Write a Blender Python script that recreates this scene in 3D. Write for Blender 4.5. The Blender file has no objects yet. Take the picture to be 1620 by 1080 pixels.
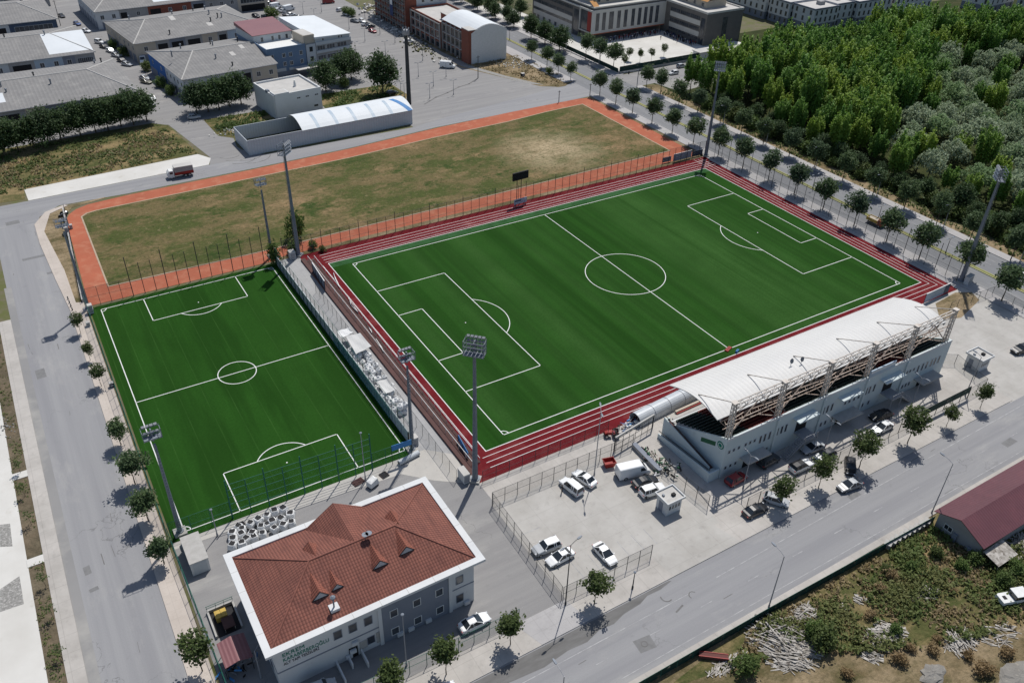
import bpy, math, random
from math import sin, cos, pi, radians as R
from mathutils import Vector, Matrix, Euler
S = bpy.context.scene
COL = S.collection
# ---------------------------------------------------------------- camera
CAM_LOC = (-110.2765, -128.2568, 96.9713)
CAM_ROT = (0.961127456, -0.0224752296, -0.543379114)
FPX = 1333.034
cd = bpy.data.cameras.new('camera'); cam = bpy.data.objects.new('camera', cd); COL.objects.link(cam)
cam.location = CAM_LOC; cam.rotation_euler = CAM_ROT
cd.sensor_fit = 'HORIZONTAL'; cd.sensor_width = 36.0; cd.lens = 36.0 * FPX / 1620.0
cd.clip_start = 0.5; cd.clip_end = 6000
S.camera = cam
# ---------------------------------------------------------------- sky and sun
SUN_EL = 61.0; SUN_AZ = 48.0          # azimuth from +Y towards +X
w = bpy.data.worlds.new('World'); S.world = w; w.use_nodes = True
nt = w.node_tree; bg = nt.nodes['Background']; bg.inputs[1].default_value = 0.098
sky = nt.nodes.new('ShaderNodeTexSky'); sky.sky_type = 'NISHITA'; sky.sun_disc = False
sky.sun_elevation = R(SUN_EL); sky.sun_rotation = R(SUN_AZ); sky.air_density = 1.0; sky.dust_density = 1.0
nt.links.new(sky.outputs[0], bg.inputs[0])
sl = bpy.data.lights.new('sun', 'SUN'); sl.energy = 4.4; sl.angle = R(0.5); sl.color = (1.0, 0.962, 0.905)
sun = bpy.data.objects.new('sun', sl); COL.objects.link(sun)
sd_ = Vector((sin(R(SUN_AZ)) * cos(R(SUN_EL)), cos(R(SUN_AZ)) * cos(R(SUN_EL)), sin(R(SUN_EL))))
sun.rotation_euler = sd_.to_track_quat('Z', 'Y').to_euler(); sun.location = (0, 0, 200)
S.view_settings.view_transform = 'Standard'; S.view_settings.look = 'None'
S.view_settings.gamma = 1; S.view_settings.exposure = -0.12
# ---------------------------------------------------------------- ground points
_RM = Euler(CAM_ROT).to_matrix()
def G(u, v, z=0.0):
    'world point at height z seen at pixel (u, v) of the survey photograph'
    d = _RM @ Vector(((u - 810) / FPX, -(v - 540) / FPX, -1)); t = (z - CAM_LOC[2]) / d.z
    return (CAM_LOC[0] + t * d.x, CAM_LOC[1] + t * d.y)
# ---------------------------------------------------------------- materials
MATS = {}
def nodes(name, rough=0.85, spec=0.25, metal=0.0):
    m = bpy.data.materials.new(name); m.use_nodes = True; n = m.node_tree
    b = n.nodes['Principled BSDF']; b.inputs['Roughness'].default_value = rough
    b.inputs['Specular IOR Level'].default_value = spec; b.inputs['Metallic'].default_value = metal
    return m, n, b
def N(n, t, **k):
    x = n.nodes.new(t)
    for a, v in k.items():
        if a.startswith('i_'):
            s = a[2:]; s = int(s) if s.isdigit() else s.replace('_', ' ')
            x.inputs[s].default_value = v
        else: setattr(x, a, v)
    return x
def coord(n, kind, scale=(1, 1, 1), rot=(0, 0, 0)):
    if kind == 'world': src = N(n, 'ShaderNodeNewGeometry').outputs['Position']
    else: src = N(n, 'ShaderNodeTexCoord').outputs['Object']
    mp = N(n, 'ShaderNodeMapping'); mp.inputs['Scale'].default_value = scale; mp.inputs['Rotation'].default_value = rot
    n.links.new(src, mp.inputs[0]); return mp.outputs[0]
def noise(n, vec, scale, detail=5, rough=0.6, lo=0.3, hi=0.7, dist=0.0):
    t = N(n, 'ShaderNodeTexNoise'); t.inputs['Scale'].default_value = scale; t.inputs['Detail'].default_value = detail
    t.inputs['Roughness'].default_value = rough; t.inputs['Distortion'].default_value = dist
    n.links.new(vec, t.inputs['Vector'])
    mr = N(n, 'ShaderNodeMapRange'); mr.inputs[1].default_value = lo; mr.inputs[2].default_value = hi
    n.links.new(t.outputs[0], mr.inputs[0]); return mr.outputs[0]
def mix(n, fac, a, b, mode='MIX'):
    x = N(n, 'ShaderNodeMix'); x.data_type = 'RGBA'; x.blend_type = mode
    for sock, v in ((x.inputs[0], fac), (x.inputs[6], a), (x.inputs[7], b)):
        if hasattr(v, 'is_linked') or hasattr(v, 'links'): n.links.new(v, sock)
        elif isinstance(v, (int, float)): sock.default_value = v
        else: sock.default_value = (*v, 1)
    return x.outputs[2]
def math_(n, op, a, b=0.0, clamp=False):
    x = N(n, 'ShaderNodeMath'); x.operation = op; x.use_clamp = clamp
    for i, v in enumerate((a, b)):
        if isinstance(v, (int, float)): x.inputs[i].default_value = v
        else: n.links.new(v, x.inputs[i])
    return x.outputs[0]
def bump(n, b, h, dist=0.02, strength=0.5):
    x = N(n, 'ShaderNodeBump'); x.inputs['Distance'].default_value = dist; x.inputs['Strength'].default_value = strength
    n.links.new(h, x.inputs['Height']); n.links.new(x.outputs[0], b.inputs['Normal'])
def mat(name, c1, c2=None, scale=1.0, stretch=(1, 1, 1), c3=None, scale3=8.0, lo3=0.55, hi3=0.7, rough=0.85, spec=0.25, metal=0.0, kind='world', lo=0.3, hi=0.7, bmp=0.0, bscale=20.0, detail=6):
    m, n, b = nodes(name, rough, spec, metal)
    if c2 is None: c2 = tuple(x * 0.85 for x in c1)
    v = coord(n, kind, stretch)
    c = mix(n, noise(n, v, scale, detail, lo=lo, hi=hi), c1, c2)
    if c3: c = mix(n, noise(n, coord(n, kind), scale3, 6, lo=lo3, hi=hi3), c, c3)
    n.links.new(c, b.inputs['Base Color'])
    if bmp: bump(n, b, noise(n, coord(n, kind), bscale, 4, lo=0, hi=1), bmp, 0.6)
    MATS[name] = m; return m
def grid(n, axis, period, width, off=0.0):
    'mask of thin lines across one world axis'
    g = N(n, 'ShaderNodeNewGeometry'); sp = N(n, 'ShaderNodeSeparateXYZ'); n.links.new(g.outputs['Position'], sp.inputs[0])
    x = math_(n, 'ADD', sp.outputs[axis], 1000.0 * period + off)
    f = math_(n, 'MODULO', x, period); return math_(n, 'LESS_THAN', f, width)
# ---------------------------------------------------------------- mesh builder
class MB:
    def __init__(s): s.v = []; s.f = []; s.m = []
    def add(s, vs, fs, mi=0):
        o = len(s.v); s.v += [tuple(x) for x in vs]; s.f += [tuple(i + o for i in f) for f in fs]; s.m += [mi] * len(fs); return s
    def box(s, c, d, rz=0.0, mi=0, M=None):
        x, y, z = d[0] / 2, d[1] / 2, d[2] / 2; vs = []
        for i in (-1, 1):
            for j in (-1, 1):
                for k in (-1, 1): vs.append(Vector((i * x, j * y, k * z)))
        m = M if M is not None else Matrix.Rotation(rz, 3, 'Z')
        vs = [m @ p + Vector(c) for p in vs]
        return s.add(vs, [(0, 1, 3, 2), (4, 6, 7, 5), (0, 4, 5, 1), (2, 3, 7, 6), (0, 2, 6, 4), (1, 5, 7, 3)], mi)
    def b2(s, x0, y0, z0, x1, y1, z1, mi=0): return s.box(((x0 + x1) / 2, (y0 + y1) / 2, (z0 + z1) / 2), (x1 - x0, y1 - y0, z1 - z0), 0, mi)
    def tube(s, a, b, r0, r1=None, n=8, mi=0, cap=True):
        r1 = r0 if r1 is None else r1; a = Vector(a); b = Vector(b); d = (b - a)
        if d.length < 1e-6: return s
        q = d.to_track_quat('Z', 'Y').to_matrix(); vs = []
        for p, r in ((a, r0), (b, r1)):
            for i in range(n): vs.append(q @ Vector((r * cos(2 * pi * i / n), r * sin(2 * pi * i / n), 0)) + p)
        fs = [(i, (i + 1) % n, n + (i + 1) % n, n + i) for i in range(n)]
        if cap: fs += [tuple(range(n))[::-1], tuple(range(n, 2 * n))]
        return s.add(vs, fs, mi)
    def bar(s, a, b, t=0.1, mi=0, t2=None):
        a = Vector(a); b = Vector(b); d = b - a; L = d.length
        if L < 1e-6: return s
        q = d.to_track_quat('Z', 'Y').to_matrix(); return s.box((a + b) / 2, (t, t2 or t, L), 0, mi, q)
    def path(s, pts, r, n=6, mi=0):
        for a, b in zip(pts, pts[1:]): s.tube(a, b, r, r, n, mi)
        return s
    def prism(s, poly, z0, z1, mi=0):
        n = len(poly); vs = [(x, y, z0) for x, y in poly] + [(x, y, z1) for x, y in poly]
        return s.add(vs, [tuple(range(n))[::-1], tuple(range(n, 2 * n))] + [(i, (i + 1) % n, n + (i + 1) % n, n + i) for i in range(n)], mi)
    def loft(s, secs, mi=0, cap=True):
        n = len(secs[0]); vs = [p for c in secs for p in c]; fs = []
        for k in range(len(secs) - 1):
            for i in range(n):
                j = (i + 1) % n; fs.append((k * n + i, k * n + j, (k + 1) * n + j, (k + 1) * n + i))
        if cap: fs += [tuple(range(n))[::-1], tuple(range((len(secs) - 1) * n, len(secs) * n))]
        return s.add(vs, fs, mi)
    def lathe(s, c, prof, n=12, mi=0):
        secs = [[(c[0] + r * cos(2 * pi * i / n), c[1] + r * sin(2 * pi * i / n), c[2] + z) for i in range(n)] for r, z in prof]
        return s.loft(secs, mi)
    def mesh(s, name, mats, smooth=False):
        me = bpy.data.meshes.new(name); me.from_pydata(s.v, [], s.f)
        for x in (mats if isinstance(mats, (list, tuple)) else [mats]): me.materials.append(x)
        if len(me.materials) > 1: me.polygons.foreach_set('material_index', s.m)
        if smooth: me.polygons.foreach_set('use_smooth', [True] * len(s.f))
        me.update(); return me
    def build(s, name, mats, parent=None, loc=(0, 0, 0), rz=0, smooth=False): return link(name, s.mesh(name, mats, smooth), parent, loc, rz)
def link(name, me, parent=None, loc=(0, 0, 0), rz=0, scale=None):
    o = bpy.data.objects.new(name, me); COL.objects.link(o); o.parent = parent; o.location = loc; o.rotation_euler = (0, 0, rz)
    if scale: o.scale = scale
    return o
def tag(o, label=None, cat=None, group=None, kind=None):
    for k, v in (('label', label), ('category', cat), ('group', group), ('kind', kind)):
        if v: o[k] = v
    return o
def thing(name, label, cat, loc=(0, 0, 0), rz=0, group=None):
    return tag(link(name, None, None, loc, rz), label, cat, group)
def copy_tree(o, parent=None):
    c = o.copy(); COL.objects.link(c); c.parent = parent
    for ch in o.children: copy_tree(ch, c)
    return c
ORD = 'first second third fourth fifth sixth seventh eighth ninth tenth eleventh twelfth thirteenth fourteenth fifteenth sixteenth seventeenth eighteenth nineteenth twentieth'.split()
rnd = random.Random(7)
# ================================================================ MATERIAL LIBRARY
mat('soil', (0.15, 0.13, 0.085), (0.10, 0.095, 0.05), 0.06, c3=(0.10, 0.11, 0.035), scale3=0.25, lo3=0.45, hi3=0.62, bmp=0.1, bscale=2.0)
mat('asphalt_far', (0.255, 0.25, 0.245), (0.20, 0.20, 0.20), 0.05, c3=(0.33, 0.32, 0.30), scale3=0.12, lo3=0.5, hi3=0.72)
mat('concrete', (0.46, 0.44, 0.405), (0.38, 0.365, 0.34), 0.22, c3=(0.30, 0.285, 0.26), scale3=0.7, lo3=0.58, hi3=0.8)
mat('concrete_white', (0.60, 0.59, 0.56), (0.50, 0.485, 0.45), 0.12, c3=(0.40, 0.37, 0.32), scale3=0.3, lo3=0.6, hi3=0.82)
mat('concrete_plain', (0.42, 0.41, 0.39), (0.34, 0.33, 0.31), 1.2, kind='obj')
mat('orange', (0.395, 0.126, 0.074), (0.33, 0.105, 0.062), 0.12, spec=0.08, c3=(0.44, 0.20, 0.125), scale3=0.35, lo3=0.5, hi3=0.8, stretch=(1, 1, 1))
mat('red_track', (0.145, 0.0125, 0.017), (0.105, 0.010, 0.013), 0.5, spec=0.06, stretch=(0.3, 1, 1), c3=(0.19, 0.045, 0.045), scale3=0.22, lo3=0.5, hi3=0.78)
mat('terrace', (0.11, 0.055, 0.05), (0.075, 0.045, 0.04), 0.8)
mat('line_white', (0.72, 0.72, 0.71), (0.62, 0.63, 0.61), 2.0)
mat('line_worn', (0.42, 0.42, 0.42), (0.275, 0.275, 0.28), 0.9, lo=0.36, hi=0.58)
mat('kerb_tan', (0.42, 0.33, 0.245), (0.33, 0.25, 0.18), 0.6)
mat('kerb', (0.46, 0.45, 0.43), (0.36, 0.35, 0.33), 0.6)
mat('yellow_kerb', (0.36, 0.34, 0.15), (0.26, 0.27, 0.16), 0.8)
mat('verge', (0.10, 0.15, 0.03), (0.24, 0.20, 0.09), 0.7, bmp=0.1, bscale=4)
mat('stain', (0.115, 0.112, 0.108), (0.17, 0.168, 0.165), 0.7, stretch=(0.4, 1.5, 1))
mat('patch_tar', (0.15, 0.15, 0.15), (0.20, 0.20, 0.20), 1.5)
mat('gravel', (0.28, 0.275, 0.26), (0.17, 0.165, 0.155), 2.2, c3=(0.40, 0.39, 0.37), scale3=3.5, lo3=0.5, hi3=0.65)
mat('wall_white', (0.62, 0.63, 0.63), (0.55, 0.56, 0.56), 0.25, c3=(0.45, 0.45, 0.43), scale3=0.5, lo3=0.62, hi3=0.85)
mat('wall_cream', (0.50, 0.44, 0.36), (0.44, 0.39, 0.32), 0.4)
mat('wall_grey', (0.22, 0.24, 0.28), (0.19, 0.21, 0.25), 0.5)
mat('wall_mid', (0.33, 0.33, 0.33), (0.27, 0.27, 0.27), 0.4)
mat('wall_blue', (0.15, 0.22, 0.32), (0.13, 0.19, 0.28), 0.4)
mat('wall_bright_blue', (0.045, 0.15, 0.42), (0.04, 0.13, 0.36), 0.5)
mat('wall_brick', (0.25, 0.085, 0.055), (0.19, 0.07, 0.05), 0.8)
mat('wall_maroon', (0.14, 0.055, 0.05), (0.11, 0.045, 0.04), 0.5)
mat('wall_stand', (0.56, 0.62, 0.62), (0.50, 0.56, 0.57), 0.2, c3=(0.42, 0.46, 0.46), scale3=0.6, lo3=0.6, hi3=0.85)
mat('panel_grey', (0.50, 0.53, 0.55), (0.45, 0.48, 0.50), 0.4)
mat('school_grey', (0.155, 0.145, 0.135), (0.125, 0.118, 0.11), 0.5)
mat('school_white', (0.52, 0.51, 0.48), (0.46, 0.45, 0.42), 0.5)
mat('orange_roof', (0.52, 0.27, 0.10), (0.44, 0.22, 0.08), 0.6)
mat('flat_roof', (0.50, 0.485, 0.46), (0.42, 0.41, 0.39), 0.3, c3=(0.34, 0.33, 0.31), scale3=0.5, lo3=0.6, hi3=0.8)
mat('white_sheet', (0.66, 0.69, 0.71), (0.60, 0.63, 0.65), 0.15, rough=0.55)
mat('grey_metal', (0.30, 0.31, 0.33), (0.25, 0.26, 0.28), 1.5, rough=0.5, spec=0.4, kind='obj')
mat('galv', (0.20, 0.225, 0.26), (0.15, 0.17, 0.20), 0.9, rough=0.55, metal=0.1, kind='obj')
mat('pole_dark', (0.05, 0.055, 0.06), (0.035, 0.04, 0.045), 1.0, rough=0.6)
mat('pole_green', (0.02, 0.125, 0.095), (0.017, 0.10, 0.078), 1.0, rough=0.6)
mat('truss', (0.58, 0.54, 0.49), (0.50, 0.455, 0.41), 0.6, c3=(0.30, 0.20, 0.14), scale3=1.6, lo3=0.55, hi3=0.75, rough=0.7)
mat('truss_red', (0.45, 0.37, 0.31), (0.37, 0.28, 0.225), 0.8, rough=0.7)
mat('seat_green', (0.030, 0.050, 0.045), (0.022, 0.038, 0.035), 1.0, rough=0.6)
mat('seat_red', (0.16, 0.03, 0.025), (0.12, 0.025, 0.02), 1.0, rough=0.6)
mat('dark', (0.018, 0.018, 0.02), (0.012, 0.012, 0.014), 1.0, rough=0.7)
mat('tyre', (0.018, 0.018, 0.018), (0.025, 0.025, 0.025), 5.0, rough=0.9)
mat('rim', (0.45, 0.46, 0.48), (0.35, 0.36, 0.38), 3.0, rough=0.35, metal=0.6, kind='obj')
mat('rubber_black', (0.03, 0.03, 0.032), (0.02, 0.02, 0.022), 2.0, rough=0.8)
mat('bag_white', (0.74, 0.74, 0.73), (0.60, 0.61, 0.61), 1.6, c3=(0.45, 0.46, 0.46), scale3=3.0, lo3=0.62, hi3=0.8, bmp=0.15, bscale=3)
mat('rock', (0.24, 0.23, 0.21), (0.17, 0.16, 0.145), 0.6, c3=(0.30, 0.28, 0.24), scale3=1.5, bmp=0.2, bscale=3)
mat('timber_grey', (0.46, 0.435, 0.40), (0.27, 0.25, 0.22), 1.3, lo=0.4, hi=0.6, c3=(0.14, 0.12, 0.10), scale3=1.6, lo3=0.52, hi3=0.66)
mat('bark', (0.11, 0.085, 0.06), (0.07, 0.055, 0.04), 4.0)
mat('red_paint', (0.30, 0.025, 0.02), (0.24, 0.02, 0.016), 1.0, rough=0.5)
mat('yellow_paint', (0.52, 0.36, 0.08), (0.44, 0.30, 0.07), 1.0, rough=0.6)
mat('sign_blue', (0.05, 0.21, 0.48), (0.04, 0.18, 0.42), 0.5, rough=0.6)
mat('board_blue_grey', (0.40, 0.48, 0.55), (0.34, 0.42, 0.50), 0.5, rough=0.5)
mat('board_navy', (0.055, 0.085, 0.14), (0.045, 0.07, 0.12), 0.5, rough=0.5)
mat('text_green', (0.0, 0.17, 0.11), (0.0, 0.15, 0.10), 1.0)
mat('text_dark', (0.02, 0.022, 0.03), (0.02, 0.02, 0.026), 1.0)
mat('tarp_grey', (0.56, 0.56, 0.545), (0.48, 0.48, 0.47), 0.5, rough=0.6)
mat('net_teal', (0.10, 0.24, 0.27), (0.08, 0.19, 0.22), 0.7)
mat('tent_sheet', (0.50, 0.53, 0.56), (0.42, 0.45, 0.48), 0.9, rough=0.35, spec=0.5)
mat('skin', (0.45, 0.28, 0.20), rough=0.6); mat('cloth_blue', (0.05, 0.07, 0.16)); mat('cloth_red', (0.30, 0.03, 0.03)); mat('cloth_white', (0.6, 0.6, 0.6)); mat('hair', (0.02, 0.015, 0.01))
mat('tail_red', (0.35, 0.01, 0.01), rough=0.3, spec=0.5); mat('head_glass', (0.6, 0.62, 0.65), rough=0.2, spec=0.6)
mat('plastic_green', (0.04, 0.13, 0.07), (0.03, 0.10, 0.05), 1.0)
m, n, b = nodes('glass', 0.12, 0.6); b.inputs['Base Color'].default_value = (0.022, 0.028, 0.034, 1); MATS['glass'] = m
m, n, b = nodes('pane', 0.15, 0.5)
n.links.new(mix(n, noise(n, coord(n, 'world'), 0.6, 2), (0.03, 0.036, 0.045), (0.075, 0.085, 0.10)), b.inputs['Base Color']); MATS['pane'] = m
# car paint takes the colour of its object
m, n, b = nodes('paint', 0.28, 0.5); oi = N(n, 'ShaderNodeObjectInfo')
n.links.new(mix(n, noise(n, coord(n, 'obj'), 3.0), oi.outputs['Color'], mix(n, 0.03, oi.outputs['Color'], (0.3, 0.28, 0.25))), b.inputs['Base Color'])
b.inputs['Coat Weight'].default_value = 0.25; b.inputs['Coat Roughness'].default_value = 0.1; MATS['paint'] = m
# wire mesh: woven wires, mostly open
def mesh_mat(name, col, open_):
    m, n, b = nodes(name, 0.7, 0.2); b.inputs['Base Color'].default_value = (*col, 1)
    out = n.nodes['Material Output']; tr = N(n, 'ShaderNodeBsdfTransparent'); mx = N(n, 'ShaderNodeMixShader')
    f = noise(n, coord(n, 'world'), 1.3, 3, lo=0.2, hi=0.8); f = math_(n, 'MULTIPLY', f, (1 - open_) * 0.5); f = math_(n, 'ADD', f, (1 - open_) * 0.75)
    n.links.new(f, mx.inputs[0]); n.links.new(tr.outputs[0], mx.inputs[1]); n.links.new(b.outputs[0], mx.inputs[2]); n.links.new(mx.outputs[0], out.inputs[0])
    MATS[name] = m
mesh_mat('wire_dark', (0.05, 0.055, 0.055), 0.80); mesh_mat('wire_green', (0.02, 0.10, 0.075), 0.82)
mesh_mat('net_green', (0.012, 0.085, 0.06), 0.90); mesh_mat('wire_dense', (0.012, 0.042, 0.036), -0.1); mesh_mat('net_teal_veil', (0.05, 0.19, 0.21), 0.5)
# artificial turf with roller bands
def xband(n, a, b_, c_, d):
    g = N(n, 'ShaderNodeNewGeometry'); sp = N(n, 'ShaderNodeSeparateXYZ'); n.links.new(g.outputs['Position'], sp.inputs[0]); o = []
    for p, q in ((a, b_), (d, c_)):
        m_ = N(n, 'ShaderNodeMapRange'); m_.inputs[1].default_value = p; m_.inputs[2].default_value = q; n.links.new(sp.outputs[0], m_.inputs[0]); o.append(m_.outputs[0])
    return math_(n, 'MULTIPLY', o[0], o[1])
def turf(name, base, hi_, axis_scale, seam):
    m, n, b = nodes(name, 0.95, 0.04)
    bands = noise(n, coord(n, 'world', axis_scale), 1.0, 4, 0.62, 0.43, 0.57)
    wide = noise(n, coord(n, 'world', tuple(s * 0.28 for s in axis_scale)), 1.0, 2, 0.5, 0.42, 0.70)
    c = mix(n, bands, base, tuple(x * 1.42 for x in base)); c = mix(n, math_(n, 'MULTIPLY', wide, 0.75), c, hi_)
    if not seam: c = mix(n, math_(n, 'MULTIPLY', math_(n, 'MULTIPLY', xband(n, 15, 20, 27, 36), math_(n, 'ADD', math_(n, 'MULTIPLY', bands, 0.6), 0.4)), 0.85), c, hi_)
    c = mix(n, math_(n, 'MULTIPLY', noise(n, coord(n, 'world'), 0.09, 4), 0.35), c, tuple(x * 0.72 for x in base))
    c = mix(n, math_(n, 'MULTIPLY', noise(n, coord(n, 'world', (1, 1, 1)), 2.6, 4, 0.75, 0.35, 0.7), 0.45), c, tuple(x * 0.62 for x in base))
    if seam:
        g = grid(n, 0, seam, 0.16, 1.2); c = mix(n, math_(n, 'MULTIPLY', math_(n, 'MULTIPLY', g, noise(n, coord(n, 'world', (1, 0.2, 1)), 0.7, 3)), 0.22), c, (0.07, 0.16, 0.04))
    n.links.new(c, b.inputs['Base Color']); bump(n, b, noise(n, coord(n, 'world'), 9.0, 3, lo=0, hi=1), 0.05, 0.5); MATS[name] = m
turf('turf_main', (0.0145, 0.053, 0.0076), (0.044, 0.112, 0.026), (0.34, 0.006, 1), 0)
turf('turf_small', (0.0145, 0.053, 0.0074), (0.024, 0.078, 0.012), (0.22, 0.02, 1), 4.05)
turf('turf_pale', (0.030, 0.084, 0.030), (0.045, 0.115, 0.045), (0.5, 0.5, 1), 0)
# dry field
m, n, b = nodes('dry_field', 0.95, 0.1); v = coord(n, 'world', (1, 1.7, 1))
c = mix(n, noise(n, v, 0.045, 9, 0.76, 0.44, 0.55), (0.068, 0.084, 0.024), (0.152, 0.118, 0.056))
c = mix(n, noise(n, v, 0.03, 9, 0.78, 0.53, 0.62), c, (0.255, 0.175, 0.095)); c = mix(n, noise(n, coord(n, 'world', (1, 1.5, 1)), 0.085, 9, 0.78, 0.54, 0.62), c, (0.036, 0.064, 0.014))
# worn bare middle of the field
g_ = N(n, 'ShaderNodeNewGeometry'); d_ = N(n, 'ShaderNodeVectorMath'); d_.operation = 'DISTANCE'; d_.inputs[1].default_value = (25, 69, 0); n.links.new(g_.outputs['Position'], d_.inputs[0])
mr = N(n, 'ShaderNodeMapRange'); mr.inputs[1].default_value = 19; mr.inputs[2].default_value = 4; n.links.new(d_.outputs['Value'], mr.inputs[0])
c = mix(n, math_(n, 'MULTIPLY', mr.outputs[0], noise(n, v, 0.14, 7, 0.7, 0.30, 0.55)), c, (0.39, 0.31, 0.195))
c = mix(n, math_(n, 'MULTIPLY', noise(n, coord(n, 'world'), 1.1, 6, 0.8, 0.45, 0.7), 0.75), c, (0.045, 0.046, 0.02))
c = mix(n, math_(n, 'MULTIPLY', noise(n, coord(n, 'world'), 0.8, 6, 0.8, 0.56, 0.7), 0.6), c, (0.30, 0.235, 0.14))
n.links.new(c, b.inputs['Base Color']); bump(n, b, noise(n, coord(n, 'world'), 1.5, 6, lo=0, hi=1), 0.25, 0.7); MATS['dry_field'] = m
# rough weeds with straw
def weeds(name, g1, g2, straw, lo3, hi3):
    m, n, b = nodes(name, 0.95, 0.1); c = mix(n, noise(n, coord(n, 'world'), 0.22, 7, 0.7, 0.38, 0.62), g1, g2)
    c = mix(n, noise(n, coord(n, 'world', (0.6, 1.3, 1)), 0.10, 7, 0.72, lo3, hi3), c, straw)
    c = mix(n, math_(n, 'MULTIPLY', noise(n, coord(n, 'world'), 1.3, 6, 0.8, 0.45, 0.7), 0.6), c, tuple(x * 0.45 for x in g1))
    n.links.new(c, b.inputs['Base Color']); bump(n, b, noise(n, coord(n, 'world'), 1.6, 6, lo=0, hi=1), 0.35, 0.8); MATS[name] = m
weeds('weeds', (0.055, 0.072, 0.022), (0.11, 0.105, 0.042), (0.27, 0.20, 0.105), 0.44, 0.60)
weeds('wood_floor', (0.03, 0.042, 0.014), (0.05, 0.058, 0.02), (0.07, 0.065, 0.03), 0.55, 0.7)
weeds('weeds_sand', (0.085, 0.08, 0.035), (0.16, 0.12, 0.065), (0.32, 0.245, 0.155), 0.40, 0.60)
weeds('bed_soil', (0.10, 0.085, 0.055), (0.16, 0.125, 0.085), (0.20, 0.165, 0.115), 0.5, 0.7)
# roads: dust streaks along the lane
def road(name, rz, c1, c2, c3):
    m, n, b = nodes(name, 0.8, 0.3); st = (0.012, 0.55, 1) if rz == 0 else (0.55, 0.012, 1)
    c = mix(n, noise(n, coord(n, 'world', st), 1.0, 4, 0.65, 0.35, 0.65), c1, c2)
    c = mix(n, noise(n, coord(n, 'world', tuple(x * 1.0 for x in ((0.05, 0.16, 1) if rz == 0 else (0.16, 0.05, 1)))), 1.0, 6, 0.7, 0.55, 0.75), c, c3)
    c = mix(n, math_(n, 'MULTIPLY', noise(n, coord(n, 'world'), 0.35, 8, 0.75, 0.60, 0.70), 0.55), c, tuple(x * 0.7 for x in c1))
    c = mix(n, math_(n, 'MULTIPLY', noise(n, coord(n, 'world'), 6.0, 3, 0.8, 0.4, 0.7), 0.14), c, (0.08, 0.08, 0.08))
    cn_ = N(n, 'ShaderNodeTexNoise'); cn_.inputs['Scale'].default_value = 0.07; cn_.inputs['Detail'].default_value = 7; cn_.inputs['Roughness'].default_value = 0.55; n.links.new(coord(n, 'world'), cn_.inputs['Vector'])
    cr = math_(n, 'LESS_THAN', math_(n, 'ABSOLUTE', math_(n, 'SUBTRACT', cn_.outputs[0], 0.5)), 0.0028)
    c = mix(n, math_(n, 'MULTIPLY', math_(n, 'MULTIPLY', cr, noise(n, coord(n, 'world'), 0.05, 2, lo=0.5, hi=0.6)), 0.45), c, (0.09, 0.09, 0.09))
    n.links.new(c, b.inputs['Base Color']); MATS[name] = m
road('road_x', 0, (0.27, 0.27, 0.275), (0.225, 0.225, 0.235), (0.33, 0.325, 0.315))
road('road_y', 1, (0.275, 0.275, 0.28), (0.23, 0.23, 0.24), (0.33, 0.325, 0.315))
road('road_blvd', 1, (0.20, 0.205, 0.215), (0.165, 0.17, 0.18), (0.25, 0.25, 0.25))
road('yard', 0, (0.255, 0.25, 0.245), (0.215, 0.21, 0.21), (0.33, 0.32, 0.305))
# paved concrete with joints and dirt
def slabs(name, c1, c2, px, py, dark=0.25):
    m, n, b = nodes(name, 0.85, 0.25); c = mix(n, noise(n, coord(n, 'world'), 0.16, 7, 0.7, 0.35, 0.65), c1, c2)
    c = mix(n, math_(n, 'MULTIPLY', noise(n, coord(n, 'world'), 0.5, 7, 0.75, 0.55, 0.75), 0.6), c, tuple(x * 0.66 for x in c2))
    j = math_(n, 'MAXIMUM', grid(n, 0, px, 0.07, 0.4), grid(n, 1, py, 0.07, 0.9))
    c = mix(n, math_(n, 'MULTIPLY', j, dark), c, tuple(x * 0.45 for x in c2))
    n.links.new(c, b.inputs['Base Color']); MATS[name] = m
slabs('lot', (0.43, 0.415, 0.39), (0.345, 0.33, 0.305), 5.2, 4.7, 0.22)
slabs('pavement', (0.45, 0.425, 0.395), (0.35, 0.33, 0.305), 3.0, 3.0, 0.3)
slabs('walk_pink', (0.50, 0.445, 0.395), (0.42, 0.37, 0.325), 1.5, 1.5, 0.15)
slabs('boulevard_walk', (0.40, 0.39, 0.385), (0.33, 0.32, 0.32), 2.0, 2.0, 0.2)
slabs('walkway_grey', (0.36, 0.36, 0.36), (0.30, 0.30, 0.30), 1.2, 1.2, 0.25)
# corrugated sheets: ribs along one axis of the object
def ribbed(name, c1, c2, axis, period, rough=0.6, c3=None, dist=0.05, dirt=0.5):
    m, n, b = nodes(name, rough, 0.35); tc = N(n, 'ShaderNodeTexCoord'); sp = N(n, 'ShaderNodeSeparateXYZ'); n.links.new(tc.outputs['Object'], sp.inputs[0])
    s = math_(n, 'SINE', math_(n, 'MULTIPLY', sp.outputs[axis], 2 * pi / period)); s = math_(n, 'ADD', math_(n, 'MULTIPLY', s, 0.5), 0.5)
    c = mix(n, noise(n, coord(n, 'obj', (0.3, 1, 1) if axis == 0 else (1, 0.3, 1)), 0.25, 6, 0.7), c1, c2)
    if c3: c = mix(n, math_(n, 'MULTIPLY', noise(n, coord(n, 'obj'), 0.35, 7, 0.75, 0.48, 0.68), dirt), c, c3)
    c = mix(n, math_(n, 'MULTIPLY', math_(n, 'POWER', s, 6.0), 0.22), c, tuple(x * 0.6 for x in c2))
    n.links.new(c, b.inputs['Base Color']); bump(n, b, s, dist, 0.8); MATS[name] = m
ribbed('roof_stand', (0.60, 0.595, 0.575), (0.55, 0.545, 0.53), 0, 0.9, 0.5, (0.49, 0.48, 0.465), 0.025, 0.3)
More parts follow.
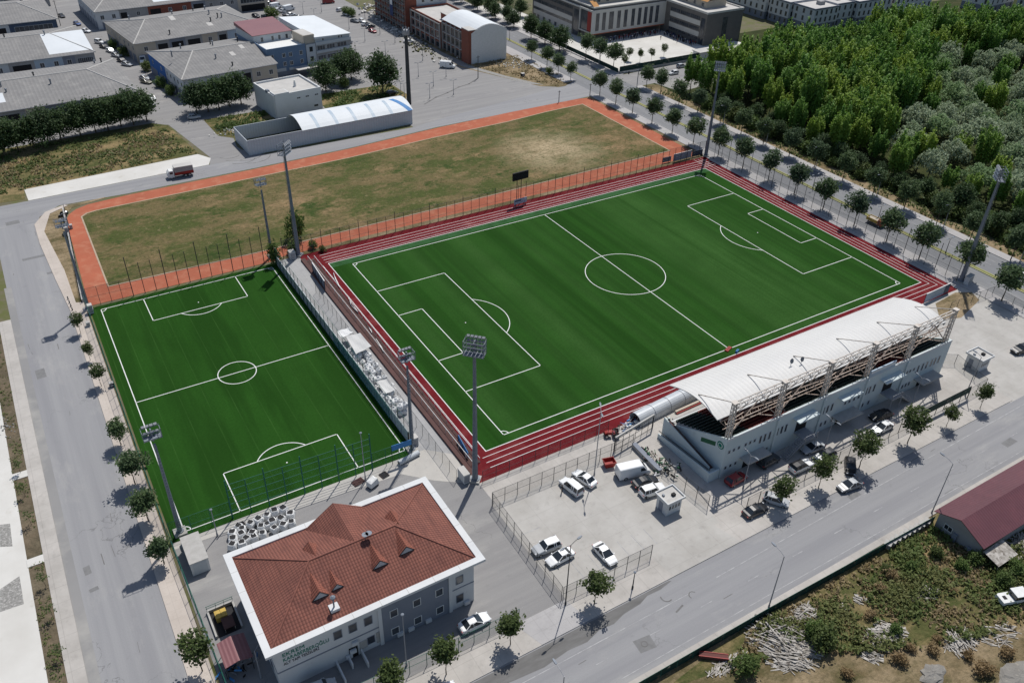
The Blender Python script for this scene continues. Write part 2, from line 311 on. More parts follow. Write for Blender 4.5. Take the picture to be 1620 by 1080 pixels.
ribbed('roof_fibre', (0.235, 0.23, 0.225), (0.185, 0.182, 0.18), 0, 1.1, 0.9, (0.32, 0.31, 0.295), 0.05, 0.6)
ribbed('roof_maroon', (0.125, 0.046, 0.056), (0.10, 0.037, 0.046), 0, 0.5, 0.5, (0.17, 0.06, 0.07), 0.04, 0.4)
ribbed('roof_rose', (0.24, 0.11, 0.115), (0.20, 0.09, 0.10), 0, 0.5, 0.5, None, 0.04)
ribbed('panel_ribbed', (0.50, 0.53, 0.56), (0.45, 0.48, 0.51), 0, 0.8, 0.5, (0.38, 0.40, 0.42), 0.03, 0.3)
# clay roof tiles
m, n, b = nodes('roof_tile', 0.85, 0.2); tc = N(n, 'ShaderNodeTexCoord'); sp = N(n, 'ShaderNodeSeparateXYZ'); n.links.new(tc.outputs['UV'], sp.inputs[0])
s1 = math_(n, 'ADD', math_(n, 'MULTIPLY', math_(n, 'SINE', math_(n, 'MULTIPLY', sp.outputs[0], 2 * pi / 0.40)), 0.5), 0.5)
s2 = math_(n, 'DIVIDE', math_(n, 'MODULO', math_(n, 'ADD', sp.outputs[1], 400.0), 0.46), 0.46)
c = mix(n, noise(n, coord(n, 'obj'), 0.35, 7, 0.7, 0.35, 0.65), (0.255, 0.105, 0.079), (0.19, 0.08, 0.063))
c = mix(n, math_(n, 'MULTIPLY', noise(n, coord(n, 'obj', (1, 1, 1)), 1.9, 5, 0.8, 0.5, 0.7), 0.5), c, (0.31, 0.115, 0.080))
c = mix(n, math_(n, 'MULTIPLY', noise(n, coord(n, 'obj', (1.5, 0.3, 1)), 0.5, 6, 0.7, 0.50, 0.70), 0.7), c, (0.115, 0.05, 0.042))
h = math_(n, 'ADD', math_(n, 'MULTIPLY', s1, 0.6), math_(n, 'MULTIPLY', s2, 0.4))
c = mix(n, math_(n, 'MULTIPLY', math_(n, 'GREATER_THAN', s2, 0.80), 0.55), c, (0.07, 0.03, 0.025)); c = mix(n, math_(n, 'MULTIPLY', math_(n, 'POWER', math_(n, 'SUBTRACT', 1.0, s1), 3.0), 0.6), c, (0.08, 0.032, 0.026))
n.links.new(c, b.inputs['Base Color']); bump(n, b, h, 0.08, 0.9); MATS['roof_tile'] = m
tm_ = MATS['roof_tile'].copy(); tm_.name = 'roof_tile_new'; MATS['roof_tile_new'] = tm_
for nd in tm_.node_tree.nodes:
    if nd.type == 'MIX' and not nd.inputs[6].is_linked: nd.inputs[6].default_value = (0.315, 0.118, 0.083, 1); nd.inputs[7].default_value = (0.27, 0.10, 0.07, 1)
# leaves: colour varies from tree to tree and from clump to clump
def leaf(name, c1, c2, c3, scale=0.55):
    m, n, b = nodes(name, 0.6, 0.25); oi = N(n, 'ShaderNodeObjectInfo')
    c = mix(n, noise(n, coord(n, 'world'), scale, 3, 0.6), c1, c2); c = mix(n, math_(n, 'POWER', oi.outputs['Random'], 2.5), c, c3)
    n.links.new(c, b.inputs['Base Color']); tl = N(n, 'ShaderNodeBsdfTranslucent'); n.links.new(c, tl.inputs[0]); mx = N(n, 'ShaderNodeMixShader'); mx.inputs[0].default_value = 0.35
    n.links.new(b.outputs[0], mx.inputs[1]); n.links.new(tl.outputs[0], mx.inputs[2]); n.links.new(mx.outputs[0], n.nodes['Material Output'].inputs[0]); MATS[name] = m
leaf('leaf_street', (0.08, 0.13, 0.055), (0.105, 0.155, 0.06), (0.075, 0.12, 0.06))
leaf('leaf_young', (0.075, 0.11, 0.036), (0.10, 0.135, 0.042), (0.065, 0.10, 0.034))
leaf('leaf_dark', (0.055, 0.10, 0.038), (0.075, 0.12, 0.042), (0.058, 0.095, 0.04))
leaf('leaf_poplar', (0.115, 0.235, 0.045), (0.145, 0.275, 0.050), (0.26, 0.36, 0.05), 0.3)
leaf('leaf_willow', (0.29, 0.36, 0.23), (0.36, 0.42, 0.28), (0.22, 0.33, 0.14), 0.4)
leaf('leaf_shrub', (0.09, 0.15, 0.04), (0.13, 0.19, 0.052), (0.095, 0.115, 0.04))
leaf('leaf_weed', (0.115, 0.175, 0.048), (0.20, 0.20, 0.08), (0.115, 0.165, 0.05), 0.18)
leaf('leaf_rust', (0.29, 0.205, 0.105), (0.23, 0.16, 0.08), (0.32, 0.24, 0.13), 0.3)
leaf('leaf_straw', (0.36, 0.285, 0.16), (0.28, 0.215, 0.12), (0.33, 0.27, 0.15), 0.3)
# ================================================================ GROUND
def sheet(name, pts, z, m, kind='structure'):
    mb = MB(); mb.add([(x, y, z) for x, y in pts], [tuple(range(len(pts)))])
    a = sum(pts[i][0] * pts[(i + 1) % len(pts)][1] - pts[(i + 1) % len(pts)][0] * pts[i][1] for i in range(len(pts)))
    if a < 0: mb.f = [tuple(reversed(mb.f[0]))]
    return tag(mb.build(name, MATS[m]), kind=kind)
def rect(name, x0, y0, x1, y1, z, m): return sheet(name, [(x0, y0), (x1, y0), (x1, y1), (x0, y1)], z, m)
def slab(name, x0, y0, x1, y1, z1, m): return tag(MB().b2(x0, y0, -0.05, x1, y1, z1).build(name, MATS[m]), kind='structure')
rect('ground', -2500, -2500, 2500, 2500, -0.03, 'soil')
sheet('industrial_yard', [(-600, 146), (-69, 144), (-56, 112), (-54, 125.8), (-39, 134), (-20.7, 134), (8, 148), (9.3, 106), (59.8, 114.5), (41, 153), (40, 190), (38, 420), (-600, 420)], -0.014, 'yard')
rect('parking_asphalt', -3, 104.4, 9.2, 134, -0.012, 'yard')
sheet('dry_corner', [(59.8, 116.3), (54, 120), (39, 152.7), (40, 230), (68.6, 230), (68.6, 121.7), (66.5, 117)], -0.010, 'weeds_sand')
sheet('dusty_edge', [(36, 172), (40.5, 152), (52, 124), (56, 121), (49, 136), (44, 151), (42, 172), (41, 230), (34, 230)], -0.006, 'gravel')
sheet('rough_grass', [(-122, 106.5), (-113.0, 105.4), (-112.5, 111.9), (-66.5, 114.9), (-69.4, 142), (-73.2, 145.8), (-122, 144)], 0.004, 'weeds')
sheet('lush_grass', [(-58.5, 141.4), (-58.1, 126), (-52, 119), (-39, 121), (-39, 141)], 0.004, 'weeds')
sheet('lush_grass', [(-21, 122), (2, 122), (8.5, 134), (8.2, 147), (-21, 147)], 0.004, 'weeds')
sheet('concrete_strip', [(-112.5, 111.9), (-67, 114.6), (-64.5, 110), (-66.2, 105.6), (-112.3, 104.2)], 0.006, 'concrete_white')
sheet('upper_road', [(-300, 100), (-121, 104), (-112, 104.0), (-62, 105.6), (-2.5, 105.0), (9.3, 108), (40, 113), (58, 116.4), (61.8, 116), (67.2, 119), (67.2, 103.4), (61, 103.0), (3.5, 101.6), (-26, 98.6), (-56, 97.3), (-90, 96.8), (-106, 97.5), (-111, 93), (-112.2, 88), (-121.5, 88), (-300, 84)], 0.0, 'road_x')
sheet('street_mouth', [(-76, 146), (-62, 146), (-55, 112), (-50, 105.3), (-66, 105.4), (-64.5, 110.5), (-69, 142)], 0.002, 'yard')
rect('left_road', -121.3, -180, -110.9, 90, 0.004, 'road_y')
slab('kerbside_lane', -121.8, -180, -120.4, 60, 0.012, 'asphalt_far')
# left pavement and walk
slab('pavement', -124.0, -180, -121.8, 46, 0.12, 'pavement')
rect('planting_bed', -126.1, -180, -124.0, 46, 0.03, 'bed_soil'); sheet('white_yard', [(-300, -180), (-126.1, -180), (-126.1, 60), (-300, 60)], 0.05, 'concrete_white')
for y in (-24.2, -4): slab('bed_crossing', -126.2, y - 0.8, -123.9, y + 0.8, 0.115, 'concrete_white')
sheet('gravel_patch', [G(0, 830), G(16, 828), G(20, 864), G(0, 865)], 0.056, 'gravel'); sheet('gravel_patch', [G(0, 932), G(31, 911), G(38, 955), G(0, 968)], 0.056, 'gravel')
tag(MB().prism([(-110.9, -180), (-108.0, -180), (-108.0, 46), (-109.4, 46.5), (-109.5, 62), (-111.0, 84), (-108.6, 93.5), (-104, 96.4), (-104.8, 97.2), (-109.5, 95.0), (-112.6, 89), (-112.7, 78), (-111.8, 59), (-110.9, 44)], -0.05, 0.12).build('walk', MATS['walk_pink']), kind='structure')
sheet('dry_wedge', [(-109.4, 46.5), (-108.0, 46), (-106.4, 88), (-103.5, 94.6), (-95, 96.7), (-95, 97.2), (-104, 96.4), (-108.6, 93.5), (-111.0, 84), (-109.5, 62)], 0.03, 'weeds_sand')
# orange practice track and field
OUT = [(-107.3, 43.9), (-105.6, 88), (-104.6, 91.0), (-102.6, 93.3), (-99.5, 94.8), (-90, 95.8), (-57, 96.6), (-27, 98.0), (3.5, 101.0), (31, 102.4), (58, 102.9), (62.4, 102.0), (64.4, 99.0), (63.2, 44.4), (-30, 43.9)]
INN = [(-102.2, 50.4), (-101.9, 88.0), (-100.5, 89.4), (-98.0, 90.0), (-75, 90.4), (-30, 91.6), (0, 94.1), (26, 95.2), (42, 97.0), (56.5, 97.6), (56.4, 52.0), (-18, 50.4), (-70, 49.8)]
sheet('orange_track', OUT, 0.012, 'orange'); sheet('sandy_edge', [(-66, 43.5), (63.2, 43.5), (63.2, 45.4), (30, 44.9), (-20, 45.3), (-66, 44.9)], 0.018, 'weeds_sand'); sheet('sandy_edge', [(62.2, 44), (64.0, 44), (64.6, 101), (62.8, 102.6)], 0.018, 'weeds_sand')
INB = [(x * 1.0 + (-0.35 if x < 0 else 0.35) * (abs(x) > 55), y + (0.35 if y > 70 else -0.35)) for x, y in INN]
tag(MB().prism(INB, -0.05, 0.06).build('track_kerb', MATS['kerb_tan']), kind='structure')
sheet('dry_field', INN, 0.066, 'dry_field')
# red athletics track, pitch
sheet('red_track', [(-62.2, 43.4), (62.9, 43.4), (62.3, 40), (62.1, -40.5), (61.5, -42.2), (-62.0, -42.2)], 0.016, 'red_track')
rect('pale_turf', -57.15, -36.0, 57.0, 36.7, 0.022, 'turf_pale')
rect('main_pitch', -57.1, -35.95, 56.7, 34.6, 0.027, 'turf_main')
rect('small_pitch', -107.3, -30.6, -67.7, 42.9, 0.024, 'turf_small')
def strip(mb, a, b, wd, z):
    a = Vector((*a, z)); b = Vector((*b, z)); d = (b - a).normalized(); p = Vector((-d.y, d.x, 0)) * wd / 2; d = d * wd / 2
    mb.add([a - d - p, b + d - p, b + d + p, a - d + p], [(0, 1, 2, 3)])
def arc(mb, c, r, a0, a1, wd, z, n=64):
    vs = []
    for i in range(n + 1):
        t = a0 + (a1 - a0) * i / n
        for q in (r - wd / 2, r + wd / 2): vs.append((c[0] + q * cos(t), c[1] + q * sin(t), z))
    mb.add(vs, [(2 * i, 2 * i + 1, 2 * i + 3, 2 * i + 2) for i in range(n)])
def field_lines(name, cx, cy, hl, hw, pd, pw, gd, gw, r, dw, rot, wd, z):
    mb = MB(); T = (lambda x, y: (cx + x, cy + y)) if not rot else (lambda x, y: (cx - y, cy + x)); ra = pi / 2 if rot else 0
    L_ = lambda x0, y0, x1, y1: strip(mb, T(x0, y0), T(x1, y1), wd, z)
    L_(-hl, -hw, hl, -hw); L_(-hl, hw, hl, hw); L_(-hl, -hw, -hl, hw); L_(hl, -hw, hl, hw); L_(0, -hw, 0, hw); arc(mb, T(0, 0), r, 0, 2 * pi, wd, z + 0.004)
    for s in (-1, 1):
        for d, q in ((pd, pw), (gd, gw)):
            if d: L_(s * hl, -q, s * (hl - d), -q); L_(s * hl, q, s * (hl - d), q); L_(s * (hl - d), -q, s * (hl - d), q)
        if dw[0] == 'a':
            a = math.acos(dw[1] / dw[2]); base = ra + (pi if s > 0 else 0); arc(mb, T(s * (hl - pd + dw[1]), 0), dw[2], base - a, base + a, wd, z + 0.004, 32)
            mb.lathe((*T(s * (hl - pd + dw[1]), 0), z), [(0.14, 0), (0.14, 0.008)], 10)
        for t in (-1, 1):
            a0 = {(-1, -1): 0, (1, -1): pi / 2, (1, 1): pi, (-1, 1): 1.5 * pi}[(s, t)] + ra; arc(mb, T(s * hl, t * hw), 1.0, a0, a0 + pi / 2, wd, z + 0.004, 12)
    return tag(mb.build(name, MATS['line_white']), kind='structure')
field_lines('pitch_markings', 0, 0, 52.5, 34, 16.5, 20.16, 5.5, 9.16, 9.15, ('a', 5.5, 9.15), False, 0.16, 0.033)
field_lines('small_pitch_markings', -87.15, 6.1, 35.2, 18.2, 9.5, 9.75, 0, 0, 3.5, ('a', 2.6, 4.9), True, 0.16, 0.031)
mb = MB()
for y in (37.6, 38.8, 40.0, 41.3): strip(mb, (-57.6, y), (61.8, y), 0.10, 0.022)
for k, x in enumerate((58.3, 59.5, 60.7)): strip(mb, (x, -37.2 - k * 1.2), (x, 43.0), 0.10, 0.0225)
for k, y in enumerate((-37.3, -38.6, -39.9)): strip(mb, (-58.5, y), (58.3 + k * 1.2, y), 0.10, 0.022)
strip(mb, (-58.7, -34), (-58.7, 36.3), 0.10, 0.0225)
strip(mb, (-57.25, -36.1), (-57.25, 36.8), 0.16, 0.031); strip(mb, (57.05, -36.1), (57.05, 36.8), 0.16, 0.031); strip(mb, (-57.2, 36.8), (57.0, 36.8), 0.16, 0.0315); strip(mb, (-57.2, -36.1), (57.0, -36.1), 0.16, 0.0315)
tag(mb.build('lane_markings', MATS['line_white']), kind='structure')
# left terrace between track and walkway
tag(MB().b2(-61.3, -38, -0.05, -59.35, 40.5, 0.10).build('dark_strip', MATS['terrace']), kind='structure')
tag(MB().b2(-62.3, -40.5, -0.05, -61.3, 41, 0.45).build('terrace_step', MATS['terrace']), kind='structure')
rect('walkway', -67.7, -34, -62.0, 43.5, 0.02, 'walkway_grey')
# club yard, parking, pavements, south road
rect('club_yard', -107.6, -68.4, -61.9, -30.6, 0.010, 'yard')
sheet('bright_apron', [(-107.4, -31.9), (-107.4, -30.6), (-66, -30.6), (-62.2, -34.2), (-63.2, -41.5), (-68, -38), (-72, -34)], 0.022, 'concrete')
rect('parking_lot', -62.6, -68.4, -33.8, -47.3, 0.014, 'lot')
rect('service_path', -62.0, -47.3, -25.5, -42.2, 0.018, 'pavement')
rect('stand_yard', -33.8, -68.4, 34, -47.3, 0.012, 'pavement'); rect('stand_apron', -25.5, -47.3, 66.8, -42.2, 0.010, 'concrete')
rect('east_yard', 34, -72.9, 66.9, -47.3, 0.011, 'lot')
sheet('dry_patch', [(47, -48.5), (52, -43.6), (60, -42.8), (63.5, -44.5), (62, -47.5), (52, -50)], 0.024, 'weeds_sand')
slab('south_pavement', -107.6, -72.7, 35, -68.2, 0.10, 'pavement')
sheet('gate_drive', [(-47.5, -68.2), (-35.0, -68.2), (-33.8, -72.69), (-46.8, -72.69)], 0.112, 'lot'); sheet('club_drive', [(-71, -68.2), (-62.8, -68.2), (-61.8, -72.69), (-69.5, -72.69)], 0.112, 'boulevard_walk')
rect('south_road', -300, -83.0, 420, -72.7, 0.006, 'road_x')
slab('south_kerb', -300, -83.9, 60, -82.9, 0.11, 'pavement')
mb = MB()
strip(mb, (-300, -76.2), (-46, -76.1), 0.12, 0.016); strip(mb, (-41.5, -75.9), (60, -74.0), 0.12, 0.016); strip(mb, (-300, -82.0), (60, -82.0), 0.10, 0.016)
x = -110
while x < 60: strip(mb, (x, -78.7), (x + 2.0, -78.7), 0.10, 0.016); x += 9.0
tag(mb.build('road_markings', MATS['line_worn']), kind='structure')
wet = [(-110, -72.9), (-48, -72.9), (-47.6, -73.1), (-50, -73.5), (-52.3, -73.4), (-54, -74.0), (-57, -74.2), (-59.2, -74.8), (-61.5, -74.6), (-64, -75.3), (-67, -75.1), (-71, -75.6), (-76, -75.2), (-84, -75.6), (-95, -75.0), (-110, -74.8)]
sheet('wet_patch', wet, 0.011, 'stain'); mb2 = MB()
for x, y, a_, b_ in ((-119.6, 22, 1.6, 3.2), (-113, 62, 2.2, 1.0), (-117, 71, 5.5, 1.2), (-118.5, 91.5, 3.0, 2.2), (-12, -75.2, 2.4, 1.1), (22, -80.2, 3.0, 1.4), (-96, -79.8, 2.2, 1.6), (-119.4, -30.5, .9, 1.8), (-119.3, -34, 1.2, .8)): mb2.add([(x, y, .0125), (x + a_, y + .1, .0125), (x + a_ - .1, y + b_, .0125), (x - .1, y + b_ - .15, .0125)], [(0, 1, 2, 3)])
tag(mb2.build('road_repair', MATS['patch_tar']), kind='structure')
sheet('road_repair', [(-58.7, -78.3), (-56.1, -78.6), (-56.4, -80.6), (-58.9, -80.3)], 0.0115, 'patch_tar')
mb = MB(); arc(mb, (-57.6, -79.4), 0.42, 0, 2 * pi, 0.16, 0.019, 16); arc(mb, (-46.6, -76.6), 0.6, 0.4, 3.6, 0.14, 0.019, 16); arc(mb, (-50.1, -74.9), 0.8, 2.6, 5.2, 0.18, 0.019, 12)
strip(mb, (-50.5, -77.6), (-49.1, -77.2), 0.25, 0.019); rp_ = random.Random(3)
for k in range(12):
    x = rp_.uniform(-105, 55); y = rp_.uniform(-82.4, -73.4); strip(mb, (x, y), (x + rp_.uniform(.4, 2.5), y + rp_.uniform(-.15, .15)), rp_.uniform(.04, .12), 0.019)
for k in range(12):
    x = rp_.uniform(-120, -112); y = rp_.uniform(-50, 85); strip(mb, (x, y), (x + rp_.uniform(-.15, .15), y + rp_.uniform(.4, 2.8)), rp_.uniform(.04, .14), 0.019)
for a0, b0 in zip([(672, 165), (690, 154), (708, 147), (726, 138), (742, 133)], [(690, 154), (708, 147), (726, 138), (742, 133), (756, 124)]): strip(mb, G(*a0), G(*b0), .5, 0.006)
tag(mb.build('tar_marks', MATS['stain']), kind='structure')
mb = MB()
for x0, y0, x1, y1 in ((-47.4, -63.3, -47.4, -66.6), (-50.0, -63.3, -50.0, -66.6), (-52.7, -63.3, -52.7, -66.6), (-55.3, -63.2, -55.3, -66.6), (-58.3, -62.8, -58.2, -66.6), (-45, -63.3, -45, -66.6), (-61.8, -55, -58.5, -55), (-61.8, -58, -58.5, -58)): strip(mb, (x0, y0), (x1, y1), 0.10, 0.020)
tag(mb.build('bay_markings', MATS['line_worn']), kind='structure')
mb = MB()
for k in range(5): cx_, cy_ = G(362 + k * 9, 244 + (k % 3) * 3); arc(mb, (cx_, cy_), 3.2 + k * .5, 3.6 + k * .15, 5.6 + k * .1, 0.22, 0.012, 16)
tag(mb.build('tyre_marks', MATS['stain']), kind='structure')
# boulevard
rect('boulevard', 67.2, -500, 84.2, 500, 0.002, 'road_blvd')
rect('boulevard_verge', 61.8, -44, 64.0, 44.2, 0.008, 'boulevard_walk'); slab('boulevard_pavement', 63.7, -72, 67.2, 103.4, 0.12, 'boulevard_walk'); slab('boulevard_pavement', 63.9, 119.5, 69.0, 400, 0.12, 'boulevard_walk')
slab('far_pavement', 84.2, -300, 87.0, 104, 0.12, 'boulevard_walk'); slab('far_pavement', 84.2, 117, 89, 400, 0.12, 'boulevard_walk')
for y0, y1 in ((-300, 104.5), (117, 400)):
    slab('median_kerb', 73.6, y0, 74.9, y1, 0.15, 'yellow_kerb'); rect('median_grass', 73.95, y0 + 0.4, 74.6, y1 - 0.4, 0.156, 'verge')
mb = MB()
for x in (70.3, 78.9, 81.0):
    y = -120
    while y < 240: strip(mb, (x, y), (x, y + 3), 0.12, 0.012); y += 9 if x != 81.0 else 3.0
strip(mb, (68.0, -120), (68.0, 103), 0.12, 0.012)
tag(mb.build('boulevard_markings', MATS['line_worn']), kind='structure')
sheet('dry_bank', [(87.0, -300), (90.5, -300), (91, 60), (93, 102), (87.0, 104)], 0.01, 'weeds_sand')
sheet('side_street', [(84.2, 104), (130, 104), (135, 118.5), (84.2, 117)], 0.008, 'yard'); sheet('earth_verge', [(95, 92), (116, 95), (116, 104), (93, 104)], 0.014, 'gravel')
sheet('school_yard', [(89.0, 118.2), (136, 118.2), (160, 128), (146, 162), (104, 162), (102, 230), (89.0, 230)], 0.014, 'concrete_white')
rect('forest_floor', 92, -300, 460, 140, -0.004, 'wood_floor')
# south-east waste ground
sheet('waste_ground', [(-300, -300), (200, -300), (200, -83.9), (-300, -83.9)], 0.0, 'weeds_sand')
sheet('overgrown_ground', [(-44, -84.2), (30, -84.2), (30, -104), (-12, -103.5), (-24, -99), (-33, -95), (-42, -90), (-52, -87.5), (-60, -86)], 0.010, 'weeds')
# ================================================================ TREES
def leaf_quads(mb, c, n, spread, size, up=0.25, r=rnd, axis=None, elong=1.5):
    for _ in range(n):
        p = Vector((r.gauss(0, 1), r.gauss(0, 1), r.gauss(0, 1))); p = Vector((p.x * spread[0], p.y * spread[1], p.z * spread[2])) * 0.55 + Vector(c)
        q = Euler((r.uniform(-1.0, 1.0), r.uniform(-1.0, 1.0), r.uniform(0, 6.28))).to_matrix()
        if axis: q = Euler((0, r.uniform(-1.25, -0.2), r.uniform(0, 6.28))).to_matrix()
        s = size * r.uniform(0.65, 1.3); a = s * elong * 0.5; b = s * 0.5
        vs = [q @ Vector(t) + p for t in ((-a, 0, 0), (0, -b, 0.12 * s), (a, 0, 0), (0, b, 0.12 * s))]
        mb.add(vs, [(0, 1, 2, 3)])
def make_trunk(h, r0, top, limbs, seed):
    r = random.Random(seed); mb = MB(); pts = [Vector((0, 0, -0.1))]
    for i in range(1, 5): pts.append(Vector((r.uniform(-.06, .06) * h * 0.3, r.uniform(-.06, .06) * h * 0.3, h * i / 4)))
    for i in range(4): mb.tube(pts[i], pts[i + 1], r0 * (1 - i * 0.14), r0 * (1 - (i + 1) * 0.14), 7)
    for i in range(limbs):
        a = 2 * pi * i / limbs + r.uniform(-.4, .4); b = pts[r.choice((3, 4))]; k = top * r.uniform(0.55, 0.95)
        e = b + Vector((cos(a) * k * 0.55, sin(a) * k * 0.55, k * 0.8)); m_ = (b + e) / 2 + Vector((0, 0, k * 0.06))
        mb.tube(b, m_, r0 * 0.42, r0 * 0.28, 5); mb.tube(m_, e, r0 * 0.28, r0 * 0.08, 5)
    return mb.mesh('trunk', MATS['bark'])
def crown_round(cz, rx, rz, clumps, per, leaf_s, m, seed, gap=0.0, cone=0.0):
    r = random.Random(seed); mb = MB()
    bumps = [(r.uniform(0, 6.28), r.uniform(-1, 1), r.uniform(0.66, 1.30)) for _ in range(10)]
    for i in range(clumps):
        z = 1 - 2 * (i + 0.5) / clumps; a = i * 2.39996 + r.uniform(-.3, .3); q = math.sqrt(max(0, 1 - z * z)); f = 0.82
        for ba, bz, bs in bumps:
            dd = cos(a - ba) * q * math.sqrt(1 - bz * bz) + z * bz
            if dd > 0.72: f *= bs
        if r.random() < gap: continue
        f *= r.uniform(0.55, 1.06); w = 1 - cone * max(0, z)
        c = (cos(a) * q * rx * f * w, sin(a) * q * rx * f * w, cz + z * rz * f * (0.8 if z < 0 else 1))
        k = rx * 0.30; leaf_quads(mb, c, per, (k, k, k * 0.8), leaf_s, r=r)
    leaf_quads(mb, (0, 0, cz), clumps, (rx * 0.6, rx * 0.6, rz * 0.6), leaf_s * 1.2, r=r)
    return mb.mesh('crown', m)
def crown_poplar(h, rx, m, seed):
    r = random.Random(seed); mb = MB()
    for i in range(26):
        a = i * 2.4; k = rx * math.sqrt(r.uniform(0.0, 1)) * 0.9; b = Vector((cos(a) * k * .7, sin(a) * k * .7, h * r.uniform(0.22, 0.45))); top = h * (1.02 - 0.30 * (k / rx) ** 1.4) * r.uniform(0.84, 1.02)
        lean = Vector((cos(a) * 0.10, sin(a) * 0.10, 0)); L = top - b.z
        for j in range(9):
            t = (j + 0.5) / 9; p = b + lean * L * t + Vector((0, 0, L * t)); wd = rx * 0.24 * (0.25 + 1.7 * t * (1 - t) + 0.2 * (1 - t)); leaf_quads(mb, p, 14, (wd, wd, L * 0.10), 0.50, r=r, axis=True, elong=1.9)
    return mb.mesh('crown', m)
def crown_willow(h, rx, m, seed):
    r = random.Random(seed); mb = MB()
    for i in range(9):
        a = i * 2.4 + r.uniform(-.4, .4); k = rx * math.sqrt(i / 9) * 0.82; rr = rx * r.uniform(0.30, 0.46); zc = h * (0.82 - 0.34 * (k / rx) ** 2) * r.uniform(0.82, 1.08) - rr * .5
        for j in range(70):
            z = 1 - 1.7 * r.random(); q = math.sqrt(max(0, 1 - z * z)); t = r.uniform(0, 6.28); f = r.uniform(.82, 1.05)
            leaf_quads(mb, (cos(a) * k + cos(t) * q * rr * f, sin(a) * k + sin(t) * q * rr * f, zc + z * rr * 1.25 * f), 4, (rr * .12, rr * .12, rr * .16), 0.34, r=r, axis=True, elong=1.7)
    return mb.mesh('crown', m)
def tree_kind(name, crowns, trunks): return dict(name=name, crowns=crowns, trunks=trunks)
K_STREET = tree_kind('street_tree', [crown_round(5.0, 2.35, 2.6, 105, 24, 0.30, MATS['leaf_street'], 10 + i, 0.22) for i in range(4)], [make_trunk(2.9, 0.13, 2.2, 5, 20 + i) for i in range(2)])
K_YOUNG = tree_kind('street_tree', [crown_round(4.3, 1.75, 2.3, 80, 20, 0.26, MATS['leaf_young'], 30 + i, 0.25) for i in range(3)], [make_trunk(2.5, 0.08, 1.8, 5, 40 + i) for i in range(2)])
K_DARK = tree_kind('broad_tree', [crown_round(4.7, 3.4, 3.9, 150, 22, 0.36, MATS['leaf_dark'], 50 + i, 0.05, 0.25) for i in range(3)], [make_trunk(2.4, 0.2, 3.0, 5, 60)])
K_POP = tree_kind('poplar_tree', [crown_poplar(18.5, 4.7, MATS['leaf_poplar'], 70 + i) for i in range(5)], [make_trunk(8, 0.25, 6, 5, 80)])
K_WIL = tree_kind('willow_tree', [crown_willow(10.5, 4.8, MATS['leaf_willow'], 90 + i) for i in range(4)], [make_trunk(4, 0.25, 4, 5, 95)])
K_SHR = tree_kind('shrub', [crown_round(1.3, 1.7, 1.6, 60, 18, 0.24, MATS['leaf_shrub'], 100 + i, 0.1) for i in range(3)], [make_trunk(0.7, 0.06, 0.9, 5, 105)])
K_RUST = tree_kind('dry_bush', [crown_round(.75, 1.3, .9, 40, 14, 0.22, MATS['leaf_rust'], 120 + i, 0.15) for i in range(2)], [make_trunk(0.4, 0.05, 0.6, 5, 125)])
K_SAP = tree_kind('sapling', [crown_round(2.3, 0.8, 0.9, 16, 7, 0.16, MATS['leaf_young'], 110 + i, 0.3) for i in range(2)], [make_trunk(1.9, 0.035, 0.8, 4, 115)])
def plant_tree(k, x, y, s, label, cat, group=None, name=None, sz=None, z=0.0):
    t = thing(name or k['name'], label, cat, (x, y, z), rnd.uniform(0, 6.28), group); t.scale = (s * rnd.uniform(.93, 1.07), s * rnd.uniform(.93, 1.07), sz or s * rnd.uniform(0.95, 1.06))
    link('crown', rnd.choice(k['crowns']), t); link('trunk', rnd.choice(k['trunks']), t); return t
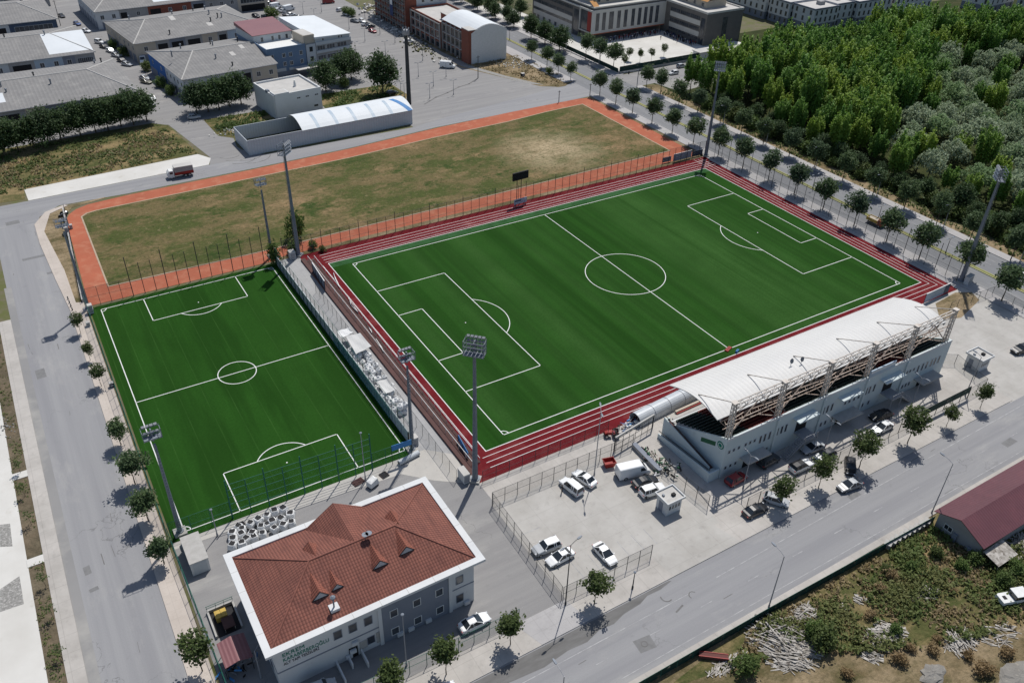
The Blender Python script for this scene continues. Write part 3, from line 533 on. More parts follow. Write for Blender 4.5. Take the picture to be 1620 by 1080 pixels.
# ================================================================ VEHICLES
def car_parts(kind):
    P = dict(sedan=dict(L=4.55, W=1.8, H=1.44, belt=0.90, hood=0.84, ws=1.02, rf=0.02, rr=-0.98, rb=-1.78, tail=0.95),
             hatch=dict(L=4.1, W=1.74, H=1.5, belt=0.95, hood=0.90, ws=1.0, rf=0.15, rr=-1.45, rb=-1.93, tail=0.95),
             suv=dict(L=4.5, W=1.86, H=1.68, belt=1.08, hood=1.0, ws=0.80, rf=0.12, rr=-1.85, rb=-2.12, tail=1.08),
             mpv=dict(L=4.4, W=1.84, H=1.84, belt=1.08, hood=0.98, ws=1.05, rf=0.45, rr=-2.0, rb=-2.14, tail=1.08))[kind]
    L, W = P['L'], P['W']; h = L / 2; w = W / 2
    def sec(x, zb, zt, wf): a = w * wf; return [(x, -a * .86, zb), (x, -a, zb + .16), (x, -a, zt - .22), (x, -a * .95, zt - .04), (x, -a * .86, zt), (x, a * .86, zt), (x, a * .95, zt - .04), (x, a, zt - .22), (x, a, zb + .16), (x, a * .86, zb)]
    b = MB(); hd, bt, tl = P['hood'], P['belt'], P['tail']
    b.loft([sec(-h, .36, tl - .26, .74), sec(-h + .06, .30, tl - .10, .84), sec(-h + .22, .26, tl - .02, .93), sec(-h + .6, .22, tl, 1.0), sec(P['rb'], .20, bt + .02, 1.0), sec(0, .20, bt, 1.0), sec(P['ws'], .20, bt - .01, 1.0), sec(P['ws'] + .35, .20, hd, .99), sec(h - .65, .21, hd - .07, .97), sec(h - .32, .23, hd - .15, .90), sec(h - .10, .28, hd - .25, .80), sec(h, .36, hd - .36, .66)])
    g = MB(); wr = w * .72; wb = w * .93; z0 = bt - .03; z1 = P['H'] - .05
    g.add([(P['ws'], -wb, z0), (P['rb'], -wb, z0), (P['rb'], wb, z0), (P['ws'], wb, z0), (P['rf'], -wr, z1), (P['rr'], -wr, z1), (P['rr'], wr, z1), (P['rf'], wr, z1)], [(0, 4, 5, 1), (2, 6, 7, 3), (0, 3, 7, 4), (1, 5, 6, 2), (4, 7, 6, 5)])
    r = MB(); rf, rr, H = P['rf'], P['rr'], P['H']
    r.loft([[(rf + .04, -wr * 1.0, z1 - .02), (rf + .04, -wr * .8, H - .02), (rf + .04, wr * .8, H - .02), (rf + .04, wr, z1 - .02)], [((rf + rr) / 2, -wr * 1.04, z1 - .02), ((rf + rr) / 2, -wr * .82, H + .01), ((rf + rr) / 2, wr * .82, H + .01), ((rf + rr) / 2, wr * 1.04, z1 - .02)], [(rr - .04, -wr, z1 - .02), (rr - .04, -wr * .8, H - .03), (rr - .04, wr * .8, H - .03), (rr - .04, wr, z1 - .02)]])
    for s in (-1, 1):
        r.bar((P['ws'] - .02, s * wb * 1.0, z0), (rf + .02, s * wr * 1.02, z1), .07); r.bar((P['rb'] + .03, s * wb, z0), (rr, s * wr * 1.02, z1), .10)
        xm = (rf + rr) / 2 - .05; r.bar((xm, s * wb * 1.005, z0), (xm, s * wr * 1.02, z1), .08)
        if kind != 'sedan': r.bar((-1.25, s * wb * 1.005, z0), (-1.2, s * wr * 1.02, z1), .10)
        r.box((P['ws'] - .18, s * (w + .07), bt + .04), (.14, .16, .12))
    x1, x2 = h - .82, -h + .80
    return P, b, g, r, [(x1, w), (x1, -w), (x2, w), (x2, -w)], h
def wheel_meshes(rad=0.32, wd=0.22):
    t = MB(); t.lathe((0, 0, 0), [(rad * .6, -wd / 2), (rad, -wd / 2 + .03), (rad, wd / 2 - .03), (rad * .6, wd / 2)], 16); f = MB(); f.lathe((0, 0, 0), [(rad * .62, -wd / 2 - .006), (rad * .62, wd / 2 + .006)], 12)
    for m in (t, f): m.v = [(x, z, y) for x, y, z in m.v]
    return t.mesh('tyre', MATS['tyre']), f.mesh('rim', MATS['rim'])
TYRE, RIM = wheel_meshes(); BTYRE, BRIM = wheel_meshes(0.46, 0.28)
def add_wheel(root, x, y, z=0.32, t=TYRE, r=RIM, s=1.0):
    o = link('wheel', t, root, (x, y, z)); o.scale = (s,) * 3; link('rim', r, o)
def add_lights(root, h, w, zf, zr):
    for s in (-1, 1):
        MB().box((h - .10, s * w * .66, zf), (.16, .30, .13)).build('headlight', MATS['head_glass'], root); MB().box((-h + .04, s * w * .72, zr), (.12, .26, .14)).build('tail_light', MATS['tail_red'], root)
def make_car(kind):
    root = link('parked_car', None)
    if kind == 'van':
        L, W, H = 5.6, 2.0, 2.45; h = L / 2; w = W / 2; b = MB()
        def sec(x, zb, zt, wt): return [(x, -w * .95, zb), (x, -w, zb + .2), (x, -w, min(zt, 1.3)), (x, -w * wt, zt - .1), (x, -w * wt * .86, zt), (x, w * wt * .86, zt), (x, w * wt, zt - .1), (x, w, min(zt, 1.3)), (x, w, zb + .2), (x, w * .95, zb)]
        b.loft([sec(-h, .35, H - .05, .90), sec(-h + .1, .28, H, .91), sec(0.9, .25, H, .91), sec(1.35, .25, H - .06, .89), sec(2.12, .25, 1.42, .93), sec(2.35, .25, 1.22, .95), sec(h - .08, .3, .95, .9), sec(h, .4, .7, .8)])
        b.build('body', MATS['paint'], root); g = MB(); g.add([(2.14, -.82, 1.46), (2.14, .82, 1.46), (1.42, .74, 2.30), (1.42, -.74, 2.30)], [(0, 1, 2, 3)])
        for s in (-1, 1): g.add([(1.95, s * 1.004, 1.32), (0.9, s * 1.004, 1.32), (0.9, s * .95, 1.98), (1.45, s * .95, 1.98)], [(0, 1, 2, 3)])
        g.v = [(x + .012, y, z + .012) for x, y, z in g.v]; g.build('window_glass', MATS['glass'], root)
        MB().b2(-h - .02, -w * .9, .3, -h + .05, w * .9, .5).build('bumper', MATS['rubber_black'], root); MB().b2(h - .12, -w * .8, .32, h + .03, w * .8, .52).build('bumper', MATS['rubber_black'], root)
        for x, s in ((1.75, 1), (1.75, -1), (-1.65, 1), (-1.65, -1)): add_wheel(root, x, s * (w - .08), .35, s=1.08)
        add_lights(root, h - .04, w, .8, 1.1); return root
    P, b, g, r, wh, h = car_parts(kind)
    b.build('body', MATS['paint'], root, smooth=False); g.build('window_glass', MATS['glass'], root); r.build('roof', MATS['paint'], root)
    MB().b2(h - .03, -P['W'] * .33, .34, h + .012, P['W'] * .33, .50).build('grille', MATS['rubber_black'], root)
    for x, y in wh: add_wheel(root, x, y - math.copysign(.09, y))
    add_lights(root, h, P['W'] / 2, P['hood'] - .26, P['tail'] - .2); return root
CARS = {k: make_car(k) for k in ('sedan', 'hatch', 'suv', 'mpv', 'van')}; USED = set()
PAINT = dict(white=(0.74, 0.75, 0.75), silver=(0.42, 0.44, 0.46), grey=(0.17, 0.18, 0.19), dark=(0.035, 0.038, 0.045), black=(0.012, 0.013, 0.016), red=(0.26, 0.015, 0.02), blue=(0.05, 0.10, 0.28), olive=(0.20, 0.19, 0.14), greyblue=(0.13, 0.17, 0.24), beige=(0.45, 0.40, 0.31))
def car(kind, color, a, b, label, cat='car', group=None, roofc=None):
    'a, b: photograph points at the rear and the front of the car, about 0.7 m above ground'
    p, q = G(*a, 0.7), G(*b, 0.7); return car_at(kind, color, ((p[0] + q[0]) / 2, (p[1] + q[1]) / 2), math.atan2(q[1] - p[1], q[0] - p[0]), label, cat, group, roofc)
def car_at(kind, color, c, rz, label, cat='car', group=None, roofc=None, z=0.02):
    o = CARS[kind] if kind not in USED else copy_tree(CARS[kind]); USED.add(kind)
    o.location = (c[0], c[1], z); o.rotation_euler.z = rz; tag(o, label, cat, group)
    for ch in o.children: ch.color = (*PAINT[color], 1)
    if roofc:
        for ch in o.children:
            if ch.name.startswith('roof'): ch.color = (*PAINT[roofc], 1)
    if cat == 'van': o.name = 'parked_van'
    return o
# ================================================================ FENCES, LAMPS, MASTS
PM = {}
def post_mesh(h, r, m):
    k = (round(h, 2), r, m)
    if k not in PM: PM[k] = MB().tube((0, 0, -0.1), (0, 0, h), r, r, 6).mesh('post', MATS[m])
    return PM[k]
def fence(label, pts, h, sp, pm='pole_dark', wm='wire_dark', rails=(1.0,), group=None, r=0.045, base=0.0, name='wire_fence', low=0.0, tall=None, cat='fence', z=0.0, rr=0.028):
    ox, oy = pts[0]; t = thing(name, label, cat, (ox, oy, z), 0, group); panel = MB(); rail = MB(); idx = 0
    for (x0, y0), (x1, y1) in zip(pts, pts[1:]):
        L = math.hypot(x1 - x0, y1 - y0); n = max(1, round(L / sp)); ax, ay, bx, by = x0 - ox, y0 - oy, x1 - ox, y1 - oy
        panel.add([(ax, ay, low), (bx, by, low), (bx, by, h), (ax, ay, h)], [(0, 1, 2, 3)])
        for f in rails: rail.tube((ax, ay, h * f), (bx, by, h * f), rr, rr, 5)
        for i in range(n + 1):
            if i == 0 and idx: continue
            hh = tall[1] if tall and idx % tall[0] == 0 else h
            link('post', post_mesh(hh, r * (1.25 if hh > h else 1), pm), t, (ax + (bx - ax) * i / n, ay + (by - ay) * i / n, 0)); idx += 1
    panel.build('mesh_panel', MATS[wm], t)
    if rails: rail.build('rail', MATS[pm], t)
    return t
def flood_mast(label, x, y, h, big, rz):
    t = thing('floodlight_mast', label, 'floodlight', (x, y, 0), rz, 'floodlight masts round the pitches')
    r0, r1 = (0.50, 0.22) if big else (0.36, 0.17)
    MB().b2(-.9, -.9, -.1, .9, .9, .35).build('foundation', MATS['concrete_plain'], t)
    mb = MB(); k = 5
    for i in range(k): mb.tube((0, 0, .3 + (h - 3) * i / k), (0, 0, .3 + (h - 3) * (i + 1) / k), r0 + (r1 - r0) * i / k, r0 + (r1 - r0) * (i + 1) / k, 12)
    mb.tube((0, 0, .3), (0, 0, .5), r0 * 1.6, r0 * 1.6, 12); mb.build('pole', MATS['galv'], t, smooth=False)
    ld = MB()
    for s in (-.18, .18): ld.tube((s, -r0 - .12, 1), (s * .9, -r1 - .14, h - 2.8), .025, .025, 4)
    z = 1.2
    while z < h - 3: ld.box((0, -(r0 + (r1 - r0) * z / h) - .13, z), (.4, .03, .03)); z += 0.6
    ld.build('ladder', MATS['galv'], t)
    W, rows, zb = (3.1, 4, h - 2.5) if big else (2.4, 2, h - 1.5); dp = 1.5 if big else 1.2; fr = MB(); H = h - zb
    for j in range(rows):
        zz = zb + 0.2 + j * (H - .3) / (rows - 1)
        for yy in (-dp / 2, dp / 2): fr.bar((-W / 2, yy, zz), (W / 2, yy, zz), .07)
        for xx in (-W / 2, 0, W / 2): fr.bar((xx, -dp / 2, zz), (xx, dp / 2, zz), .06)
    for xx in (-W / 2, W / 2):
        for yy in (-dp / 2, dp / 2): fr.bar((xx, yy, zb), (xx, yy, h + .1), .07)
        fr.bar((xx, -dp / 2, zb), (xx, dp / 2, h), .05)
    fr.bar((0, 0, zb - .6), (0, 0, h), .22); fr.box((0, -.1, zb + .12), (W, dp, .05)); fr.build('head_frame', MATS['galv'], t)
    n = 5 if big else 4; lm = MB().box((0, 0, 0), (.44, .30, .36), 0, 0, Matrix.Rotation(R(35), 3, 'X')).box((0, -.20, .0), (.3, .12, .2)).mesh('lamp', [MATS['grey_metal']])
    gl = MB().add([(-.22, .0, -.17), (.22, .0, -.17), (.22, .0, .17), (-.22, .0, .17)], [(0, 1, 2, 3)]).mesh('lens', MATS['head_glass'])
    for j in range(rows):
        for i in range(n):
            l = link('lamp', lm, t, (-W / 2 + .4 + (W - .8) * i / (n - 1), dp / 2 + .1, zb + 0.42 + j * (H - .3) / (rows - 1))); e = link('lens', gl, l, (0, .16, -.11)); e.rotation_euler.x = R(35)
    return t
def street_lamp(label, x, y, h, rz, arm=2.0, double=False, group=None, m='grey_metal', cat='street lamp', name='street_lamp', style='arm'):
    t = thing(name, label, cat, (x, y, 0), rz, group); MB().tube((0, 0, 0), (0, 0, h), .10, .055, 8).tube((0, 0, 0), (0, 0, .6), .15, .14, 8).build('pole', MATS[m], t)
    if style == 'top':
        MB().lathe((0, 0, h), [(.06, 0), (.20, .10), (.22, .22), (.08, .3)], 10).build('lamp_head', MATS['galv'], t); return t
    for s in ((1, -1) if double else (1,)):
        MB().path([(0, 0, h - .05), (s * arm * .5, 0, h + .22), (s * arm, 0, h + .32)], .04).build('arm', MATS[m], t)
        MB().loft([[(s * arm, -.11, h + .27), (s * arm, .11, h + .27), (s * arm, .11, h + .38), (s * arm, -.11, h + .38)], [(s * (arm + .35), -.17, h + .30), (s * (arm + .35), .17, h + .30), (s * (arm + .35), .15, h + .44), (s * (arm + .35), -.15, h + .44)], [(s * (arm + .8), -.09, h + .34), (s * (arm + .8), .09, h + .34), (s * (arm + .8), .08, h + .42), (s * (arm + .8), -.08, h + .42)]]).build('lamp_head', MATS['galv'], t)
    return t
# ================================================================ BUILDING HELPERS
WM = {}
def win_mesh(w, h, frame, glass, d=0.05, mull=1):
    k = (round(w, 2), round(h, 2), frame, glass, mull)
    if k in WM: return WM[k]
    mb = MB(); f = min(.09, w * .12)
    for x in (-w / 2 + f / 2, w / 2 - f / 2): mb.box((x, -d / 2, h / 2), (f, d, h))
    for z in (f / 2, h - f / 2): mb.box((0, -d / 2, z), (w - 2 * f, d, f))
    for i in range(1, mull): mb.box((-w / 2 + w * i / mull, -d / 2 + .005, h / 2), (f * .7, d, h - 2 * f))
    p = MB().box((0, -.012, h / 2), (w - 2 * f, .02, h - 2 * f)); WM[k] = (mb.mesh('window', MATS[frame]), p.mesh('pane', MATS[glass])); return WM[k]
FACE = dict(S=(0, lambda w, d, u: (u, 0)), E=(pi / 2, lambda w, d, u: (w, u)), N=(pi, lambda w, d, u: (w - u, d)), W=(-pi / 2, lambda w, d, u: (0, d - u)))
def window(t, dims, face, u, z, w, h, frame='wall_white', glass='pane', name='window', mull=1):
    a, f = FACE[face]; x, y = f(*dims, u); fm, gm = win_mesh(w, h, frame, glass, mull=mull); o = link(name, fm, t, (x, y, z), a); link('pane', gm, o); return o
def panel(t, dims, face, u0, u1, z0, z1, m, name='facade_panel', d=0.06):
    a, f = FACE[face]; x, y = f(*dims, (u0 + u1) / 2); return MB().b2(-(u1 - u0) / 2, -d, z0, (u1 - u0) / 2, 0.0, z1).build(name, MATS[m], t, (x, y, 0), a)
def uvslope(me, axis_u):
    'uv in metres: u across the slope, v down it'
    uv = me.uv_layers.new(name='UVMap')
    for p in me.polygons:
        nn = p.normal; hz = Vector((nn.x, nn.y, 0)); hz = hz.normalized() if hz.length > .01 else Vector((0, -1, 0)); tu = Vector((-hz.y, hz.x, 0)); tv = nn.cross(tu)
        for li in p.loop_indices:
            c = me.vertices[me.loops[li].vertex_index].co; uv.data[li].uv = (c.dot(tu), c.dot(tv))
def hip_roof(t, x0, y0, x1, y1, z0, z1, m, ends=(True, True), inset=None, name='roof', uv=False, over=0.0, thick=.15):
    ym = (y0 + y1) / 2; i = inset if inset is not None else (y1 - y0) / 2; a = x0 + (i if ends[0] else 0); b = x1 - (i if ends[1] else 0)
    mb = MB(); mb.add([(x0, y0, z0), (x1, y0, z0), (x1, y1, z0), (x0, y1, z0), (a, ym, z1), (b, ym, z1)], [(0, 1, 5, 4), (2, 3, 4, 5), (1, 2, 5), (3, 0, 4), (0, 3, 2, 1)])
    o = mb.build(name, MATS[m], t)
    if uv: uvslope(o.data, 0)
    return o
def flat_roof(t, x0, y0, x1, y1, z, m='flat_roof', par=0.5, pw=0.25, pm='wall_white'):
    MB().b2(x0 + pw, y0 + pw, z - .2, x1 - pw, y1 - pw, z).build('roof', MATS[m], t)
    p = MB(); zz = z + par; p.b2(x0, y0, z - .3, x1, y0 + pw, zz).b2(x0, y1 - pw, z - .3, x1, y1, zz).b2(x0, y0 + pw, z - .3, x0 + pw, y1 - pw, zz).b2(x1 - pw, y0 + pw, z - .3, x1, y1 - pw, zz); p.build('parapet', MATS[pm], t)
# ================================================================ CLUBHOUSE
def text(t, body, x, y, z, size, m, rz=0, name='lettering', sx=1.0):
    cu = bpy.data.curves.new(name, 'FONT'); cu.body = body; cu.size = size; cu.extrude = 0.012; cu.materials.append(MATS[m])
    tmp = bpy.data.objects.new('tmp', cu); COL.objects.link(tmp); dg = bpy.context.evaluated_depsgraph_get(); dg.update(); me = bpy.data.meshes.new_from_object(tmp.evaluated_get(dg)); bpy.data.objects.remove(tmp)
    if not me.materials: me.materials.append(MATS[m])
    o = link(name, me, t, (x, y, z)); o.rotation_euler = (pi / 2, 0, rz); o.scale = (sx, 1, 1); return o
club = thing('clubhouse', 'two storey white and grey clubhouse under a red tiled hip roof with small dormers', 'building', (-101.3, -61.8, 0))
w_, d_ = 27.5, 16.5
MB().b2(0, 0, -.1, w_, d_, 8.1).build('wall', MATS['wall_white'], club)
panel(club, (w_, d_), 'S', 13.9, 23.6, 0, 8.0, 'wall_grey', 'wall_cladding', .08)
for u in (13.65, 23.85): panel(club, (w_, d_), 'S', u - .25, u + .25, 0, 8.0, 'wall_white', 'pilaster', .22)
panel(club, (w_, d_), 'S', 0, 13.4, 3.55, 3.75, 'wall_grey', 'string_course', .05); panel(club, (w_, d_), 'S', 24.1, w_, 3.95, 4.12, 'wall_grey', 'string_course', .05); panel(club, (w_, d_), 'W', 0, d_, 3.55, 3.75, 'wall_grey', 'string_course', .05)
for u in (8.0, 10.0, 12.1): window(club, (w_, d_), 'S', u, 5.0, 1.15, 1.6, 'wall_grey')
for u in (15.6, 18.9, 22.2):
    for z in (4.4, .75): window(club, (w_, d_), 'S', u, z, 1.15, 1.45, 'line_white').location.y = -.085
window(club, (w_, d_), 'S', 25.3, 4.9, 1.15, 1.6, 'wall_grey'); window(club, (w_, d_), 'S', 25.3, 1.1, 1.15, 1.6, 'wall_grey'); window(club, (w_, d_), 'S', 12.2, 1.1, 1.1, 1.5, 'wall_grey')
for v in (3, 6.5, 10, 13.5):
    for z in (1.0, 4.9): window(club, (w_, d_), 'W', v, z, 1.15, 1.5, 'wall_grey'); window(club, (w_, d_), 'E', v, z, 1.15, 1.5, 'wall_grey'); 
for u in (3, 7, 18, 22): window(club, (w_, d_), 'N', u, 4.9, 1.15, 1.5, 'wall_grey')
for u0, u1 in ((9.1, 10.3),): panel(club, (w_, d_), 'S', u0, u1, .0, 2.1, 'dark', 'door', .05)
panel(club, (w_, d_), 'S', 10.6, 11.6, .9, 2.4, 'concrete_plain', 'service_panel', .1); panel(club, (w_, d_), 'S', 12.95, 13.35, .7, 2.8, 'concrete_plain', 'service_panel', .1)
MB().b2(8.8, -1.6, 0, 9.0, -.01, 1.1).b2(10.6, -2.4, 0, 10.8, -.01, 1.1).b2(7.2, -3.2, 0, 7.4, -.01, .9).build('ramp_wall', MATS['wall_white'], club)
acm = MB().box((0, 0, 0), (.85, .32, .62)).tube((0, -.165, 0), (0, -.18, 0), .24, .24, 12).mesh('air_conditioner', MATS['wall_white'])
for u, z in ((9.0, .8), (10.0, 2.9), (16.2, .5), (17.8, .5), (20.4, .5), (26.3, .5), (9.6, 1.5)): link('air_conditioner', acm, club, (u, -.22, z))
# eave rim and roof
X0, Y0, X1, Y1, Z = -1.1, -.8, w_ + 1.4, d_ + .85, 8.1
rim = MB(); e = .95
rim.b2(X0, Y0, Z, X1, Y0 + e, Z + .42).b2(X0, Y1 - e, Z, X1, Y1, Z + .42).b2(X0, Y0 + e, Z, X0 + e, Y1 - e, Z + .42).b2(X1 - e, Y0 + e, Z, X1, Y1 - e, Z + .42)
rim.build('eave', MATS['wall_white'], club)
jn = MB()
for k in range(1, 8):
    x = X0 + (X1 - X0) * k / 8
    for yy in (Y0 + e / 2, Y1 - e / 2): jn.b2(x - .03, yy - e / 2 - .004, Z + .30, x + .03, yy + e / 2 + .004, Z + .426)
for k in range(1, 5):
    y = Y0 + (Y1 - Y0) * k / 5
    for xx in (X0 + e / 2, X1 - e / 2): jn.b2(xx - e / 2 - .004, y - .03, Z + .30, xx + e / 2 + .004, y + .03, Z + .426)
jn.build('eave_joint', MATS['kerb'], club)
rx0, ry0, rx1, ry1 = X0 + e, Y0 + e, X1 - e, Y1 - e; ZR = 11.3; ym = (ry0 + ry1) / 2
roof = hip_roof(club, rx0, ry0, rx1, ry1, Z + .18, ZR, 'roof_tile', inset=(ry1 - ry0) / 2 - .1, uv=True)
a_, b_ = rx0 + (ry1 - ry0) / 2 - .1, rx1 - (ry1 - ry0) / 2 + .1
rc = MB()
for p, q in (((a_, ym, ZR), (b_, ym, ZR)), ((a_, ym, ZR), (rx0, ry0, Z + .2)), ((a_, ym, ZR), (rx0, ry1, Z + .2)), ((b_, ym, ZR), (rx1, ry0, Z + .2)), ((b_, ym, ZR), (rx1, ry1, Z + .2))): rc.tube(p, q, .13, .13, 6)
rc.build('ridge_tiles', MATS['roof_tile'], roof)
sl_ = (ZR - Z - .18) / ((ry1 - ry0) / 2)
# cross gable to the far side
gx0, gx1 = 9.9, 18.6; gm = (gx0 + gx1) / 2; gy = ry1 - .35; gz = ZR - .05
gb = MB(); zb = Z + .18 + sl_ * .35; gb.add([(gx0, gy, zb), (gx1, gy, zb), (gm, gy, gz), (gm, ym + .3, gz), (gx0, gy, zb), (gx1, gy, zb)], [(0, 2, 1)])
gb.add([(gx0 - .2, gy + .3, zb - .2), (gm, gy + .3, gz + .04), (gm, ym, gz + .04), (gx0 + .5, ym + 4.9, zb + .9)], [(0, 1, 2)]); gb.add([(gx1 + .2, gy + .3, zb - .2), (gm, gy + .3, gz + .04), (gm, ym, gz + .04)], [(0, 2, 1)])
g_o = gb.build('cross_gable', MATS['roof_tile'], roof); uvslope(g_o.data, 0)
def dormer(x, back=False, s=1.0, v=0.45):
    yy = ry0 + v * (ym - ry0) if not back else ry1 - v * (ry1 - ym); z = Z + .18 + sl_ * v * (ym - ry0); dr = -1 if not back else 1
    h, wd = .98 * s, .98 * s; L = h / sl_ ; mb = MB(); f = yy; A = Vector((x, f, z + h)); Bk = Vector((x, f - dr * L, z + h + .02)); o_ = .12
    l = Vector((x - wd, f + dr * .0, z - .05)); r_ = Vector((x + wd, f, z - .05)); n_ = Vector((0, dr * .18, 0))
    mb.add([l + n_, A + n_, Bk, r_ + n_], [(0, 1, 2), (1, 3, 2)]); mb.add([l + n_, r_ + n_, A + n_], [(0, 1, 2)], 1)
    o = mb.build('dormer', [MATS['roof_tile_new'], MATS['roof_tile_new']], roof); uvslope(o.data, 0)
    g = MB(); k = .78; c = (l + r_ + A) / 3; g.add([c + (q - c) * k + Vector((0, dr * .20, 0)) for q in (l, r_, A)], [(0, 1, 2)]); g.build('dormer_window', MATS['panel_grey'], o)  # pale pane: sky reflection put into the glass colour
    fr = MB(); pts = [c + (q - c) * .86 + Vector((0, dr * .21, 0)) for q in (l, r_, A)]
    for p, q in zip(pts, pts[1:] + pts[:1]): fr.bar(p, q, .07)
    fr.build('dormer_frame', MATS['pole_dark'], o)
for x, s, v in ((7.45, 1.25, .42), (9.8, .95, .45), (15.9, 1.25, .50), (19.8, 1.25, .54)): dormer(x, False, s, v)
for x, v in ((9.0, .62), (20.6, .66)): dormer(x, True, 1.0, v)
for x in (15.6, 16.1): MB().tube((x, ym - .2 + (x - 15.6), ZR - .2), (x, ym - .2 + (x - 15.6), ZR + 1.0), .04, .04, 6).lathe((x, ym - .3, ZR + .75), [(.03, 0), (.42, .1), (.45, .18)], 12).build('dish_antenna', MATS['galv'], club)
MB().b2(7.9, ry0 + 1.0, Z + .5, 9.1, ry0 + 2.1, Z + .98).build('flue_collar', MATS['wall_white'], club)
MB().tube((8.5, ry0 + 1.5, Z + .6), (8.5, ry0 + 1.5, Z + 2.6), .11, .11, 8).lathe((8.5, ry0 + 1.5, Z + 2.5), [(.2, 0), (.34, .18), (.34, .34), (.1, .52)], 12).build('flue', MATS['galv'], club)
text(club, 'EKREM', .9, -.03, 6.25, .95, 'text_green', sx=1.0); text(club, 'KARABERBERO\u011eLU', .9, -.03, 5.35, .95, 'text_green', sx=.72); text(club, 'ALT YAPI TES\u0130SLER\u0130', .9, -.03, 4.65, .72, 'text_dark', sx=.72)
# ================================================================ GRANDSTAND
st = thing('grandstand', 'pale blue grandstand with curved white roof hung from a steel truss', 'grandstand', (-27.2, -60.8, 0))
SW, SD = 56.8, 13.3; MS = [0.55 + 10.93 * k for k in range(6)]
MB().b2(0, 0, -.1, SW, .35, 8.3).build('wall', MATS['wall_stand'], st)
def side(x, name):
    mb = MB(); prof = [(0.35, -.1), (0.35, 8.3), (.6, 8.3), (12.5, 2.3), (13.3, 2.1), (13.3, -.1)]
    n_ = len(prof); mb.add([(x - .15, y, z) for y, z in prof] + [(x + .15, y, z) for y, z in prof], [tuple(range(n_)), tuple(range(n_, 2 * n_))[::-1]] + [(i, n_ + i, n_ + (i + 1) % n_, (i + 1) % n_) for i in range(n_)]); return mb.build(name, MATS['wall_stand'], st)
side(.15, 'side_wall'); side(SW - .15, 'side_wall')
MB().b2(.3, SD - .3, -.1, SW - .3, SD, 2.3).build('front_wall', MATS['wall_white'], st)
tr = MB(); NR = 13
for i in range(NR):
    y0 = .35 + i * (12.3 / NR); z1 = 7.3 - i * (5.0 / NR); tr.b2(.3, y0, -.05, SW - .3, y0 + 12.3 / NR, z1)
tr.build('terrace', MATS['concrete_plain'], st)
secs = [(.8, 5.0, 'seat_green'), (5.6, 14.4, 'seat_red'), (15.2, 27.0, 'seat_green'), (27.8, 38.6, 'seat_green'), (39.4, 46.0, 'seat_red'), (46.6, 56.0, 'seat_green')]
for a0, a1, m_ in secs:
    for i in range(NR):
        y0 = .35 + i * (12.3 / NR); z1 = 7.3 - i * (5.0 / NR); mb = MB(); x = a0
        while x < a1: mb.b2(x, y0 + .28, z1, x + .42, y0 + .70, z1 + .36).b2(x, y0 + .20, z1 + .3, x + .42, y0 + .28, z1 + .72); x += .52
        mb.build('seat_row', MATS[m_], st)
for x in (-.02,): MB().b2(0, -.06, 7.95, SW, 0, 8.42).build('parapet_cap', MATS['wall_white'], st)
# roof shell
def ry(t): y = 2.6 + 11.6 * t; return y, 10.5 + 2.35 * sin(pi * (0.16 + 0.70 * t)) * 1.0 - 0.75 * t - .9
mb = MB(); K = 18; vs = []
for i in range(K + 1):
    y, z = ry(i / K)
    for x in (-.3, SW + .5): vs.append((x, y, z))
for i in range(K + 1):
    y, z = ry(i / K)
    for x in (-.3, SW + .5): vs.append((x, y, z - .16))
o_ = 2 * (K + 1); fs = []
for i in range(K): a = 2 * i; fs += [(a, a + 1, a + 3, a + 2), (o_ + a, o_ + a + 2, o_ + a + 3, o_ + a + 1), (a, a + 2, o_ + a + 2, o_ + a), (a + 1, o_ + a + 1, o_ + a + 3, a + 3)]
fs += [(0, o_, o_ + 1, 1), (2 * K, 2 * K + 1, o_ + 2 * K + 1, o_ + 2 * K)]
mb.add(vs, fs); mb.build('roof', MATS['roof_stand'], st)
for x in MS + [SW + .2]:
    bm = MB()
    for i in range(K): a = ry(i / K); b = ry((i + 1) / K); bm.bar((x, a[0], a[1] - .42), (x, b[0], b[1] - .42), .22, 0, .5)
    bm.build('roof_beam', MATS['grey_metal'], st)
MT = 15.3
for x in MS:
    m_ = MB()
    for dx in (-.38, .38):
        for dy in (-.28, .28): m_.bar((x + dx, .5 + dy, 7.6), (x + dx * .8, .62 + dy * .8, MT), .15)
    z = 7.8; k = 0
    while z < MT - .5:
        s = 1 if k % 2 else -1
        for dy in (-.28, .28): m_.bar((x - s * .36, .52 + dy, z), (x + s * .36, .54 + dy, z + .75), .08); 
        for dx in (-.36, .36): m_.bar((x + dx, .52 - .26, z), (x + dx, .54 + .26, z + .75), .08)
        z += .75; k += 1
    m_.b2(x - .5, .15, MT, x + .5, 1.1, MT + .12); m_.build('mast', MATS['truss'], st)
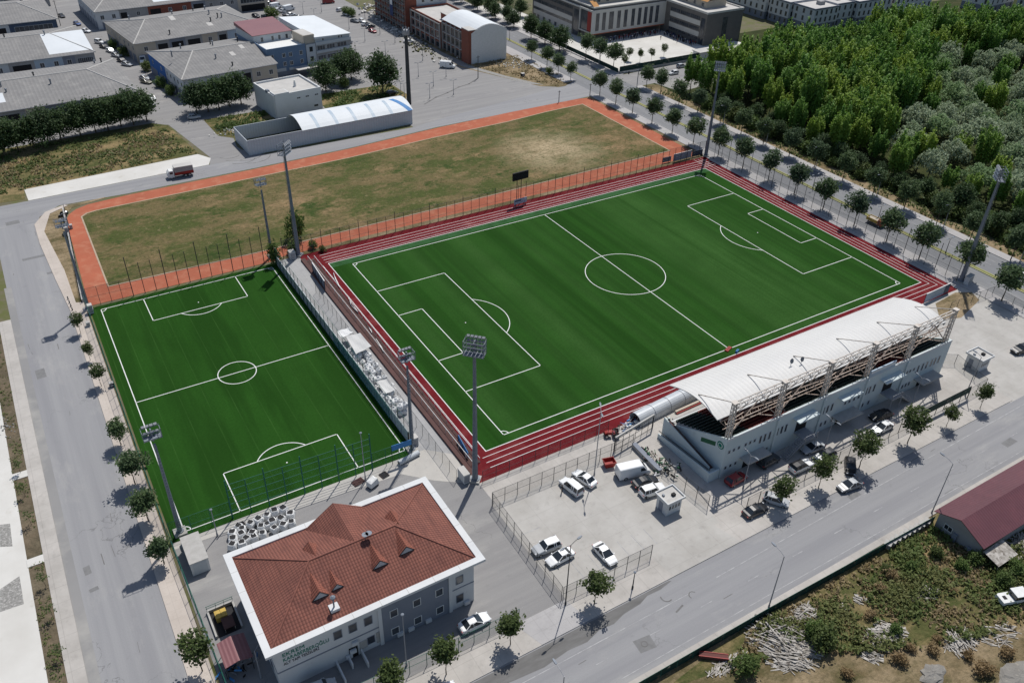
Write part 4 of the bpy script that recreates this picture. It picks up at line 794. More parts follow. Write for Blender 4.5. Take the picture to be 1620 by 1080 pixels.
for k in range(5):
    x0, x1 = MS[k], MS[k + 1]; g = MB(); c = MT - .25; lo = MT - 1.55
    for y in (.35, .95): g.bar((x0, y, c), (x1, y, c), .15)
    g.bar((x0, .65, lo), (x1, .65, lo), .15); n_ = 6
    for i in range(n_):
        a = x0 + (x1 - x0) * i / n_; b = x0 + (x1 - x0) * (i + 1) / n_; mid = (a + b) / 2
        for y in (.35, .95): g.bar((a, y, c), (mid, .65, lo), .07); g.bar((mid, .65, lo), (b, y, c), .07)
        g.bar((a, .35, c), (b, .95, c), .06)
    g.build('girder', MATS['truss'], st)
    h = MB(); xm = (x0 + x1) / 2; zr = 9.9; yb = 2.7
    for y, zz in ((yb, zr), (yb - .8, zr - 1.0), (yb - 1.2, zr + .3)): h.bar((x0, y, zz), (x1, y, zz), .13)
    for i in range(6):
        a = x0 + (x1 - x0) * i / 6; b = x0 + (x1 - x0) * (i + 1) / 6; h.bar((a, yb, zr), ((a + b) / 2, yb - .8, zr - 1.0), .07); h.bar(((a + b) / 2, yb - .8, zr - 1.0), (b, yb, zr), .07); h.bar((a, yb - 1.2, zr + .3), ((a + b) / 2, yb, zr), .06)
    h.build('purlin_truss', MATS['truss_red'], st)
    br = MB(); br.bar((x0, .6, 8.4), (xm, .65, lo), .15); br.bar((x1, .6, 8.4), (xm, .65, lo), .15); br.bar((x0, .6, 11.8), (xm, yb, zr), .12); br.bar((x1, .6, 11.8), (xm, yb, zr), .12)
    br.bar((x0 + 1.6, yb, zr), (x0 + 3.0, .65, lo), .11); br.bar((x1 - 1.6, yb, zr), (x1 - 3.0, .65, lo), .11); br.bar((x0, .6, 8.2), (x0 + 3.2, yb - .8, zr - 1), .12); br.bar((x1, .6, 8.2), (x1 - 3.2, yb - .8, zr - 1), .12)
    br.build('brace', MATS['truss_red'], st)
za = ry(.49)
for k, x in enumerate(MS):
    ty = MB(); ty.bar((x, .65, MT), (x, za[0], za[1] + .1), .13)
    if k < 5: ty.bar((x, za[0], za[1] + .1), (x + 4.2, 2.7, 10.3), .12)
    ty.build('tie_rod', MATS['truss'], st)
for x, y in ((20.0, 6.6), (22.0, 6.1)):
    z = 11.6; MB().tube((x, y, z - .2), (x, y, z + .9), .04, .04, 6).loft([[(x + .45 * cos(a), y - .05 + .15 * sin(a), z + .9 + .45 * sin(a)) for a in [2 * pi * i / 12 for i in range(12)]], [(x + .3 * cos(a), y + .1 + .1 * sin(a), z + .85 + .3 * sin(a)) for a in [2 * pi * i / 12 for i in range(12)]]]).build('dish_antenna', MATS['galv'], st)
WD = (SW, SD)
for u in (1.0, 2.0, 3.1, 4.6, 5.6, 6.6): window(st, WD, 'S', u, 5.0, .6, .75, 'panel_grey')
for u in (8.0, 9.0, 10.1, 11.9, 12.9, 13.9): window(st, WD, 'S', u, 4.1, .6, 1.75, 'panel_grey')
for u in (.9, 2.0, 3.1, 9.2, 10.2): window(st, WD, 'S', u, 1.6, .6, .75, 'panel_grey')
for u in (23.0, 24.0, 25.1, 34.0, 34.9, 36.1, 45.1, 46.0, 47.1): window(st, WD, 'S', u, 4.1 if u < 40 else 4.7, .6, 1.7 if u < 40 else .75, 'panel_grey')
for u in (28.7, 29.8, 31.0, 32.2): window(st, WD, 'S', u, 4.0, .6, .75, 'panel_grey')
for u in (48.4, 49.7, 50.9, 52.3, 53.3, 54.5): window(st, WD, 'S', u, 3.8, .6, 1.75, 'panel_grey')
for u in (23.4, 24.5, 26.2, 34.2, 35.8, 45.2, 46.2, 47.1, 19, 20): window(st, WD, 'S', u, 1.2, .6, 1.0, 'panel_grey')
for u in (11.35, 22.4, 33.3, 44.2): panel(st, WD, 'S', u - .22, u + .22, -.05, 7.9, 'wall_stand', 'pilaster', .28)
for u0, u1, z, dp in ((3.9, 9.2, 2.7, 2.0), (15.2, 20.2, 6.3, 1.5), (26.2, 31.4, 6.4, 1.2), (25.9, 31.5, 2.4, 2.2), (37.2, 42.6, 6.2, 1.5), (48.2, 54.0, 2.2, 2.2)):
    c = MB(); c.b2(u0, -dp, z, u1, -.01, z + .22); c.build('canopy', MATS['concrete_plain'] if z < 4 else MATS['wall_stand'], st)
for u in (16.5, 38.8): panel(st, WD, 'S', u, u + 2.6, 3.0, 5.6, 'dark', 'door', .05)
for u in (5.0, 27.4, 49.8): panel(st, WD, 'S', u, u + 2.6, -.05, 2.2, 'dark', 'door', .05)
def stair(u, dr):
    s = MB(); s.b2(u - 1.2, -2.6, 2.72, u + 1.6, -.02, 2.9)
    for i in range(12): s.b2(min(u + dr * (1.4 + i * .3), u + dr * (1.7 + i * .3)), -2.6, 2.7 - i * .23 - .12, max(u + dr * (1.4 + i * .3), u + dr * (1.7 + i * .3)), -1.3, 2.7 - i * .23)
    for y in (-2.6, -1.3):
        s.bar((u + dr * 1.4, y, 2.8), (u + dr * 5.0, y, .05), .14); s.bar((u + dr * 1.4, y, 3.7), (u + dr * 5.0, y, .95), .06)
        for i in range(5): s.bar((u + dr * (1.4 + .9 * i), y, 2.8 - .69 * i), (u + dr * (1.4 + .9 * i), y, 3.7 - .69 * i), .05)
    for x in (u - 1.2, u + 1.6):
        s.bar((x, -2.6, -.05), (x, -2.6, 3.8), .12)
    for zz in (3.3, 3.8): s.bar((u - 1.2, -2.6, zz), (u + 1.6, -2.6, zz), .05)
    s.build('outside_stair', MATS['grey_metal'], st)
stair(17.6, -1); stair(39.8, 1)
b = MB(); b.b2(33.1, -.35, 8.45, 39.8, -.12, 9.9); sg = b.build('sign_board', MATS['board_blue_grey'], st); MB().b2(33.2, -.38, 9.3, 39.7, -.36, 9.8).build('sign_band', MATS['line_white'], sg)
# crest and dark sign on the sloping side wall, switchback ramp
cr = MB(); cr.lathe((0, 0, 0), [(.72, 0), (.72, .04)], 24); cr.v = [(-.01 - z, 1.15 + x, 6.4 + y) for x, y, z in cr.v]; co_ = cr.build('crest', MATS['text_green'], st)
cw = MB(); cw.lathe((0, 0, 0), [(.5, 0), (.5, .03)], 24); cw.v = [(-.05 - z, 1.15 + x, 6.4 + y) for x, y, z in cw.v]; cw.build('crest_ring', MATS['line_white'], co_)
ci = MB(); ci.lathe((0, 0, 0), [(.36, 0), (.36, .03)], 24); ci.v = [(-.08 - z, 1.15 + x, 6.4 + y) for x, y, z in ci.v]; ci.build('crest_disc', MATS['text_green'], co_)
dk = MB(); dk.add([(-.02, 2.2, 5.4), (-.02, 5.4, 4.0), (-.02, 5.4, 4.9), (-.02, 2.2, 6.3), (.1, 2.2, 5.4), (.1, 5.4, 4.0), (.1, 5.4, 4.9), (.1, 2.2, 6.3)], [(0, 3, 2, 1), (0, 1, 5, 4), (3, 7, 6, 2), (1, 2, 6, 5), (0, 4, 7, 3)]); dk.build('side_opening', MATS['plastic_green'], st)
rp = MB()
def slope(x0, x1, ya, za_, yb_, zb_, m_=0): rp.add([(x0, ya, -.1), (x1, ya, -.1), (x1, yb_, -.1), (x0, yb_, -.1), (x0, ya, za_), (x1, ya, za_), (x1, yb_, zb_), (x0, yb_, zb_)], [(0, 1, 5, 4), (1, 2, 6, 5), (2, 3, 7, 6), (3, 0, 4, 7), (4, 5, 6, 7), (3, 2, 1, 0)], m_)
slope(-2.4, -2.2, 13.0, .9, 1.4, 2.0); slope(-2.2, -1.35, 13.0, .1, 1.6, 1.1, 1); slope(-1.35, -1.2, 13.2, 4.0, 1.4, 2.0); slope(-1.2, -.05, 13.0, 3.0, 1.6, 1.1, 1); slope(-2.38, -.05, 1.6, 1.1, .22, 1.1); slope(-2.4, -2.2, 1.4, 2.0, .16, 2.0); slope(-2.2, -.1, .36, 2.0, .165, 2.0); slope(-1.2, 0, 13.3, 3.4, 13.0, 3.4)
rp.build('switchback_ramp', [MATS['wall_stand'], MATS['terrace']], st)
hr = MB(); hr.bar((-2.3, 13.0, 1.5), (-2.3, 1.4, 2.6), .09); hr.bar((-1.28, 13.2, 4.5), (-1.28, 1.4, 2.5), .09); hr.bar((-2.3, .3, 2.6), (-2.3, 1.4, 2.6), .09)
hr.build('handrail', MATS['pole_dark'], st)
# players' tunnel and low walls in front of the stand
tn = thing('players_tunnel', 'arched clear plastic players tunnel beside the red track', 'tunnel', (-30.8, -42.9, 0), math.atan2(1.3, 16))
pr = [(1.35 * cos(pi * i / 10), 1.15 * sin(pi * i / 10) + 1.05) for i in range(11)]; pr = [(1.35, 0)] + pr + [(-1.35, 0)]
def shell(x0, x1, m_, nm):
    mb = MB(); n_ = len(pr); mb.add([(x, y, z) for x in (x0, x1) for y, z in pr] + [(x, y * .97, z * .97) for x in (x0, x1) for y, z in pr], [(i, i + 1, n_ + i + 1, n_ + i) for i in range(n_ - 1)] + [(2 * n_ + i, 3 * n_ + i, 3 * n_ + i + 1, 2 * n_ + i + 1) for i in range(n_ - 1)]); return mb.build(nm, MATS[m_], tn)
shell(0, 7.6, 'tent_sheet', 'cover'); shell(7.65, 14.6, 'tent_sheet', 'cover'); shell(14.8, 17.5, 'wall_cream', 'end_cover')
for x in (0, 3.8, 7.62, 11.2, 14.7):
    rb = MB()
    for (y, z), (y2, z2) in zip(pr, pr[1:]): rb.bar((x, y * 1.01, z * 1.01), (x, y2 * 1.01, z2 * 1.01), .07)
    rb.build('hoop', MATS['grey_metal'], tn)
lw = thing('low_wall', 'low pale wall with red striped kerb in front of the grandstand', 'wall', (-22.6, -44.3, 0), math.atan2(.4, 12)); MB().b2(0, -.2, 0, 12, .2, .5).build('wall_body', MATS['wall_cream'], lw); MB().b2(0, -.45, 0, 8.5, -.22, .28).build('kerb_strip', MATS['red_paint'], lw)
lw = thing('low_wall', 'long grey concrete wall along the grandstand front terrace', 'wall', (-25, -46.2, 0)); MB().b2(0, -.15, 0, 52, .15, 1.1).b2(0, -.25, 1.1, 52, .25, 1.2).build('wall_body', MATS['concrete_plain'], lw)
# ================================================================ SMALL CABINS
def cabin(label, x, y, w, d, h, door=True):
    t = thing('guard_cabin', label, 'cabin', (x, y, 0)); MB().b2(0, 0, 0, w, d, h).build('wall', MATS['wall_white'], t); MB().b2(-.35, -.35, h, w + .35, d + .35, h + .12).build('roof', MATS['flat_roof'], t)
    p = MB(); p.b2(-.35, -.35, h + .12, w + .35, -.2, h + .38).b2(-.35, d + .2, h + .12, w + .35, d + .35, h + .38).b2(-.35, -.2, h + .12, -.2, d + .2, h + .38).b2(w + .2, -.2, h + .12, w + .35, d + .2, h + .38); p.build('parapet', MATS['wall_white'], t)
    for u in (.55, 1.15, 1.75, 2.35): window(t, (w, d), 'S', u, 1.1, .45, .9, 'wall_white', 'glass')
    panel(t, (w, d), 'W', .6, 1.5, 0, 2.0, 'wall_grey', 'door', .04); window(t, (w, d), 'E', 1.2, 1.1, .6, .8, 'wall_white', 'glass')
    MB().b2(w * .55, d * .3, h + .12, w * .75, d * .5, h + .5).build('roof_hatch', MATS['dark'], t); MB().b2(w * .1, d * .6, h + .12, w * .2, d * .75, h + .4).build('vent', MATS['galv'], t); return t
cabin('small white guard cabin with flat roof in the parking lot', -40.3, -63.0, 2.9, 2.5, 2.7); cabin('small white guard cabin at the far end of the grandstand yard', 37.1, -64.0, 3.1, 3.0, 2.7)
sh = thing('storage_shed', 'white storage container with worn flat roof at corner of small pitch', 'shed', (-106.3, -38.2, 0)); MB().b2(0, 0, 0, 2.5, 5.6, 2.45).build('wall', MATS['wall_white'], sh); MB().b2(-.08, -.08, 2.45, 2.58, 5.68, 2.55).build('roof', MATS['concrete_plain'], sh); MB().b2(.3, -.05, .1, 2.2, -.002, 2.2).build('door', MATS['panel_grey'], sh); MB().b2(0, 5.7, 0, .9, 6.9, 1.0).build('side_locker', MATS['wall_white'], sh)
cn = thing('car_port', 'small maroon metal canopy beside the clubhouse', 'canopy', (-106.6, -57.1, 0))
MB().add([(0, 0, 2.6), (1.75, 0, 3.0), (1.75, 4.1, 3.0), (0, 4.1, 2.6), (0, 0, 2.52), (1.75, 0, 2.92), (1.75, 4.1, 2.92), (0, 4.1, 2.52)], [(0, 1, 2, 3), (7, 6, 5, 4), (0, 4, 5, 1), (1, 5, 6, 2), (2, 6, 7, 3), (3, 7, 4, 0)]).add([(1.75, 0, 3.0), (3.5, 0, 2.6), (3.5, 4.1, 2.6), (1.75, 4.1, 3.0), (1.75, 0, 2.92), (3.5, 0, 2.52), (3.5, 4.1, 2.52), (1.75, 4.1, 2.92)], [(0, 1, 2, 3), (7, 6, 5, 4), (0, 4, 5, 1), (1, 5, 6, 2), (2, 6, 7, 3)]).build('roof', MATS['roof_rose'], cn)
for x in (.15, 3.3):
    for y in (.15, 3.9): MB().tube((x, y, 0), (x, y, 2.56), .06, .06, 6).build('post', MATS['pole_dark'], cn)
pt = thing('sunken_stair', 'sunken stair pit with concrete rim beside clubhouse', 'stair pit', (-106.3, -50.2, 0))
MB().b2(0, 0, .0, .25, 4.8, .5).b2(3.4, 0, .0, 3.65, 4.8, .5).b2(.25, 4.55, .0, 3.4, 4.8, .5).build('rim_wall', MATS['concrete_plain'], pt); MB().b2(.25, 0, .012, 3.4, 4.55, .04).build('pit_floor', MATS['dark'], pt)
rl = MB()
for z in (.9, 1.3): rl.bar((0, 4.7, z), (3.65, 4.7, z), .05)
for x in (.1, 1.3, 2.4, 3.55): rl.bar((x, 4.7, .4), (x, 4.7, 1.3), .05)
rl.build('railing', MATS['pole_green'], pt)
cg = thing('yellow_crate', 'pale yellow double crate standing in the stair pit', 'crate', (-105.5, -47.8, .04))
for x in (0, .78): c_ = MB().b2(x, 0, 0, x + .74, 1.35, .9); c_.build('box', MATS['yellow_paint'], cg); MB().b2(x + .15, .3, .9, x + .59, 1.05, .93).build('lid', MATS['yellow_paint'], cg)
tb = thing('timber_table', 'long dark timber bench lying in the stair pit', 'bench', (-105.0, -49.9, .04)); MB().b2(0, 0, .65, 1.5, 2.0, .75).build('top', MATS['terrace'], tb)
for x in (.1, 1.4):
    for y in (.1, 1.9): MB().bar((x, y, 0), (x, y, .65), .08).build('leg', MATS['timber_grey'], tb)
# ================================================================ RED ROOFED HOUSE AND YARD
rh = thing('maroon_roof_house', 'low grey house under a long maroon metal gable roof behind the roadside fence', 'house', (-6.0, -93.4, 0))
MB().b2(.7, .5, -.1, 42, 7.9, 3.0).build('wall', MATS['wall_mid'], rh)
mb = MB(); Y = (0, 4.45, 8.5); Zz = (3.0, 4.9, 3.2)
for dz, fl in ((0, 0), (-.12, 1)):
    vs = [(x, y, z + dz) for x in (0, 44) for y, z in zip(Y, Zz)]; mb.add(vs, [(0, 3, 4, 1), (1, 4, 5, 2)] if not fl else [(1, 4, 3, 0), (2, 5, 4, 1)])
mb.add([(0, y, z + q) for q in (0, -.12) for y, z in zip(Y, Zz)], [(0, 1, 4, 3), (1, 2, 5, 4)]); mb.build('roof', MATS['roof_maroon'], rh)
MB().add([(.7, .5, 3.0), (.7, 7.9, 3.0), (.7, 4.4, 4.75)], [(0, 2, 1)]).build('gable', MATS['wall_mid'], rh)
window(rh, (0.7, 8), 'W', 2.1, 1.0, 1.4, 1.0, 'line_white', 'glass', mull=2).location.x = .68
MB().b2(.4, 4.2, 0, .68, 4.9, 1.6).b2(.3, 1.6, 0, .68, 2.3, 1.1).build('wall_cabinet', MATS['wall_grey'], rh)
MB().add([(.5, -2.6, 1.5), (5.2, -2.6, 1.5), (5.2, .1, 2.1), (.5, .1, 2.1), (.5, -2.6, 1.42), (5.2, -2.6, 1.42), (5.2, .1, 2.02), (.5, .1, 2.02)], [(0, 1, 2, 3), (7, 6, 5, 4), (0, 4, 5, 1), (1, 5, 6, 2), (3, 7, 4, 0)]).build('lean_to_roof', MATS['timber_grey'], rh)
for x in (.7, 5.0): MB().tube((x, -2.5, 0), (x, -2.5, 1.42), .05, .05, 5).build('post', MATS['timber_grey'], rh)
hv = MB().b2(0, 0, .15, 1.0, .9, .95).mesh('box', MATS['timber_grey']); hl = MB().b2(-.08, -.08, .95, 1.08, .98, 1.06).mesh('lid', MATS['concrete_plain'])
for i in range(9):
    p = G(1406 + i * 7.6, 871 - i * 4.5); t = thing('beehive_box', 'weathered lidded box in the row along the green fence', 'box', (p[0], p[1], 0), rnd.uniform(.35, .55), 'row of weathered boxes by the fence'); link('box', hv, t); link('lid', hl, t)
# ================================================================ FAR BUILDINGS
# long panelled sports shed
ls = thing('panelled_shed', 'long white panelled shed with curved roof and blue stripes by practice track', 'shed', (-54.3, 106.6, 0), math.atan2(1.2, 52))
MB().b2(0, 0, -.1, 52.4, .2, 4.5).build('front_wall', MATS['panel_ribbed'], ls); MB().b2(0, 12.8, -.1, 52.4, 13, 4.3).build('rear_wall', MATS['panel_ribbed'], ls); MB().b2(52.2, .2, -.1, 52.4, 12.8, 4.4).b2(0, .2, -.1, .2, 12.8, 4.2).build('end_wall', MATS['panel_ribbed'], ls)
mb = MB(); x0, x1 = 16.4, 52.7; n_ = 10
def arcz(i): y = -.2 + 13.4 * i / n_; return y, 4.5 + 2.1 * sin(pi * i / n_) ** .9
mb.add([(x, *arcz(i)) for i in range(n_ + 1) for x in (x0, x1)] + [(x, arcz(i)[0], arcz(i)[1] - .1) for i in range(n_ + 1) for x in (x0, x1)], [(2 * i, 2 * i + 1, 2 * i + 3, 2 * i + 2) for i in range(n_)] + [(22 + 2 * i, 24 + 2 * i, 25 + 2 * i, 23 + 2 * i) for i in range(n_)] + [(2 * i, 2 * i + 2, 24 + 2 * i, 22 + 2 * i) for i in range(n_)])
mb.build('roof', MATS['white_sheet'], ls)
for k, x in enumerate((21.5, 27.5, 33.5, 39.5, 45.5, 50.4)):
    sp_ = MB(); wd = .5 if k < 5 else .8
    sp_.add([(x + q + (0 if k < 5 else (2 - i) * .7), arcz(i)[0], arcz(i)[1] + .015) for i in range(0 if k == 5 else 0, n_ // 2 + 1) for q in (-wd, wd)], [(2 * i, 2 * i + 1, 2 * i + 3, 2 * i + 2) for i in range(n_ // 2)]); sp_.build('roof_stripe', MATS['board_blue_grey'] if k < 5 else MATS['sign_blue'], ls)
# flat white block
fw = thing('white_block', 'low flat roofed white building with roof parapet behind the panelled shed', 'building', (-38.2, 131.4, 0), R(6)); FW = (16.2, 15.5)
MB().b2(0, 0, -.1, *FW, 6.6).build('wall', MATS['wall_white'], fw); flat_roof(fw, 0, 0, *FW, 6.9, 'flat_roof', .55, .4); fw.children[-1].location.z = .002
for u in (8.3, 11.3, 14.5): window(fw, FW, 'S', u, 5.0, 1.3, .6, 'wall_white', 'glass', mull=2)
window(fw, FW, 'S', 4.9, 3.0, .8, 1.6, 'wall_white', 'glass'); window(fw, FW, 'S', 14.0, 1.4, 1.6, .8, 'wall_white', 'glass')
MB().b2(0.3, -.3, 0, 5.2, 3.2, 7.9).build('stair_tower', MATS['wall_white'], fw); MB().b2(.6, 0.0, 7.9, 4.9, 2.9, 7.93).build('tower_roof', MATS['flat_roof'], fw)
MB().lathe((10.3, 6.5, 6.9), [(.5, 0), (.4, .9), (.25, 1.6), (.3, 2.0)], 10).build('chimney', MATS['line_white'], fw); MB().b2(-.1, 4.5, 7.0, .8, 5.9, 7.9).build('water_tank', MATS['galv'], fw)
# blue and white factory offices
bo = thing('blue_office_block', 'blue three storey office block with rose metal roof on its rear storey', 'building', (-27.6, 170.4, 0), R(5)); BO = (14.6, 28.0)
MB().b2(0, 0, -.1, 14.6, 28, 9.6).build('wall', MATS['wall_blue'], bo); MB().b2(.3, .3, 9.35, 14.3, 11.2, 9.62).build('terrace_floor', MATS['line_white'], bo); MB().b2(0, 0, 9.6, 14.6, .3, 10.3).b2(0, .3, 9.6, .3, 11, 10.3).build('parapet', MATS['wall_blue'], bo)
MB().b2(0.05, 11.2, 9.6, 14.55, 27.9, 12.4).build('upper_wall', MATS['panel_grey'], bo); hr_ = MB(); hr_.add([(-.3, 10.9, 12.4), (14.8, 10.9, 12.4), (14.8, 28.2, 13.6), (-.3, 28.2, 13.6), (-.3, 10.9, 12.25), (14.8, 10.9, 12.25), (14.8, 28.2, 12.3), (-.3, 28.2, 12.3)], [(0, 1, 2, 3), (0, 4, 5, 1), (1, 5, 6, 2), (3, 7, 4, 0), (2, 6, 7, 3)]); hr_.build('roof', MATS['roof_rose'], bo)
for z in (3.7, 6.7):
    for u in (1.8, 6.2, 8.7, 12.7): window(bo, BO, 'S', u, z, 1.25, 1.5, 'line_white', 'pane', mull=2)
for u in (3.2, 7.2, 9.8, 12.6): o = window(bo, BO, 'S', u, 9.8, 1.1, 1.7, 'line_white', 'pane'); o.location.y = 11.17
panel(bo, BO, 'S', 1.2, 6.4, 2.0, 3.1, 'panel_grey', 'sign', .1); panel(bo, BO, 'S', 7.6, 14.0, 2.0, 2.9, 'panel_grey', 'sign', .1); panel(bo, BO, 'S', .8, 14, 0, 1.9, 'wall_grey', 'shutter', .05)
wo = thing('white_office_block', 'white three storey offices with ribbon windows and pitched white metal roof', 'building', (-12.8, 172.0, 0), R(8)); WO = (18.0, 27.0)
MB().b2(0, 0, -.1, 18, 27, 9.8).build('wall', MATS['wall_mid'], wo); MB().b2(3.9, .0, 9.8, 18, 27, 11.2).build('attic_wall', MATS['panel_grey'], wo)
MB().add([(3.6, -.4, 11.9), (18.3, -.4, 11.2), (18.3, 27.3, 11.8), (3.6, 27.3, 13.2), (3.6, -.4, 11.2), (18.3, -.4, 11.05), (18.3, 27.3, 11.2), (3.6, 27.3, 11.2)], [(0, 1, 2, 3), (0, 4, 5, 1), (1, 5, 6, 2), (2, 6, 7, 3), (3, 7, 4, 0)]).build('roof', MATS['white_sheet'], wo)
MB().b2(-.4, .4, 9.6, 3.9, 9, 12.8).build('lift_tower', MATS['wall_cream'], wo); MB().b2(-.2, .6, 12.8, 3.7, 8.8, 12.86).build('tower_roof', MATS['flat_roof'], wo)
panel(wo, WO, 'S', 0, 3.7, 2.6, 9.7, 'panel_grey', 'facade_panel', .12)
for z in (3.6, 7.0):
    o = window(wo, WO, 'S', 1.9, z, 1.5, 1.9, 'panel_grey', 'glass'); o.location.y = -.13; panel(wo, WO, 'S', 3.9, 18.2, z - 1.0, z - .1, 'panel_grey', 'facade_panel', .35)
    for u, ww in ((6.0, 3.2), (9.9, 3.4), (14.5, 4.0)): window(wo, WO, 'S', u, z, ww, 1.6, 'panel_grey', 'pane', mull=3)
panel(wo, WO, 'S', 3.9, 18.2, 8.9, 10.0, 'panel_grey', 'facade_panel', .35)
for u in (7, 13.5, 14.6): window(wo, WO, 'S', u, 10.1, .8, .9, 'line_white', 'pane')
panel(wo, WO, 'S', 4, 9, .1, 2.4, 'wall_maroon', 'shop_front', .08); cnp = MB().b2(-6.0, -4.4, 2.6, 2.0, -.4, 2.85); cnp.build('porch_roof', MATS['flat_roof'], wo)
# workshop rows
def workshop(label, x, y, rz, w, d, eave, ridge, ends, segs, west=None, patches=(), vents=(), seed=1):
    r = random.Random(seed); t = thing('workshop_row', label, 'building', (x, y, 0), R(rz), 'rows of grey roofed workshops'); D = (w, d)
    MB().b2(0, 0, -.1, w, d, eave - .05).build('wall', MATS['wall_mid'], t)
    u = 0
    for i, (ln, m_, op) in enumerate(segs):
        u1 = min(w, u + ln); panel(t, D, 'S', u, u1, -.05, eave - .12, m_, 'facade_panel', .05 + .008 * (i % 2))
        c = (u + u1) / 2; L_ = u1 - u
        if op == 'door':
            b_ = panel(t, D, 'S', c - L_ * .36, c + L_ * .36, .0, eave * .78, 'dark', 'opening_shade_panel', .085)  # open garage: its inner shade painted as a dark panel on the wall
        elif op == 'win':
            for k in range(max(1, int(L_ / 4.2))): window(t, D, 'S', u + (k + .5) * L_ / max(1, int(L_ / 4.2)), eave * .52, 1.5, 1.7, 'line_white', 'pane', mull=2).location.y = -.07
            panel(t, D, 'S', c - L_ * .3, c + L_ * .3, .0, 2.6, 'wall_grey', 'shutter', .09)
        elif op == 'ribbon':
            window(t, D, 'S', c, eave * .48, L_ * .8, 2.0, 'panel_grey', 'pane', mull=8).location.y = -.07; panel(t, D, 'S', c - L_ * .4, c + L_ * .4, .0, 2.6, 'dark', 'opening_shade_panel', .09)  # lower panel: shade of the open garage put into its dark colour
        u = u1
    if west:
        v = 0
        for ln, m_, n_ in west:
            panel(t, D, 'W', v, v + ln, -.05, eave - .12, m_, 'facade_panel', .05)
            for k in range(n_):
                cc = v + (k + .5) * ln / n_; o = window(t, D, 'W', cc, eave * .58, 1.0, 1.4, 'panel_grey', 'glass'); o.location.x = -.06
                panel(t, D, 'W', cc - ln / n_ * .38, cc + ln / n_ * .38, .0, 2.7, 'wall_grey', 'shutter', .09)
            v += ln
    for s_ in (1,):
        for k in range(int(d / 6)): window(t, D, 'E', 3 + k * 6, eave * .5, 1.6, 1.8, 'panel_grey', 'glass')
    hip_roof(t, -.5, -.6, w + .5, d + .5, eave, ridge, 'roof_fibre', ends, inset=d * .30)
    zz = lambda v: eave + (ridge - eave) * min(v, d - v) / (d / 2)
    for u0, u1, v0, v1, m_ in patches:
        MB().add([(u0, v0, zz(v0) + .09), (u1, v0, zz(v0) + .09), (u1, v1, zz(v1) + .09), (u0, v1, zz(v1) + .09), (u0, v0, zz(v0) - .1), (u1, v0, zz(v0) - .1), (u1, v1, zz(v1) - .1), (u0, v1, zz(v1) - .1)], [(0, 1, 2, 3), (0, 4, 5, 1), (1, 5, 6, 2), (2, 6, 7, 3), (3, 7, 4, 0)]).build('roof_sheet', MATS[m_], t)
    i_ = d * .30; a_, b_ = (-.5 + (i_ if ends[0] else 0)), (w + .5 - (i_ if ends[1] else 0)); rcp = MB(); ymid = d / 2 - .05; pr_ = [((a_, ymid, ridge), (b_, ymid, ridge))]
    if ends[0]: pr_ += [((a_, ymid, ridge), (-.5, -.6, eave)), ((a_, ymid, ridge), (-.5, d + .5, eave))]
    if ends[1]: pr_ += [((b_, ymid, ridge), (w + .5, -.6, eave)), ((b_, ymid, ridge), (w + .5, d + .5, eave))]
    for p_, q_ in pr_: rcp.tube(p_, q_, .22, .22, 6)
    rcp.build('ridge_cap', MATS['flat_roof'], t)
    gl = MB().tube((-.0, -.7, 0), (w, -.7, 0), .12, .12, 6); gl.build('gutter', MATS['grey_metal'], t, (0, 0, eave - .12))
    for k in range(vents):
        u, v = r.uniform(w * .06, w * .94), r.uniform(d * .08, d * .9); z = zz(v); hh = r.uniform(.8, 1.6); MB().tube((u, v, z - .3), (u, v, z + hh), .22, .22, 8).lathe((u, v, z + hh), [(.34, 0), (.38, .22), (.1, .42)], 8).build('roof_vent', MATS['pole_dark' if k % 2 else 'galv'], t)
    return t
workshop('pale roofed workshop row nearest the rough grass at left', -138, 157.2, 1.5, 64.5, 37.5, 6.4, 9.6, (False, True), [(20, 'wall_cream', 'win'), (12, 'wall_mid', 'door'), (5.5, 'wall_cream', 'win'), (12, 'wall_grey', 'ribbon'), (9, 'wall_maroon', 'win'), (6, 'panel_grey', 'win')], [(37, 'panel_grey', 6)], [(22, 28, 5, 11, 'white_sheet')], 9, 2)
workshop('workshop row with large white roof patch beside the left street', -140, 206, 1.2, 61.5, 38, 6.8, 10.0, (False, True), [(16, 'panel_grey', 'win'), (7, 'wall_cream', 'door'), (11, 'panel_grey', 'win'), (8, 'wall_mid', 'door'), (9, 'board_blue_grey', 'win'), (4, 'wall_grey', 'win'), (7, 'wall_mid', 'ribbon')], [(38, 'panel_grey', 6)], [(47.5, 61.6, .1, 18.6, 'white_sheet')], 8, 3)
workshop('farthest left workshop row with navy corner unit', -150, 259, 1.0, 66, 38, 6.8, 10.0, (False, True), [(34, 'panel_grey', 'win'), (6, 'panel_grey', 'door'), (9, 'panel_grey', 'door'), (17, 'board_navy', 'ribbon')], [(38, 'wall_mid', 5)], [(20, 44, 3, 10, 'flat_roof')], 6, 4)
workshop('workshop row with bright blue street wall behind dark trees', -58.8, 161.2, 5.5, 32.5, 36, 7.2, 10.3, (True, False), [(11, 'wall_white', 'win'), (9, 'wall_white', 'win'), (3.5, 'wall_mid', 'door'), (9, 'wall_cream', 'win')], [(18, 'wall_bright_blue', 2), (18, 'wall_white', 5)], [(26, 27.5, 14, 17, 'flat_roof'), (21, 22.5, 10, 13, 'flat_roof')], 7, 5)
